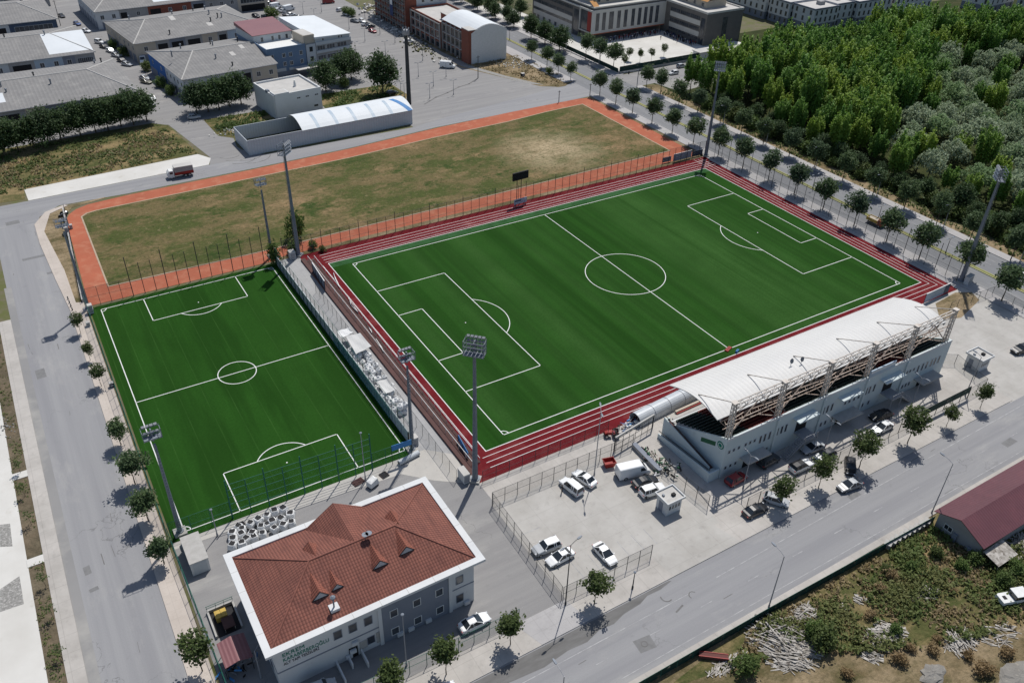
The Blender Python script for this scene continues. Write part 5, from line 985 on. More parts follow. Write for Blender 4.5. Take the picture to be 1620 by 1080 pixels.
workshop('middle workshop row with beige and blue shop units', -64.2, 210.5, 6.5, 49, 36, 7.0, 10.2, (True, True), [(7.5, 'wall_cream', 'win'), (5, 'wall_mid', 'door'), (6, 'wall_grey', 'door'), (6.5, 'wall_mid', 'door'), (6, 'wall_cream', 'win'), (4, 'wall_mid', 'door'), (7, 'board_blue_grey', 'win'), (8, 'wall_grey', 'ribbon')], [(36, 'wall_cream', 7)], [(19, 21, 14, 18, 'flat_roof'), (30, 32, 5, 8, 'flat_roof'), (33, 40, 1, 2.5, 'flat_roof')], 9, 6)
workshop('far workshop row with long white roof section and brick units', -69, 263.5, 3.0, 72, 36, 7.0, 10.2, (True, False), [(9, 'wall_white', 'win'), (3.5, 'wall_mid', 'door'), (8, 'wall_mid', 'win'), (6, 'wall_brick', 'door'), (12, 'wall_brick', 'win'), (6, 'wall_grey', 'door'), (14, 'wall_mid', 'win'), (14, 'wall_cream', 'ribbon')], [(36, 'panel_grey', 7)], [(24, 71, .1, 18, 'white_sheet')], 5, 7)
workshop('small sheds in the top left corner beyond the street', -125, 312, 1, 44, 30, 6.5, 9, (False, True), [(20, 'wall_mid', 'win'), (24, 'wall_mid', 'win')], None, [], 3, 8)
# buildings on the construction plot
cb = thing('arched_roof_block', 'unfinished block with white end wall and arched white roof', 'building', (44.6, 153.6, 0), R(.5)); CB = (15.4, 23)
mb = MB(); n_ = 10
def cz(i): x = 15.4 * i / n_; return x, 10.6 + 3.2 * sin(pi * (0.06 + .88 * i / n_))
prof = [(0, -.1)] + [cz(i) for i in range(n_ + 1)] + [(15.4, -.1)]
def pris(y0, y1, m_, nm, pr_=prof):
    k = len(pr_); q = MB(); q.add([(x, y, z) for y in (y0, y1) for x, z in pr_], [tuple(range(k)), tuple(range(k, 2 * k))[::-1]] + [(i, k + i, k + (i + 1) % k, (i + 1) % k) for i in range(k)]); return q.build(nm, MATS[m_], cb)
pris(0, .4, 'line_white', 'end_wall'); MB().b2(.15, .4, -.1, 15.2, 23, 10.7).build('wall', MATS['wall_brick'], cb)
q = MB(); q.add([(cz(i)[0] + (-.2 if i == 0 else .2 if i == n_ else 0), y, cz(i)[1] + .12) for i in range(n_ + 1) for y in (.2, 23.2)], [(2 * i, 2 * i + 2, 2 * i + 3, 2 * i + 1) for i in range(n_)]); q.build('roof', MATS['white_sheet'], cb)
MB().b2(-1.2, .02, 0, 3.2, 5.5, 12.2).build('stair_tower', MATS['wall_brick'], cb); MB().b2(-1.2, .02, 12.2, 3.2, 5.5, 12.45).build('tower_roof', MATS['flat_roof'], cb)
fr = MB()
for y in (5.6, 9, 12.5, 16, 19.5, 23): fr.b2(-.35, y - .2, -.1, .1, y + .2, 10.8)
for z in (3.3, 6.6, 9.9): fr.b2(-.35, 5.6, z, .12, 23, z + .35)
for x in (1, 4, 7, 10): pass
fr.build('concrete_frame', MATS['concrete_plain'], cb)
for y in (7.3, 10.8, 14.2, 17.8, 21.2):
    for z in (.3, 3.9, 7.2): window(cb, CB, 'W', 23 - y, z, 2.4, 2.2, 'concrete_plain', 'glass').location.x = .06
c2 = thing('brick_frame_block', 'unfinished brick and concrete block with flat roofs between two taller blocks', 'building', (43.6, 177.0, 0), R(.5)); C2 = (17, 26)
MB().b2(0, 0, -.1, 17, 26, 9.2).build('wall', MATS['wall_brick'], c2); flat_roof(c2, 0, 0, 17, 26, 9.4, 'flat_roof', .7, .3, 'wall_brick'); MB().b2(4, 1, 9.4, 9, 7, 11.8).build('stair_tower', MATS['wall_brick'], c2); MB().b2(3.8, .8, 11.8, 9.2, 7.2, 12.0).build('tower_roof', MATS['flat_roof'], c2)
fr = MB()
for y in (0, 4.4, 8.7, 13, 17.3, 21.6, 25.8): fr.b2(-.4, y - .2 + .2, -.1, .02, y + .4, 9.6)
for z in (3.2, 6.4, 9.1): fr.b2(-.42, 0.1, z, .03, 26, z + .35)
fr.build('concrete_frame', MATS['concrete_plain'], c2)
for y in (2.4, 6.7, 11, 15.3, 19.6, 23.8):
    for z in (.2, 3.8, 7.0): window(c2, C2, 'W', 26 - y, z, 2.6, 2.0, 'concrete_plain', 'glass').location.x = -.02
c3 = thing('scaffolded_block', 'tall brick block under construction with scaffolding and hanging banner', 'building', (41.5, 204, 0), R(0)); C3 = (19, 32)
MB().b2(0, 0, -.1, 19, 32, 14).build('wall', MATS['wall_brick'], c3); flat_roof(c3, 0, 0, 19, 32, 14.2, 'flat_roof', .6, .3, 'concrete_plain')
panel(c3, C3, 'S', 5, 18.8, 3, 13.9, 'panel_grey', 'facade_panel', .1)
for u in (8, 12, 16):
    for z in (4.5, 8, 11.2): window(c3, C3, 'S', u, z, 1.4, 1.7, 'wall_white', 'glass').location.y = -.12
sc_ = MB()
for y in [k * 2.6 for k in range(13)]:
    for x in (-1.4, -.4): sc_.bar((x, y, 0), (x, y, 14.5), .09)
for z in (2.2, 4.4, 6.6, 8.8, 11, 13.2):
    sc_.b2(-1.4, 0, z, -.4, 31.2, z + .08); sc_.bar((-1.4, 0, z + 1), (-1.4, 31.2, z + 1), .07)
sc_.build('scaffold', MATS['timber_grey'], c3)
for y in (3, 8, 13, 18, 23, 28):
    for z in (.3, 4.0, 7.6, 11): window(c3, C3, 'W', 32 - y, z, 2.8, 2.2, 'concrete_plain', 'glass')
bn = MB().b2(-1.55, 9.5, 4.5, -1.48, 12.5, 12); bo_ = bn.build('hanging_banner', MATS['cloth_blue'], c3); MB().b2(-1.58, 9.8, 9, -1.56, 12.2, 11.4).build('banner_patch', MATS['line_white'], bo_)
# school
sm = thing('school_main_block', 'school main block with white frame of ten tall windows and orange attic roof', 'school', (103.2, 157.6, 0)); SMD = (39.5, 46)
MB().b2(.8, 3.4, -.1, 39.5, 24, 3.6).build('ground_floor_wall', MATS['school_grey'], sm); MB().b2(.4, .35, 3.6, 39.4, 24, 13.0).build('wall', MATS['school_grey'], sm)
MB().b2(-.6, 0, 3.1, 38.2, .35, 3.6).b2(-.6, 0, 11.6, 38.2, .35, 12.3).b2(37.4, 0, 3.6, 38.2, .35, 11.6).b2(-.6, 0, 3.6, 1.2, .35, 11.6).build('white_frame', MATS['school_white'], sm)
MB().b2(1.2, .1, 3.6, 37.4, .349, 11.6).build('facade_panel', MATS['school_white'], sm); MB().b2(-.4, .05, 2.7, 38.0, 3.3, 3.08).build('red_soffit', MATS['orange'], sm)
for i, u in enumerate((2.3, 5.6, 9.3, 13.2, 16.7, 20.6, 24.0, 27.2, 30.2, 33.4)): window(sm, SMD, 'S', u, 4.1, 2.3 if i == 2 else 1.7, 6.9, 'school_grey', 'pane', mull=2).location.y = .08
MB().b2(-.6, 0.35, 11.6, 0, 9, 12.3).b2(-.6, .35, 3.1, 0, 9, 3.6).b2(-.6, 8.5, 3.6, 0, 9, 11.6).build('side_frame', MATS['school_white'], sm); MB().b2(-.25, 1, 3.6, .3, 3.6, 11.6).build('red_fin', MATS['red_paint'], sm); MB().b2(-.1, 3.6, 3.6, .38, 8.5, 11.6).build('side_glazing', MATS['pane'], sm)
MB().b2(.2, .2, 13.0, 39.6, 24.2, 13.5).build('cornice', MATS['school_white'], sm); MB().b2(3.5, 4.5, 13.5, 38, 20, 16.4).build('attic_wall', MATS['wall_cream'], sm)
for u in (5.5, 10, 14.5, 19, 23.5, 28, 32.5, 36): window(sm, SMD, 'S', u, 14.0, 1.8, 1.7, 'school_white', 'pane').location.y = 4.5
q = MB(); n_ = 8
q.add([(x, 3.8 + 17 * i / n_, 16.4 + 3.0 * sin(pi * i / n_)) for i in range(n_ + 1) for x in (2.8, 38.6)], [(2 * i, 2 * i + 1, 2 * i + 3, 2 * i + 2) for i in range(n_)]); q.build('attic_roof', MATS['orange_roof'], sm)
MB().add([(.5, .6, 13.5), (3.2, .6, 13.5), (3.2, 4, 15.2), (.5, 4, 15.2)], [(0, 1, 2, 3)]).build('corner_roof', MATS['orange_roof'], sm)
s1_ = thing('school_street_wing', 'school wing with ribbon windows facing the boulevard', 'school', (103.0, 167.0, 0)); S1 = (18, 36)
MB().b2(0, 0, -.1, 18, 36, 11.6).build('wall', MATS['school_grey'], s1_); MB().b2(-.2, -.2, 11.6, 18.2, 36.2, 12.1).build('cornice', MATS['school_white'], s1_)
for z in (2.6, 5.6): panel(s1_, S1, 'W', 1.0, 31, z - .6, z + 1.3, 'school_white', 'facade_panel', .08)
for z in (4.1, 7.3, 10.0):
    for k in range(5): window(s1_, S1, 'W', 4.2 + k * 6, z - .3, 5.8, 1.4, 'school_grey', 'pane', mull=5).location.x = -.03
panel(s1_, S1, 'W', 32.2, 35.6, .5, 10.5, 'pane', 'glazed_strip', .06); panel(s1_, S1, 'W', 3, 31, -.05, 2.0, 'school_white', 'facade_panel', .05)
for k in range(6): window(s1_, S1, 'W', 5 + k * 4.6, .4, 1.6, 1.6, 'school_grey', 'pane').location.x = -.06
s2_ = thing('school_end_wing', 'grey school wing with dark glazed strips beside the forest', 'school', (141.2, 132.0, 0)); S2 = (19.6, 28)
MB().b2(0, 0, -.1, 19.6, 28, 12.5).build('wall', MATS['school_grey'], s2_); flat_roof(s2_, -.1, -.1, 19.7, 28.1, 12.7, 'flat_roof', .5, .5, 'school_white')
for z in (8.5, 4.2): panel(s2_, S2, 'W', 5.5, 24.3, z - 1.3, z + .6, 'school_white', 'facade_panel', .08)
for z in (9.3, 5.1, 1.8):
    for k in range(3): window(s2_, S2, 'W', 8.6 + k * 6.2, z, 6.0, 1.5, 'school_grey', 'pane', mull=5).location.x = -.03
panel(s2_, S2, 'W', 24.7, 27.0, .2, 10.5, 'pane', 'glazed_strip', .06); panel(s2_, S2, 'S', 8.8, 11.4, .1, 10.4, 'pane', 'glazed_strip', .06); MB().b2(5, 7, 12.7, 16, 26, 15.5).build('attic_wall', MATS['wall_cream'], s2_)
for k in range(4): window(s2_, S2, 'W', 4 + k * 5, 13.1, 1.6, 1.6, 'school_white', 'pane').location.x = 5.0
q = MB(); q.add([(4.4 + 12.2 * i / n_, y, 15.5 + 2.2 * sin(pi * i / n_)) for i in range(n_ + 1) for y in (6, 27)], [(2 * i, 2 * i + 2, 2 * i + 3, 2 * i + 1) for i in range(n_)]); q.build('attic_roof', MATS['orange_roof'], s2_)
yw = thing('yard_shelter', 'white flat roofed shelter at corner of school yard', 'shelter', (*G(1106, 95), 0)); MB().b2(0, 0, 0, 10, 4, 2.6).build('wall', MATS['wall_white'], yw); MB().b2(-.4, -.4, 2.6, 10.4, 4.4, 2.85).build('roof', MATS['flat_roof'], yw); MB().b2(6, 1, 2.85, 9, 3, 3.1).build('roof_hatch', MATS['line_white'], yw)
# white apartment row
def apartment(label, x, y, rz, w, d, h, nS, nW, fl=3, seed=0):
    t = thing('apartment_block', label, 'apartment block', (x, y, 0), R(rz), 'white apartment blocks beyond the forest'); D = (w, d); fh = (h - 3.4) / (fl - 1)
    MB().b2(0, 0, 3.2, w, d, h).build('wall', MATS['wall_white'], t); MB().b2(.05, .05, -.1, w - .05, d - .05, 3.2).build('ground_floor_wall', MATS['wall_grey'], t); flat_roof(t, -.15, -.15, w + .15, d + .15, h + .1, 'flat_roof', .35, .3, 'wall_grey'); MB().b2(w * .55, d * .4, h + .1, w * .75, d * .6, h + 1.6).build('stair_head', MATS['wall_mid'], t)
    for f in range(fl):
        z = 3.9 + (f - 1) * fh if f else .9
        for i in range(nS): window(t, D, 'S', (i + .5) * w / nS, z, 1.15, 2.0, 'wall_mid', 'pane')
        for i in range(nW): window(t, D, 'W', (i + .5) * d / nW, z, 1.15, 2.0, 'wall_mid', 'pane')
    return t
# ================================================================ APARTMENTS
apartment('white apartment block with long window rows behind the school end wing', 195.5, 152.5, 0, 16, 40, 9.8, 4, 11, 3)
apartment('white apartment block next to dark recess, nearest the school', 196.5, 139.5, 0, 15, 11.8, 9.6, 4, 4, 3)
apartment('white apartment block with dark balcony side at forest edge', 198.0, 126.6, 0, 15, 12, 9.4, 5, 3, 3)
apartment('white apartment block second from the recess along forest edge', 213.6, 128.2, 0, 11, 14, 9.6, 3, 4, 3)
apartment('white apartment block third from the recess along forest edge', 225.4, 126.2, 0, 22, 14, 9.8, 7, 4, 3)
apartment('white apartment block at the far end of the row along forest edge', 249, 124.6, 0, 26, 14, 9.8, 8, 4, 3)
apartment('grey white apartment block alone beyond the forest top edge', 302, 112, 4, 22, 14, 11, 5, 3, 3)
apartment('pale apartment block at the top right corner of the view', 318, 92, 4, 26, 16, 11, 6, 4, 3)
# ================================================================ STREET TREES
GR = 'street trees along the boulevard and roads'
NEAR_ROW = [(68.0, 148), (67.8, 137), (67.4, 128.7), (67.3, 120.5), (67.0, 102.1), (66.4, 92.2), (66.2, 82.7), (66, 72.2), (66, 62.2), (66, 52.3), (66.3, 41.6), (66.6, 31.6), (66.5, 21.4), (66.3, 11.4), (66.1, 1.1), (66.0, -9.2), (65.9, -19.2), (65.9, -28.7), (67.4, -39.8), (65.9, -50.2)]
for i, (x, y) in enumerate(NEAR_ROW): plant_tree(K_STREET, x, y, [1.05, 1.1, 1.05, .85][i] if i < 4 else 1.12 + .012 * (i - 4) , '%s street tree from the stadium yard end in the row beside red track' % ORD[len(NEAR_ROW) - 1 - i], 'tree', GR)
FAR_ROW = [(86.7, 138.5), (88.1, 131.1), (89.2, 124.0), (86.5, 100.8), (86.6, 93.1), (85.6, 82.0), (86.0, 72.9), (85.4, 61.5), (85.4, 51.9), (85.2, 42), (85.3, 31.5), (85.2, 21.5), (85.4, 11.3), (85.4, 0.9), (85.7, -9.0), (85.5, -19.1), (85.2, -28.9), (85.0, -40.0), (85.0, -50)]
for i, (x, y) in enumerate(FAR_ROW): plant_tree(K_STREET, x, y, 1.35 if i < 3 else 1.14, '%s street tree from the near end on the forest side of the boulevard' % ORD[len(FAR_ROW) - 1 - i], 'tree', GR)
for i, (u, v) in enumerate([(840, 62), (862, 70), (885, 82)]): x, y = G(u, v); plant_tree(K_DARK, x, y, 1.15, '%s big dark tree from the left in front of the school street wing' % ORD[i], 'tree', GR)
for i, (y, dx) in enumerate([(255, 0), (247, 2), (239, 0), (231, 1.5), (223, 0), (215, 2), (207, 0), (199, 1.5), (191, 0)]):
    plant_tree(K_DARK, 84 + dx + 2, y, .85, '%s dark boulevard tree from the top edge in the row behind the unfinished blocks' % ORD[i], 'tree', GR); 
for i, y in enumerate((251, 241, 229, 217, 205)): plant_tree(K_DARK, 98, y, .95, '%s big dark tree from the top edge beyond the boulevard wall' % ORD[i], 'tree', GR)
for i, (u, v) in enumerate([(995, 97), (1012, 99), (1030, 97), (1050, 90), (987, 108)]): x, y = G(u, v); plant_tree(K_YOUNG, x, y, .8, '%s pale thin tree from the left in the school yard garden' % ORD[i], 'tree', GR)
for i, (x, y, s) in enumerate([(-110.3, 33.9, .72), (-110.2, 23.4, .66), (-109.8, 14.0, .80), (-109.8, -4.5, 1.0), (-109.6, -15.2, 1.22), (-109.5, -24.3, 1.15), (-109.3, -34.0, 1.0), (-109.1, -54.1, 1.12)]):
    plant_tree(K_YOUNG if i < 3 or i == 7 else K_STREET, x, y, s if i < 3 or i == 7 else s * .72, '%s pavement tree from the top along the left road fence' % ORD[i], 'tree', GR)
for i, (x, y, s) in enumerate([(-89.8, -69.3, 1.05), (-82.5, -70.2, 1.08), (-73.1, -70.5, 1.0), (-59.6, -70.8, 1.0), (-23.4, -70.4, 1.0), (-14.7, -70.6, 1.05), (-5.0, -70.7, 1.2), (7.3, -70.8, 1.22), (17.3, -71.3, .72), (27.4, -71.1, .85)]):
    plant_tree(K_YOUNG, x, y, s, '%s young pavement tree from the clubhouse end along the south road' % ORD[i], 'tree', GR)
# dark tree clumps by the workshops
for i, (u, v) in enumerate([(8, 248), (30, 240), (55, 234), (78, 228), (97, 222), (128, 214), (152, 210), (172, 207), (192, 200), (212, 198), (233, 192)]):
    x, y = G(u, v); plant_tree(K_DARK, x, y, 1.16 if i % 3 else 1.24, '%s dark tree from the left in the hedge of trees before the workshops' % ORD[i], 'tree', 'dark trees along the workshop front')
for i, (u, v) in enumerate([(312, 180), (330, 177), (347, 174), (364, 169), (382, 165)]): x, y = G(u, v); plant_tree(K_DARK, x, y, 1.2, '%s dark tree from the left in the clump below the blue walled workshop' % ORD[i], 'tree', 'dark trees along the workshop front')
for i, (u, v, s) in enumerate([(516, 145, 1.3), (540, 132, 1.2), (556, 126, 1.3), (606, 150, 1.65)]): x, y = G(u, v); plant_tree(K_DARK, x, y, s, ('tallest dark tree standing alone beside the dark chimney mast' if i == 3 else '%s dark tree from the left beside the white office block' % ORD[i]), 'tree', 'dark trees along the workshop front')
for i, (u, v) in enumerate([(545, 138), (430, 30), (548, 24), (556, 26), (197, 88), (180, 77), (233, 112), (255, 138), (272, 150)]): x, y = G(u, v); plant_tree(K_SHR, x, y, 1.3 if i != 1 else 1.9, ('round green bush in the car park beside the workshops', 'green bush growing by the office walls or street front')[i != 1] if i > 3 else ['bright bush under dark trees beside the white offices', 'dark round bush by parked cars at the workshop corner', 'left bush of the pair in the upper car park', 'right bush of the pair in the upper car park'][i], 'shrub', 'street bushes by the workshops')
x, y = G(869, 117); plant_tree(K_SHR, x, y, .9, 'small round bush on the dry corner plot beside boulevard trees', 'shrub')
# saplings in the left planting bed
for i, (u, v) in enumerate([(33, 748), (40, 785), (50, 830), (73, 928), (85, 978), (99, 1042)]): x, y = G(u, v); plant_tree(K_SAP, x, y, 1.0, '%s thin sapling from the top in the bare planting bed at far left' % ORD[i], 'sapling', 'saplings in the planting bed')
# ================================================================ FOREST
fr = random.Random(11); n_p = n_w = 0
def inside(x, y):
    if x < 95 + 4 * sin(y * .13) or x > 268: return False
    if y > (113 if x < 132 else 121) - max(0, x - 200) * .55 or (y > 96 and x < 112): return False
    R_ = _RM.transposed() @ (Vector((x, y, 6)) - Vector(CAM_LOC)); u = 810 + FPX * R_.x / -R_.z; v = 540 - FPX * R_.y / -R_.z
    Q_ = _RM.transposed() @ (Vector((x, y, 17)) - Vector(CAM_LOC)); vt = 540 - FPX * Q_.y / -Q_.z
    if vt < (62 if u < 1150 else 62 - (u - 1150) * .36 if u < 1215 else 40 - (u - 1215) * .14 if u < 1300 else max(0, 28 - (u - 1300) * .22)): return False
    return u < 1690 and v < 620 and v > -30
cells = []
gx = 98.0; row = 0
while gx < 268:
    gy = -62.0 + (3.6 if row % 2 else 0)
    while gy < 124: cells.append((gx + fr.uniform(-1.7, 1.7), gy + fr.uniform(-1.7, 1.7))); gy += 7.3
    gx += 6.5; row += 1
for x, y in cells:
    if not inside(x, y): continue
    # grey willows fill the wetter hollow on the right
    R_ = _RM.transposed() @ (Vector((x, y, 9)) - Vector(CAM_LOC)); u = 810 + FPX * R_.x / -R_.z; v = 540 - FPX * R_.y / -R_.z
    wl = u > 1418 + max(0, 190 - v) * .55 + 25 * sin(v * .06) and v > 70; low = v > 285
    edge = x < 104
    if wl and fr.random() < .30: continue
    if wl and fr.random() < (.72 if v < 330 else .35) and not edge:
        n_w += 1; plant_tree(K_WIL, x, y, fr.uniform(.70, 1.25), 'grey green willow with drooping rounded crown among the poplars', 'tree', 'grey willows in the wood')
    elif low and fr.random() < .45: plant_tree(K_DARK, x, y, fr.uniform(.7, 1.0), 'dark broad bushy tree in the low part of the wood', 'tree', 'dark trees in the wood')
    else:
        n_p += 1; s = fr.uniform(.80, 1.06) * (0.78 if wl else 1.0) * (.80 if edge else 1)
        plant_tree(K_POP, x, y, s, 'tall feathery green poplar in the dense wood right of the boulevard', 'tree', 'poplars in the wood', sz=s * fr.uniform(.85, 1.10))
print('forest', n_p, n_w)
for i in range(64):
    y = -58 + i * 2.4 + fr.uniform(-1, 1); x = 92.3 + fr.uniform(-1.6, 3.4)
    if y < 84: plant_tree(K_SHR if i % 3 else K_DARK, x + (0 if i % 3 else 2), y, fr.uniform(1.0, 1.7) if i % 3 else fr.uniform(.55, .8), 'low bush or small tree at the wood edge along the boulevard bank' , 'shrub', 'bushes along the wood edge')
# ================================================================ FENCES
fence('tall green wire fence between the left road and small pitch', [(-107.75, 43.6), (-107.75, -29.8)], 4.0, 3.0, 'pole_green', 'wire_green', (1.0, .5, .03), tall=(200, 4))
fence('green wire fence between the left pavement and club yard', [(-107.6, -30.2), (-106.9, -68.0)], 3.0, 3.0, 'pole_green', 'wire_green', (1.0, .5, .03))
fence('high ball stop fence of dark posts between orange track and small pitch', [(-107.2, 43.5), (-98.4, 43.45)], 4.4, 2.4, 'pole_dark', 'wire_dark', (1.0, .5))
fence('tallest ball stop fence with dark posts behind the small goal end', [(-98.4, 43.6), (-70.0, 43.6)], 7.6, 2.36, 'pole_dark', 'net_green', (.45,), tall=(3, 9.4), name='ball_stop_fence', r=.07)
fence('long dark wire fence between orange track and red track', [(-65.4, 43.9), (-2, 43.6), (63.2, 44.1)], 4.6, 2.35, 'pole_dark', 'wire_dark', (1.0, .34), tall=(4, 5.4), r=.06)
fence('tall dark wire fence between red track and boulevard pavement', [(63.9, 43.6), (64.5, -39.8)], 5.6, 2.9, 'pole_dark', 'wire_dark', (1.0, .5), tall=(3, 7.2), r=.055)
fence('tall green ball stop fence with raised bays behind the near goal of small pitch', [(-98.3, -30.1), (-75.7, -31.0)], 7.0, 2.9, 'pole_green', 'net_green', (1.0, .84, .64, .44, .24), tall=(2, 8.0), name='ball_stop_fence', r=.075, rr=.045)
fence('lower green fence at the near left corner of small pitch', [(-107.3, -29.9), (-98.4, -30.0)], 3.6, 2.9, 'pole_green', 'wire_green', (1.0, .5))
fence('lower green fence at the near right corner of small pitch', [(-75.6, -31.0), (-68.6, -31.2)], 3.8, 2.4, 'pole_green', 'wire_green', (1.0, .5))
fence('green wire fence along the low grey wall between the two pitches', [(-67.75, 44.0), (-67.55, -28.5)], 4.6, 2.5, 'pole_green', 'wire_dark', (1.0, .5), r=.05)
wl_ = thing('low_grey_wall', 'long low grey panelled wall between small pitch and walkway', 'wall', (-67.5, -27.5, 0))
MB().b2(-.10, 0, 0, .10, 70.5, 2.2).build('wall_body', MATS['panel_grey'], wl_)
pj = MB()
for i in range(28): pj.b2(-.14, i * 2.6, 0, .14, i * 2.6 + .12, 2.25)
pj.build('wall_post', MATS['grey_metal'], wl_)
fence('wire fence of thin dark posts between walkway and brown terrace', [(-64.9, -40.0), (-64.2, 26)], 2.6, 2.5, 'pole_dark', 'wire_dark', (1.0,), r=.035)
fence('white railing with open bars along the track side of the terrace', [(-59.5, -38), (-59.4, 40)], 1.1, 2.4, 'line_white', 'wire_dark', (1.0,), r=.04, name='railing', cat='railing', rr=.05)
fence('white railing on the walkway side of the brown terrace', [(-61.15, -38.5), (-60.9, 40)], 1.4, 2.4, 'line_white', 'wire_dark', (1.0,), r=.04, name='railing', cat='railing', rr=.05)
fence('dark wire fence between near red track and service path', [(-61.4, -42.35), (-36.2, -42.3)], 2.6, 2.55, 'pole_dark', 'wire_dark', (1.0, .5))
fence('dark wire fence along the top side of the parking lot', [(-62.6, -47.5), (-35.0, -47.7)], 2.9, 2.3, 'pole_dark', 'wire_dark', (1.0, .5), r=.05)
fence('dark wire fence between club drive and parking lot', [(-62.6, -47.7), (-63.2, -67.9)], 2.9, 2.2, 'pole_dark', 'wire_dark', (1.0, .5), r=.05)
fence('dark wire fence along roadside of the parking lot with two white cars behind', [(-63.1, -68.1), (-47.6, -68.3)], 2.9, 2.2, 'pole_dark', 'wire_dark', (1.0, .5), r=.05)
fence('dark wire fence between guard cabin and grandstand ramp', [(-34.3, -55.0), (-33.4, -64.9)], 2.8, 2.5, 'pole_dark', 'wire_dark', (1.0, .5), r=.05)
fence('roadside wire fence in front of the parked cars at the grandstand', [(-28.5, -68.3), (13.5, -68.1)], 2.9, 2.6, 'pole_dark', 'wire_dark', (1.0, .06), r=.055)
fence('black sheeted fence section at the far end of the grandstand yard', [(13.7, -68.1), (28.0, -68.0)], 2.9, 2.4, 'pole_dark', 'wire_dense', (1.0, .06), r=.055, low=1.3)
fence('wire fence round the guard cabin at the far stand corner', [(28.2, -68.0), (33.5, -67.8), (35.5, -60), (31.5, -57.5)], 2.4, 2.4, 'pole_dark', 'wire_dark', (1.0,), r=.045)
fence('low green wire fence in front of the clubhouse', [(-96, -67.3), (-84, -67.7), (-70.2, -67.9)], 2.6, 2.5, 'pole_green', 'wire_green', (1.0, .5), r=.05)
fence('dark wire fence at the far end of the grandstand yard by the boulevard', [(52, -47.0), (66.5, -47.5), (65.6, -60)], 2.2, 2.4, 'pole_dark', 'wire_dark', (1.0,), r=.045)
fence('solid green sheet fence along the south road', [(-75, -84.2), (-40, -84.3), (-4.9, -84.9)], 1.5, 2.6, 'pole_green', 'wire_dense', (1.0,), r=.05)
fence('dark green screen fence along the school street side', [(87.6, 186), (87.6, 119.0)], 1.9, 3, 'pole_dark', 'wire_dense', (1.0,), low=.4)
fence('dark green screen fence between school garden and side street', [(88.0, 118.6), (132, 118.9)], 2.6, 3, 'pole_dark', 'wire_dense', (1.0,), low=.6)
for nm, a_, b_, h in (('low white kerb wall below the school screen fence', (88.0, 118.4), (132, 118.7), .7), ('long low wall between boulevard pavement and the left orange track end', (-108.1, 46), (-105.4, 94), .7)):
    L_ = math.hypot(b_[0] - a_[0], b_[1] - a_[1]); t = thing('kerb_wall', nm, 'wall', (*a_, 0), math.atan2(b_[1] - a_[1], b_[0] - a_[0])); MB().b2(0, -.12, -.1, L_, .12, h).build('wall_body', MATS['concrete_plain'], t); MB().b2(0, -.17, h, L_, .17, h + .08).build('coping', MATS['kerb'], t)
fence('thin dark fence along the left end of the orange track', [(-107.9, 46), (-105.1, 93)], 2.2, 2.6, 'pole_dark', 'wire_dark', (1.0, .5))
# ================================================================ MASTS AND LAMPS
for lb, x, y, h, big, a in (('tall floodlight mast at the corner of red track above the clubhouse', -62.16, -41.2, 27.6, True, -45), ('tall floodlight mast at the far stand end of the red track', 65.35, -40.4, 27.6, True, 45), ('tall floodlight mast at the far boulevard corner of the red track', 63.6, 43.8, 27.6, True, 135), ('tall floodlight mast with ivy base between orange and red tracks', -61.9, 43.7, 27.4, True, -135),
                             ('shorter floodlight mast over the blue banner at the small pitch corner', -67.9, -29.7, 20.4, False, 0), ('short floodlight mast beside left road casting a long shadow', -105.9, -29.0, 20.4, False, 0), ('short floodlight mast at the far right corner of small pitch', -67.4, 46.2, 19.4, False, 180), ('floodlight mast at the far left corner of small pitch', -107.6, 42.6, 20.8, False, 180)):
    flood_mast(lb, x, y, h, big, R(a) if big else R(a))
ch = thing('dark_mast', 'tall dark brown mast beside the panelled shed', 'mast', (4.9, 124.6, 0)); mb = MB()
for i in range(6): mb.tube((0, 0, i * 4), (0, 0, i * 4 + 4), .75 - i * .04, .72 - i * .04, 10)
mb.build('pole', MATS['pole_dark'], ch); MB().lathe((0, 0, 22.6), [(1.1, 0), (1.2, .3), (1.2, 1.2), (1.0, 1.5)], 10).build('head_ring', MATS['grey_metal'], ch)
for a in range(6): MB().box((1.05 * cos(a * pi / 3), 1.05 * sin(a * pi / 3), 24.3), (.35, .35, .7), a * pi / 3).build('antenna', MATS['galv'], ch)
LG = 'street lamps along the south road'
for i, x in enumerate((-74, -38.8, -3.2)): street_lamp('%s curved street lamp from the left beside the green roadside fence' % ORD[i], x, -83.5, 10.6, pi / 2, 1.6, group=LG)
street_lamp('double headed lamp at the parking lot corner by the club drive', -63.2, -68.9, 12.2, R(10), 1.2, True, m='pole_dark'); street_lamp('tall thin lamp between service path and parking lot', -44.6, -49.9, 13.5, R(60), 1.0, True)
street_lamp('grey lamp post in front of the clubhouse grey wall', -86.3, -66.4, 10.2, 0, .5, style='top'); street_lamp('thin grey lamp behind the near goal of small pitch', -77.5, -32.3, 9.8, 0, style='top'); street_lamp('short lamp post beside the bulk bags behind clubhouse', -101.3, -32.4, 5.4, 0, style='top')
for i, (x, y) in enumerate(((-25.3, -64.4), (-7.3, -65.0), (16.1, -64.7))): street_lamp('%s lamp post from the ramp end in the grandstand yard' % ORD[i], x, y, 7.0, R(90), .8, True, 'lamp posts in the grandstand yard')
street_lamp('tall lamp post by the black sheeted fence', 28.4, -67.4, 9.0, R(90), 1.0); street_lamp('small dark post on the pavement by young tree', -53.4, -71.4, 3.4, 0, style='top', m='pole_dark'); street_lamp('lamp at the clubhouse front left corner', *G(413, 1071), 5.5, R(30), 1.0)
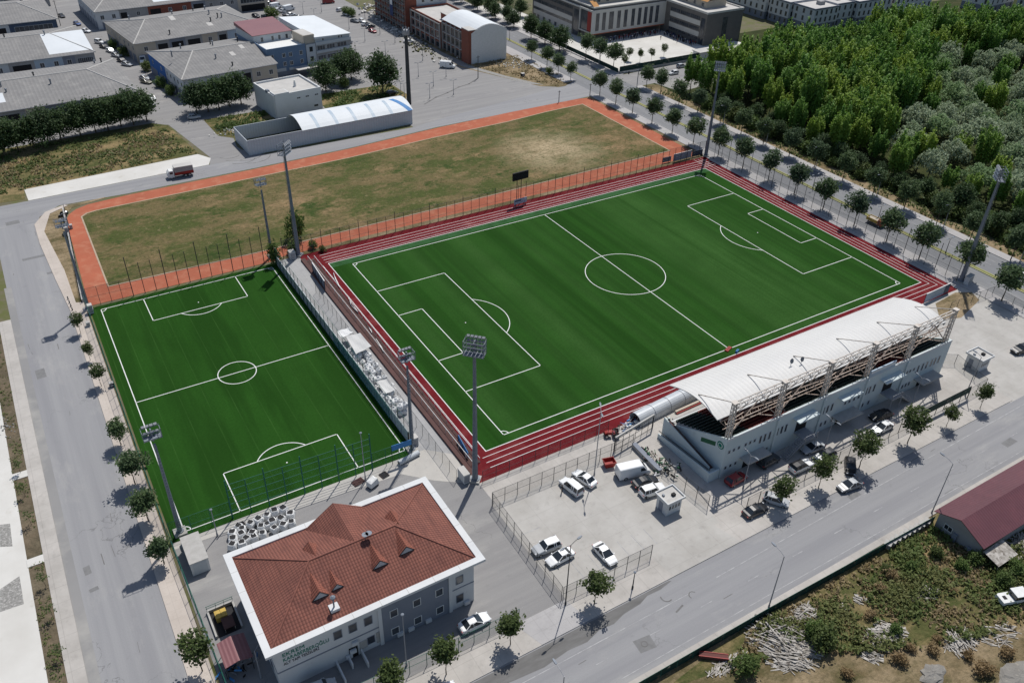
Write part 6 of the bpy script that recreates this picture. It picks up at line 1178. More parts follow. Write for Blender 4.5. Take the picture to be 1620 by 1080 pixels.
for i, y in enumerate((150, 128, 60, 41, 21.1, -0.5, -21.3, -42)): street_lamp('%s lamp from the top along the forest side of the boulevard' % ORD[i], 85.3, y, 6.6, pi, 1.4, group='lamps along the boulevard')
for i, y in enumerate((175, 160, 145, 129, 12, -10, -30)): street_lamp('%s little double lamp from the top on the boulevard median' % ORD[i], 74.25, y, 3.8, 0, .7, True, group='lamps on the boulevard median', m='pole_dark')
q = lambda x, y: G(405 + x / 4, y / 4)
for i, p in enumerate([(300, 90), (372, 135), (415, 78), (590, 187), (690, 262), (785, 217), (880, 272), (820, 347), (1055, 385), (1028, 487), (898, 507), (1123, 547), (1100, 622), (1250, 600), (1203, 487), (918, 612), (940, 622), (632, 352), (690, 120)]):
    x, y = q(*p); street_lamp('thin grey lamp post in the wide grey parking area', x, y, 4.8, 0, .6, True, group='thin lamp posts in the big parking area', style='arm')
for lb, p, h in (('thick dark pole at the edge of dry corner plot', (1405, 495), 8.0), ('dark utility pole by the white office corner', (608, 360), 6.0)): x, y = q(*p); t = thing('utility_pole', lb, 'pole', (x, y, 0)); MB().tube((0, 0, 0), (0, 0, h), .16, .12, 8).build('pole', MATS['pole_dark'], t); MB().bar((-.7, 0, h - .5), (.7, 0, h - .5), .12).build('cross_arm', MATS['pole_dark'], t)
for i, (u, v, h) in enumerate([(933, 153, 4.5), (884, 162, 4.0), (930, 225, 0), (96, 41, 10), (60, 50, 9)]):
    if h: x, y = G(u, v); t = thing('utility_pole', ['dark post at the corner of upper road and boulevard', 'dark post beside the upper road before the dry plot', '', 'tall dark utility pole at the left street', 'utility pole in front of the navy corner unit'][i], 'pole', (x, y, 0)); MB().tube((0, 0, 0), (0, 0, h), .13, .10, 8).build('pole', MATS['pole_dark'], t); MB().bar((-.6, 0, h - .4), (.6, 0, h - .4), .1).build('cross_arm', MATS['pole_dark'], t)
# gantry sign over boulevard
gt = thing('traffic_gantry', 'thin grey traffic gantry over the boulevard junction', 'gantry', (84.0, 103, 0)); MB().tube((0, 0, 0), (0, 0, 6.5), .14, .12, 8).build('post', MATS['grey_metal'], gt); MB().bar((0, 0, 6.3), (-7, 0, 6.5), .16).bar((0, 0, 5.8), (-7, 0, 6.3), .08).build('beam', MATS['grey_metal'], gt); MB().b2(-4.5, -.15, 5.4, -4.1, .15, 6.3).build('signal_head', MATS['dark'], gt)
# ================================================================ CARS
PK = 'cars in the parking lot'
q = lambda i, j, x, y: (i * 405 + x / 4, j * 270 + y / 4)
car('mpv', 'white', q(2, 2, 425, 955), q(2, 2, 325, 875), 'white people carrier with open door in the parking lot', 'car', PK)
car('sedan', 'white', q(2, 2, 505, 895), q(2, 2, 412, 828), 'white sedan beside the people carrier below service path', 'car', PK)
car('van', 'white', q(2, 2, 665, 845), q(2, 2, 862, 800), 'large white delivery van in the parking lot', 'van', PK)
car('sedan', 'black', q(2, 2, 775, 905), q(2, 2, 912, 860), 'black sedan between the delivery van and a white car', 'car', PK)
car('suv', 'white', q(2, 2, 825, 960), q(2, 2, 955, 915), 'white car with dark glass next to the guard cabin', 'car', PK)
car('suv', 'silver', q(2, 3, 285, 190), q(2, 3, 148, 245), 'silver white estate nearest the corner fence of the parking lot', 'car', PK, 'white')
car('sedan', 'white', q(2, 3, 380, 240), q(2, 3, 228, 320), 'white sedan beside estate at the corner of parking lot', 'car', PK)
car('sedan', 'white', q(2, 3, 540, 205), q(2, 3, 640, 315), 'white sedan alone near the roadside parking fence', 'car', PK)
SG = 'cars beside the grandstand'
car('hatch', 'red', q(2, 2, 1375, 890), q(2, 2, 1465, 840), 'dark red hatchback at the grandstand corner', 'car', SG); car('suv', 'dark', (1207, 733), (1226, 722), 'dark car in the shade under grandstand stair', 'car', SG)
car('sedan', 'silver', q(3, 2, 345, 645), q(3, 2, 222, 690), 'silver sedan beside outside stair of grandstand', 'car', SG); car('hatch', 'silver', q(3, 2, 425, 690), q(3, 2, 300, 745), 'pale hatchback with dark roof behind roadside fence', 'car', SG, 'dark'); car('suv', 'white', q(3, 2, 145, 815), q(3, 2, 275, 755), 'white car with large dark sunroof behind roadside fence', 'car', SG, 'black')
car('sedan', 'black', q(3, 2, 780, 445), q(3, 2, 650, 480), 'black sedan parked in the grandstand shade', 'car', SG); car('sedan', 'white', q(3, 2, 785, 510), q(3, 2, 665, 570), 'white sedan by the roadside fence near big tree', 'car', SG)
RG = 'cars along the south road'
car('hatch', 'black', q(3, 2, 520, 745), q(3, 2, 525, 830), 'black car half hidden under pavement tree', 'car', RG); car('sedan', 'grey', q(3, 2, 585, 880), q(3, 2, 450, 930), 'grey sedan parked on south road beside a tree', 'car', RG, 'silver'); car('hatch', 'silver', q(3, 2, 20, 990), q(3, 2, 85, 1010), 'silver hatchback behind pavement tree at the kerb', 'car', RG); car('sedan', 'black', (1180, 813), (1210, 799), 'black sedan at the kerb by parking gate', 'car', RG)
car('sedan', 'white', q(1, 3, 1295, 735), q(1, 3, 1470, 650), 'shiny white sedan parked at the clubhouse end', 'car'); car('hatch', 'white', (682, 1104), (716, 1084), 'white car roof at bottom edge on the south road', 'car'); car('mpv', 'silver', (488, 1098), (524, 1082), 'grey car against clubhouse front at the bottom edge', 'car')
x_, y_ = G(1600, 48 + 500); car('suv', 'black', (1632, 548), (1600, 556), 'black car at right edge of the east yard', 'car'); car('hatch', 'white', q(2, 0, 1050, 455), q(2, 0, 995, 465), 'white car on the side street below the school', 'car'); car('hatch', 'white', (1625, 438), (1612, 432), 'white car on the boulevard at right edge', 'car')
car('hatch', 'silver', (1073, 105), (1083, 103), 'small silver car by the school screen fence', 'car')
BG = 'cars in the upper parking area'; far = [('van', 'white', 85, 50, 165, 35, 'white van at the left end of the long parked row'), ('hatch', 'white', 118, 70, 160, 55, 'white car next to white van in the long parked row'), ('sedan', 'silver', 150, 75, 195, 60, 'silver car at the middle of the long parked row'), ('van', 'white', 175, 65, 240, 50, 'white van at the middle of the long parked row'), ('sedan', 'grey', 170, 95, 215, 80, 'grey car before the white van in the long row'), ('sedan', 'white', 190, 97, 250, 85, 'white sedan near the right end of parked row'), ('sedan', 'black', 243, 112, 305, 100, 'black sedan at the right end of parked row'), ('mpv', 'grey', 40, 108, 85, 120, 'grey people carrier by the workshop corner'), ('hatch', 'dark', -20, 95, 20, 105, 'dark car beside the grey people carrier'),
       ('hatch', 'white', 25, 8, 60, 2, 'white car at the upper left end of the parking area'), ('sedan', 'black', 62, 22, 105, 14, 'black car beside red car in upper parking'), ('hatch', 'red', 95, 14, 125, 6, 'red car at the top of upper parking'), ('hatch', 'white', 520, 65, 545, 58, 'white car by the bushes in upper parking'), ('hatch', 'white', 558, 85, 592, 92, 'white hatchback right of the bushes'), ('sedan', 'grey', 610, 128, 640, 134, 'grey car alone in the middle of parking area'), ('hatch', 'white', 660, 125, 685, 138, 'white hatchback behind silver cars by rubble'), ('sedan', 'silver', 665, 160, 720, 140, 'silver sedan in the little group by rubble'), ('sedan', 'dark', 695, 170, 752, 160, 'dark sedan in the little group by rubble'), ('sedan', 'red', 715, 185, 760, 202, 'red sedan nearest the rubble in parking area'), ('sedan', 'white', 935, 260, 1000, 255, 'white car behind the dark mast by building site'), ('van', 'white', 1180, 415, 1245, 420, 'white van parked before the white end wall'), ('van', 'white', 545, 280, 595, 265, 'white van behind the white office block'), ('van', 'red', 415, 15, 500, 8, 'dark red truck at the top of parking area'), ('hatch', 'black', 835, 590, 885, 580, 'black car under the tallest dark tree')]
for k, c, x0, y0, x1, y1, lb in far: car(k, c, q(1, 0, x0, y0), q(1, 0, x1, y1), lb, 'van' if k == 'van' else 'car', BG)
TG = 'cars along the workshop street'; st_ = [('sedan', 'blue', 470, 140, 505, 155, 'dark blue and white car high up the workshop street'), ('sedan', 'white', 523, 190, 562, 197, 'white sedan driving in the workshop street'), ('hatch', 'white', 470, 208, 493, 228, 'white car against the white roofed workshop'), ('suv', 'white', 612, 260, 650, 268, 'white car at the top of the parked street row'), ('sedan', 'dark', 640, 288, 680, 298, 'dark car second in the parked street row'), ('hatch', 'white', 680, 312, 715, 325, 'white hatchback third in the parked street row'), ('sedan', 'silver', 715, 342, 755, 352, 'silver sedan fourth in the parked street row'), ('sedan', 'dark', 752, 375, 790, 386, 'dark grey sedan fifth in the parked street row'), ('sedan', 'silver', 780, 400, 825, 408, 'silver sedan last in the parked street row'), ('van', 'white', 905, 365, 905, 400, 'white van beside the blue workshop wall'), ('sedan', 'silver', 895, 485, 935, 495, 'silver car parked behind the olive car'), ('sedan', 'olive', 898, 508, 950, 520, 'olive grey car at the blue wall corner'), ('sedan', 'white', 940, 600, 978, 630, 'white car beside dark hedge trees'), ('hatch', 'white', 940, 640, 972, 660, 'white car below another at the dark hedge'), ('hatch', 'silver', 1205, 740, 1250, 735, 'pale car in shade of the dark tree clump'), ('hatch', 'silver', 1535, 40, 1575, 45, 'silver car at the end of middle workshop row'), ('sedan', 'dark', 380, 92, 400, 105, 'dark car near the pole at the street top')]
for k, c, x0, y0, x1, y1, lb in st_: car(k, c, q(0, 0, x0, y0), q(0, 0, x1, y1), lb, 'van' if k == 'van' else 'car', TG)
# box truck
def truck_at(x, y, rz):
    t = thing('box_truck', 'white box truck with red lower stripe on the upper road', 'truck', (x, y, .02), rz)
    MB().loft([[(px, s * wv, z) for s, wv, z in ((-1, 1.1, .5), (-1, 1.15, 1.5), (-1, 1.0, zt), (1, 1.0, zt), (1, 1.15, 1.5), (1, 1.1, .5))] for px, zt in ((1.7, 2.35), (2.9, 2.3), (3.35, 1.75))]).build('cab', MATS['line_white'], t)
    MB().add([(3.37, -.95, 1.45), (3.37, .95, 1.45), (2.95, .9, 2.25), (2.95, -.9, 2.25)], [(0, 1, 2, 3)]).b2(2.0, -1.16, 1.5, 2.8, 1.16, 2.0).build('window_glass', MATS['glass'], t)
    MB().b2(-3.4, -1.2, 1.0, 1.5, 1.2, 1.75).build('side_board', MATS['red_paint'], t); MB().b2(-3.38, -1.17, 1.75, 1.48, 1.17, 3.1).build('cargo_box', MATS['wall_mid'], t); MB().b2(-3.4, -1.18, 3.1, 1.5, 1.18, 3.2).build('cargo_roof', MATS['flat_roof'], t); MB().b2(-3.4, -.5, .6, 3.2, .5, 1.0).build('chassis', MATS['dark'], t)
    for x_, y_ in ((2.5, .95), (2.5, -.95), (-2.2, .95), (-2.2, -.95), (-1.2, .95), (-1.2, -.95)): add_wheel(t, x_, y_, .46, BTYRE, BRIM)
    for s in (-1, 1): MB().box((3.36, s * .85, .85), (.08, .3, .2)).build('headlight', MATS['head_glass'], t)
truck_at(-74.9, 101.2, math.atan2(.25, -6))
yt = thing('tipper_truck', 'small orange cab truck with beige load box on the boulevard', 'truck', (*G(1384, 355), .02), R(-88)); MB().b2(-2.3, -.95, .8, .9, .95, 1.15).b2(-2.3, -.95, 1.15, -2.2, .95, 1.6).b2(-2.2, -.95, 1.15, .9, -.87, 1.6).b2(-2.2, .87, 1.15, .9, .95, 1.6).build('load_box', MATS['yellow_paint'], yt); MB().b2(-2.1, -.85, 1.15, .8, .85, 1.45).build('load', MATS['wall_cream'], yt)
MB().loft([[(px, s * wv, z) for s, wv, z in ((-1, .9, .5), (-1, .95, 1.2), (-1, .8, zt), (1, .8, zt), (1, .95, 1.2), (1, .9, .5))] for px, zt in ((1.0, 1.9), (1.9, 1.85), (2.4, 1.25), (2.5, 1.0))]).build('cab', MATS['orange'], yt); MB().add([(2.42, -.75, 1.3), (2.42, .75, 1.3), (1.95, .72, 1.82), (1.95, -.72, 1.82)], [(0, 1, 2, 3)]).build('window_glass', MATS['glass'], yt)
for x_, y_ in ((1.7, .85), (1.7, -.85), (-1.5, .85), (-1.5, -.85)): add_wheel(yt, x_, y_, .34)
# white jeep at the lower right
jp = thing('white_jeep', 'old white off road car standing in weeds at lower right', 'car', (*G(1597, 951), .05), math.atan2(.35, -1))
MB().loft([[(px, s * wv, z) for s, wv, z in ((-1, .85, .5), (-1, .9, .8), (-1, .85, 1.12), (1, .85, 1.12), (1, .9, .8), (1, .85, .5))] for px in (-2.0, .1, .25, 2.0)]).build('body', MATS['line_white'], jp); MB().b2(-1.95, -.8, 1.12, .15, .8, 1.75).build('window_glass', MATS['glass'], jp); MB().b2(-2.0, -.84, 1.75, .05, .84, 1.85).build('roof', MATS['line_white'], jp); MB().b2(1.0, -.3, 1.12, 1.5, .3, 1.16).build('bonnet_vent', MATS['dark'], jp)
for x_, y_ in ((1.35, .8), (1.35, -.8), (-1.35, .8), (-1.35, -.8)): add_wheel(jp, x_, y_, .38, s=1.15)
# tractor, skip
x, y = G(968, 690); tr_ = thing('red_tractor', 'small red tractor on the service path', 'tractor', (x, y, .03), R(155)); MB().loft([[(px, -.34, .6), (px, -.34, zt), (px, .34, zt), (px, .34, .6)] for px, zt in ((.1, 1.2), (.9, 1.15), (1.35, 1.05))]).build('bonnet', MATS['red_paint'], tr_); MB().b2(-1.0, -.55, .75, -.1, .55, .95).b2(-1.0, -.8, 1.0, -.3, -.5, 1.08).b2(-1.0, .5, 1.0, -.3, .8, 1.08).build('mudguard', MATS['red_paint'], tr_); MB().b2(-.9, -.25, .95, -.45, .25, 1.1).b2(-.95, -.25, 1.1, -.85, .25, 1.5).build('seat', MATS['rubber_black'], tr_); MB().tube((-.1, 0, 1.0), (-.3, 0, 1.4), .03, .03, 6).lathe((-.3, 0, 1.4), [(.18, 0), (.2, .03)], 10).build('steering_wheel', MATS['rubber_black'], tr_); MB().bar((-1.0, -.5, .9), (-1.0, -.5, 2.1), .07).bar((-1.0, .5, .9), (-1.0, .5, 2.1), .07).bar((-1.0, -.5, 2.1), (-1.0, .5, 2.1), .07).build('roll_bar', MATS['rubber_black'], tr_); MB().tube((.8, .2, 1.1), (.8, .2, 1.8), .04, .04, 6).build('exhaust', MATS['rubber_black'], tr_)
for x_, y_, s in ((-.65, .68, 1.3), (-.65, -.68, 1.3), (1.05, .5, .82), (1.05, -.5, .82)): add_wheel(tr_, x_, y_, .46 * s, BTYRE, BRIM, s)
x, y = G(963, 737); sk = thing('red_skip', 'dark red open waste skip near the delivery van', 'skip', (x, y, .02), R(-15)); mb = MB(); mb.loft([[(-.75, -.55, .12), (.75, -.55, .12), (.75, .55, .12), (-.75, .55, .12)], [(-1.0, -.75, 1.25), (1.0, -.75, 1.25), (1.0, .75, 1.25), (-1.0, .75, 1.25)], [(-.93, -.68, 1.25), (.93, -.68, 1.25), (.93, .68, 1.25), (-.93, .68, 1.25)], [(-.72, -.52, .6), (.72, -.52, .6), (.72, .52, .6), (-.72, .52, .6)]]); mb.build('tub', MATS['red_paint'], sk); MB().b2(-1.06, -.8, 1.1, 1.06, -.74, 1.25).b2(-1.06, .74, 1.1, 1.06, .8, 1.25).build('rim', MATS['red_paint'], sk)
for x_ in (-.5, .5):
    for y_ in (-.4, .4): MB().tube((x_, y_ - .05, .09), (x_, y_ + .05, .09), .09, .09, 8).build('caster', MATS['rubber_black'], sk)
# ================================================================ BULK BAGS AND SMALL ITEMS
def bag_mesh(seed, full=True):
    r = random.Random(seed); mb = MB(); n_ = 16; secs = []
    for z, k in ((0, .40), (.12, .50), (.45, .56), (.8, .53), (1.0, .46), (1.06, .40)):
        secs.append([(k * (1 + .10 * r.uniform(-1, 1)) * (abs(cos(a)) ** .42) * math.copysign(1, cos(a)), k * (1 + .10 * r.uniform(-1, 1)) * (abs(sin(a)) ** .42) * math.copysign(1, sin(a)), z + (.05 * r.uniform(-1, 1) if z > .9 else 0)) for a in [2 * pi * i / n_ + .01 for i in range(n_)]])
    mb.loft(secs); top = MB(); top.add([(x * .88, y * .88, z + .02) for x, y, z in secs[-1]], [tuple(range(n_))])
    return mb.mesh('sack', MATS['bag_white']), top.mesh('filling', MATS['rubber_black'])
BAGS = [bag_mesh(s) for s in range(5)]
br_ = random.Random(5); c6 = lambda x, y: G(330 + x / 3.178, 740 + y / 3.178)
bag_pos = [(125, 395), (128, 365), (125, 335), (170, 340), (172, 385), (172, 312), (215, 285), (225, 335), (232, 355), (255, 268), (268, 300), (275, 335), (298, 245), (325, 278), (335, 310), (335, 225), (368, 265), (380, 295), (380, 215), (415, 240), (420, 280), (155, 300), (300, 290), (195, 365)]
for i, (u, v) in enumerate(bag_pos):
    x, y = c6(u, v + 12); t = thing('bulk_bag', 'open topped white bulk bag with black filling behind the clubhouse', 'bag', (x, y, .02), br_.uniform(0, 1.5), 'white bulk bags behind the clubhouse'); s, f = BAGS[i % 5]; a = link('sack', s, t); link('filling', f, a); t.scale = (br_.uniform(1.05, 1.25),) * 3
tied = []
for s in range(4):
    r = random.Random(60 + s); mb = MB(); n_ = 14; secs = []
    for z, k in ((0, .42), (.15, .55), (.5, .6), (.85, .5), (1.0, .28), (1.12, .10), (1.2, .16)): secs.append([(k * (1 + .16 * r.uniform(-1, 1)) * cos(a), k * (1 + .16 * r.uniform(-1, 1)) * sin(a), z + .06 * r.uniform(-1, 1)) for a in [2 * pi * i / n_ for i in range(n_)]])
    tied.append(mb.loft(secs).mesh('sack', MATS['bag_white']))
k = 0
for y in [-20.4 + i * 1.06 for i in range(21)]:
    for col in range(3):
        x = -66.8 + col * 1.05 + br_.uniform(-.2, .2); yy = y + br_.uniform(-.3, .3)
        if col == 2 and br_.random() < .35: continue
        for lv in range(2 if br_.random() < .66 else 1):
            t = thing('stacked_bag', 'white tied bag in the heap along the wall between the pitches', 'bag', (x + (.2 if lv else 0), yy + (.3 if lv else 0), .02 + lv * 1.0), br_.uniform(0, 6), 'white bags heaped between the pitches'); link('sack', tied[k % 4], t); t.scale = (br_.uniform(.9, 1.15),) * 3; k += 1
def sheet3(label, name, cat, pts, m, th=.03, sag=.25, n_=8):
    a, b, c, d = [Vector(p) for p in pts]; o = a.copy(); t = thing(name, label, cat, o); mb = MB(); vs = []
    for s in (0, -th):
        for i in range(n_ + 1):
            for j in range(n_ + 1):
                u, v = i / n_, j / n_; p = (a * (1 - u) + b * u) * (1 - v) + (d * (1 - u) + c * u) * v; vs.append(p - o + Vector((0, 0, s - sag * sin(pi * u) * sin(pi * v) + .06 * sin(9 * u + 5 * v))))
    k = (n_ + 1) ** 2; fs = []
    for i in range(n_):
        for j in range(n_): e = i * (n_ + 1) + j; fs += [(e, e + n_ + 1, e + n_ + 2, e + 1), (k + e, k + e + 1, k + e + n_ + 2, k + e + n_ + 1)]
    mb.add(vs, fs).build('sheet', MATS[m], t)
sheet3('large grey white tarpaulin draped over the bag heap', 'tarpaulin', 'tarpaulin', [(-66.6, -2.6, 2.5), (-63.2, -2.2, 2.9), (-63.4, 2.9, 3.0), (-66.2, 3.4, 2.9)], 'tarp_grey'); sheet3('small white tarpaulin at the far end of the bag heap', 'tarpaulin', 'tarpaulin', [(-66.9, 4.0, 2.3), (-64.4, 4.2, 2.7), (-64.2, 6.6, 2.4), (-66.8, 6.9, 2.2)], 'bag_white'); sheet3('pale tarpaulin near the mast end of the bag heap', 'tarpaulin', 'tarpaulin', [(-66.8, -16.4, 2.4), (-64.4, -16.2, 2.5), (-64.5, -12.4, 2.4), (-66.7, -12.2, 2.4)], 'tarp_grey')
nv = thing('teal_netting', 'teal netting hung along the fence before the white bag heap', 'netting', (-67.95, -21, 0)); MB().add([(0, 0, .3), (0, 27, .3), (0, 27, 2.9), (0, 0, 2.9)], [(0, 1, 2, 3)]).build('net', MATS['net_teal_veil'], nv); MB().tube((0, 0, 2.9), (0, 27, 2.9), .04, .04, 6).build('top_rope', MATS['pole_green'], nv)
# boards and banners
def board(label, p, q_, h, m, z0=.3, m2=None, name='advertising_board', cap=True):
    L_ = math.hypot(q_[0] - p[0], q_[1] - p[1]); t = thing(name, label, 'board', (*p, 0), math.atan2(q_[1] - p[1], q_[0] - p[0])); MB().b2(0, -.04, z0, L_, .04, z0 + h).build('panel', MATS[m], t)
    if m2: MB().b2(L_ * .78, -.06, z0, L_, .06, z0 + h).build('dark_panel', MATS[m2], t)
    if cap: MB().b2(-.05, -.08, z0 + h, L_ + .05, .08, z0 + h + .12).build('top_rail', MATS['line_white'], t)
    n_ = max(1, int(L_ / 2))
    for i in range(n_ + 1): MB().tube((L_ * i / n_, .09, 0), (L_ * i / n_, .09, z0 + h), .05, .05, 5).build('post', MATS['pole_dark'], t)
board('pale blue board at the far corner of the red track', (51.6, 44.5), (58.4, 44.6), 2.1, 'board_blue_grey'); board('dark board beside the far floodlight mast', (58.8, 44.6), (62.8, 44.6), 1.6, 'board_navy', cap=False); board('small grey printed board left of the pale blue board', (48.2, 45.3), (51.2, 45.2), 1.5, 'wall_grey', cap=False); board('white board with dark end panel at the stand end of the track', (49.8, -42.3), (58.6, -41.9), 2.2, 'board_blue_grey', .2, 'board_navy'); board('navy banner board on the walkway beside the terrace', (-62.2, 25.6), (-61.7, 34.4), 2.2, 'board_navy', .4)
board('bright blue banner hung at the corner fence of small pitch', (-72.2, -31.3), (-68.7, -31.4), 1.1, 'sign_blue', 3.0, name='hanging_banner', cap=False); board('bright blue banner on the terrace end below tall mast', (-60.9, -36.6), (-60.2, -31.8), 1.3, 'sign_blue', .4, name='hanging_banner', cap=False)
sb = thing('scoreboard', 'black scoreboard on two posts behind the far red track', 'scoreboard', (-1.8, 43.2, 0), R(3)); MB().b2(-2.4, -.2, 6.5, 2.4, .2, 8.6).build('screen', MATS['dark'], sb)
for x in (-1.0, .3): MB().tube((x, 0, 0), (x, 0, 6.5), .1, .1, 6).build('post', MATS['pole_dark'], sb)
pb = thing('wheeled_board', 'pale sponsor board on a low stand below the scoreboard', 'board', (-2.6, 41.6, 0), R(3)); MB().b2(-2.0, -.06, .6, 2.0, .06, 2.0).build('panel', MATS['board_blue_grey'], pb); MB().b2(-1.8, -.07, 1.35, .2, -.062, 1.7).build('print', MATS['board_navy'], pb)
for x in (-1.5, 1.5): MB().bar((x, -.5, .05), (x, .5, .05), .08).bar((x, 0, .05), (x, 0, .6), .08).build('foot', MATS['pole_dark'], pb)
# corner flags and goals mouths are not set up; small items on and round the pitch
for i, (lb, u, v, m_) in enumerate([('red mat at the near end of the halfway line', 1152, 553, 'red_paint'), ('blue kit bag beside the halfway line', 1166, 557, 'sign_blue')]):
    x, y = G(u, v); t = thing('mat' if i == 0 else 'kit_bag', lb, 'mat' if i == 0 else 'bag', (x, y, .035), R(20)); s = 1.0 if i == 0 else .5; MB().loft([[(-s, -.4 * s, 0), (s, -.4 * s, 0), (s, .4 * s, 0), (-s, .4 * s, 0)], [(-s * .9, -.36 * s, .25 * (1 + i)), (s * .9, -.36 * s, .25 * (1 + i)), (s * .9, .36 * s, .25 * (1 + i)), (-s * .9, .36 * s, .25 * (1 + i))]]).build('cover', MATS[m_], t); MB().bar((-s * .5, 0, .25 * (1 + i)), (s * .5, 0, .27 * (1 + i)), .06).build('strap', MATS['dark'], t)
def hurdle_frame(lb, pts, m_='line_white', name='metal_frame'):
    o = pts[0]; t = thing(name, lb, 'frame', (*o, 0)); mb = MB()
    for a, b in zip(pts, pts[1:]): mb.bar((a[0] - o[0], a[1] - o[1], .35), (b[0] - o[0], b[1] - o[1], .45), .10); mb.bar((a[0] - o[0], a[1] - o[1], 0), (a[0] - o[0], a[1] - o[1], .45), .07)
    mb.build('bars', MATS[m_], t)
r4 = lambda x, y: G(430 + x / 4.695, 370 + y / 4.695)
hurdle_frame('bent white metal frame lying on the left red track', [r4(460, 300), r4(475, 350), r4(505, 405), r4(490, 370), r4(470, 330)]); hurdle_frame('white dismantled goal frame beside the left track railing', [r4(575, 480), r4(590, 540), r4(640, 590), r4(620, 560), r4(570, 490)]); hurdle_frame('white pipe frame further down the left track railing', [r4(720, 700), r4(745, 745), r4(735, 720)]); hurdle_frame('white pipe frame near the bag heap on the track side', [r4(775, 790), r4(820, 860), r4(830, 885), r4(800, 830)])
# generator, cabinets, pallets by the corner
def cabinet(lb, x, y, w, d, h, m_, name='cabinet', rz=0): t = thing(name, lb, 'cabinet', (x, y, 0), rz); MB().b2(-w / 2, -d / 2, .1, w / 2, d / 2, h).build('housing', MATS[m_], t); MB().b2(-w / 2 - .03, -d / 2 - .03, h, w / 2 + .03, d / 2 + .03, h + .08).build('lid', MATS['flat_roof'], t); MB().b2(-w / 2 + .1, -d / 2 - .02, .3, w / 2 - .1, -d / 2, h - .2).build('door', MATS['grey_metal'], t); MB().b2(-w / 2 + .05, -d / 2 + .05, 0, w / 2 - .05, d / 2 - .05, .1).build('plinth', MATS['dark'], t)
cabinet('white electrical cabinet beside the tall mast foot', -63.7, -40.2, 1.1, 2.2, 1.9, 'wall_white'); cabinet('white cabinet at foot of far stand mast', 66.2, -41.6, 2.4, 1.0, 2.0, 'wall_white', rz=R(10)); cabinet('white cabinet at the far left corner of small pitch', -107.3, 40.9, 1.0, 1.0, 2.0, 'wall_white'); cabinet('pale cabinet at foot of ivy covered mast', -63.6, 43.0, 1.3, 1.5, 1.9, 'panel_grey'); cabinet('white cabinet near blue banner at small pitch corner', -66.9, -28.6, .9, 1.2, 1.8, 'wall_white'); cabinet('grey switch box by the left end fence of orange track', -106.4, 80.5, .8, 1.8, 1.9, 'panel_grey'); cabinet('black dumped box on the dry corner plot', *G(827, 121), 1.2, 1.2, 1.1, 'dark')
for i, (u, v, s) in enumerate([(470, 372, 1.5), (466, 392, 1.1), (436, 410, 1.1), (495, 385, .8), (510, 390, .6)]): x, y = G(u, v + 8); plant_tree(K_SHR, x, y, s * .9, ('dark ivy bush climbing the tall mast foot', 'ivy bush beside the pale cabinet', 'green bush at the short mast foot', 'small bush right of the ivy mast', 'low bush on the dark fence line')[i], 'shrub', sz=s * (1.9 if i in (0, 2) else 1.0))
x, y = G(590, 768); wc = thing('covered_machine', 'machine under a white cover behind the clubhouse', 'machine', (x, y, .02), R(20)); MB().loft([[(-.9, -.6, .3), (.9, -.6, .3), (.9, .6, .3), (-.9, .6, .3)], [(-.8, -.55, 1.2), (.6, -.55, 1.5), (.6, .55, 1.5), (-.8, .55, 1.2)], [(-.5, -.3, 1.35), (.4, -.3, 1.6), (.4, .3, 1.6), (-.5, .3, 1.35)]]).build('cover', MATS['bag_white'], wc); MB().b2(-.8, -.5, 0, .8, .5, .3).build('base', MATS['dark'], wc)
x, y = G(647, 727); rl_ = thing('rolled_turf', 'grey rolled sheet lying by the small pitch corner', 'roll', (x, y, .02), R(10)); MB().tube((-2, 0, .45), (2, 0, .45), .45, .45, 14).build('roll', MATS['panel_grey'], rl_); MB().tube((-2.05, 0, .45), (-2.0, 0, .45), .2, .2, 10).build('core', MATS['dark'], rl_)
for i, (lb, u, v) in enumerate([('dark pallet behind the small pitch fence', 567, 763), ('dark pallet beside the bulk bags', 382, 832), ('small dark grate on the bright apron', 608, 752)]):
    x, y = G(u, v); t = thing('pallet', lb, 'pallet', (x, y, .025), R(12)); w_ = 1.9 if i == 0 else 1.3
    for k in range(5): MB().b2(-w_ / 2, -.6 + k * .28, .12, w_ / 2, -.42 + k * .28, .16).build('slat', MATS['dark'] if i else MATS['terrace'], t)
    MB().b2(-w_ / 2, -.55, 0, -w_ / 2 + .1, .65, .12).b2(w_ / 2 - .1, -.55, 0, w_ / 2, .65, .12).build('runner', MATS['terrace'], t)
def junk(lb, u, v, n, mats_, spread, seed):
    x, y = G(u, v); r = random.Random(seed); t = thing('scrap_heap', lb, 'scrap heap', (x, y, .02)); mbs = {k: MB() for k in mats_}
    for i in range(n):
        m_ = r.choice(mats_); a = Vector((r.gauss(0, spread[0]), r.gauss(0, spread[1]), r.uniform(.1, .9))); d = Vector((r.uniform(-1, 1), r.uniform(-1, 1), r.uniform(-.3, .3))); mbs[m_].bar(a, a + d, r.choice((.05, .08, .2)), t2=r.choice((.05, .08, .3)))
    for k, mb in mbs.items():
        if mb.v: o = mb.build('scrap', MATS[k], t); o['kind'] = 'stuff'
junk('heap of green nets and bars on the low wall by delivery van', 1027, 722, 50, ('plastic_green', 'plastic_green', 'dark', 'terrace'), (.6, 1.3), 1); junk('heap of green and white metal carts beside the ramp', 1055, 743, 60, ('plastic_green', 'line_white', 'dark', 'grey_metal'), (.9, 1.1), 2); junk('red and white bundles at the players tunnel mouth', 994, 674, 50, ('line_white', 'line_white', 'terrace', 'sign_blue'), (1.1, .6), 3); junk('dark clutter under the maroon canopy', 375, 1060, 40, ('dark', 'grey_metal', 'sign_blue'), (1.2, .6), 4)
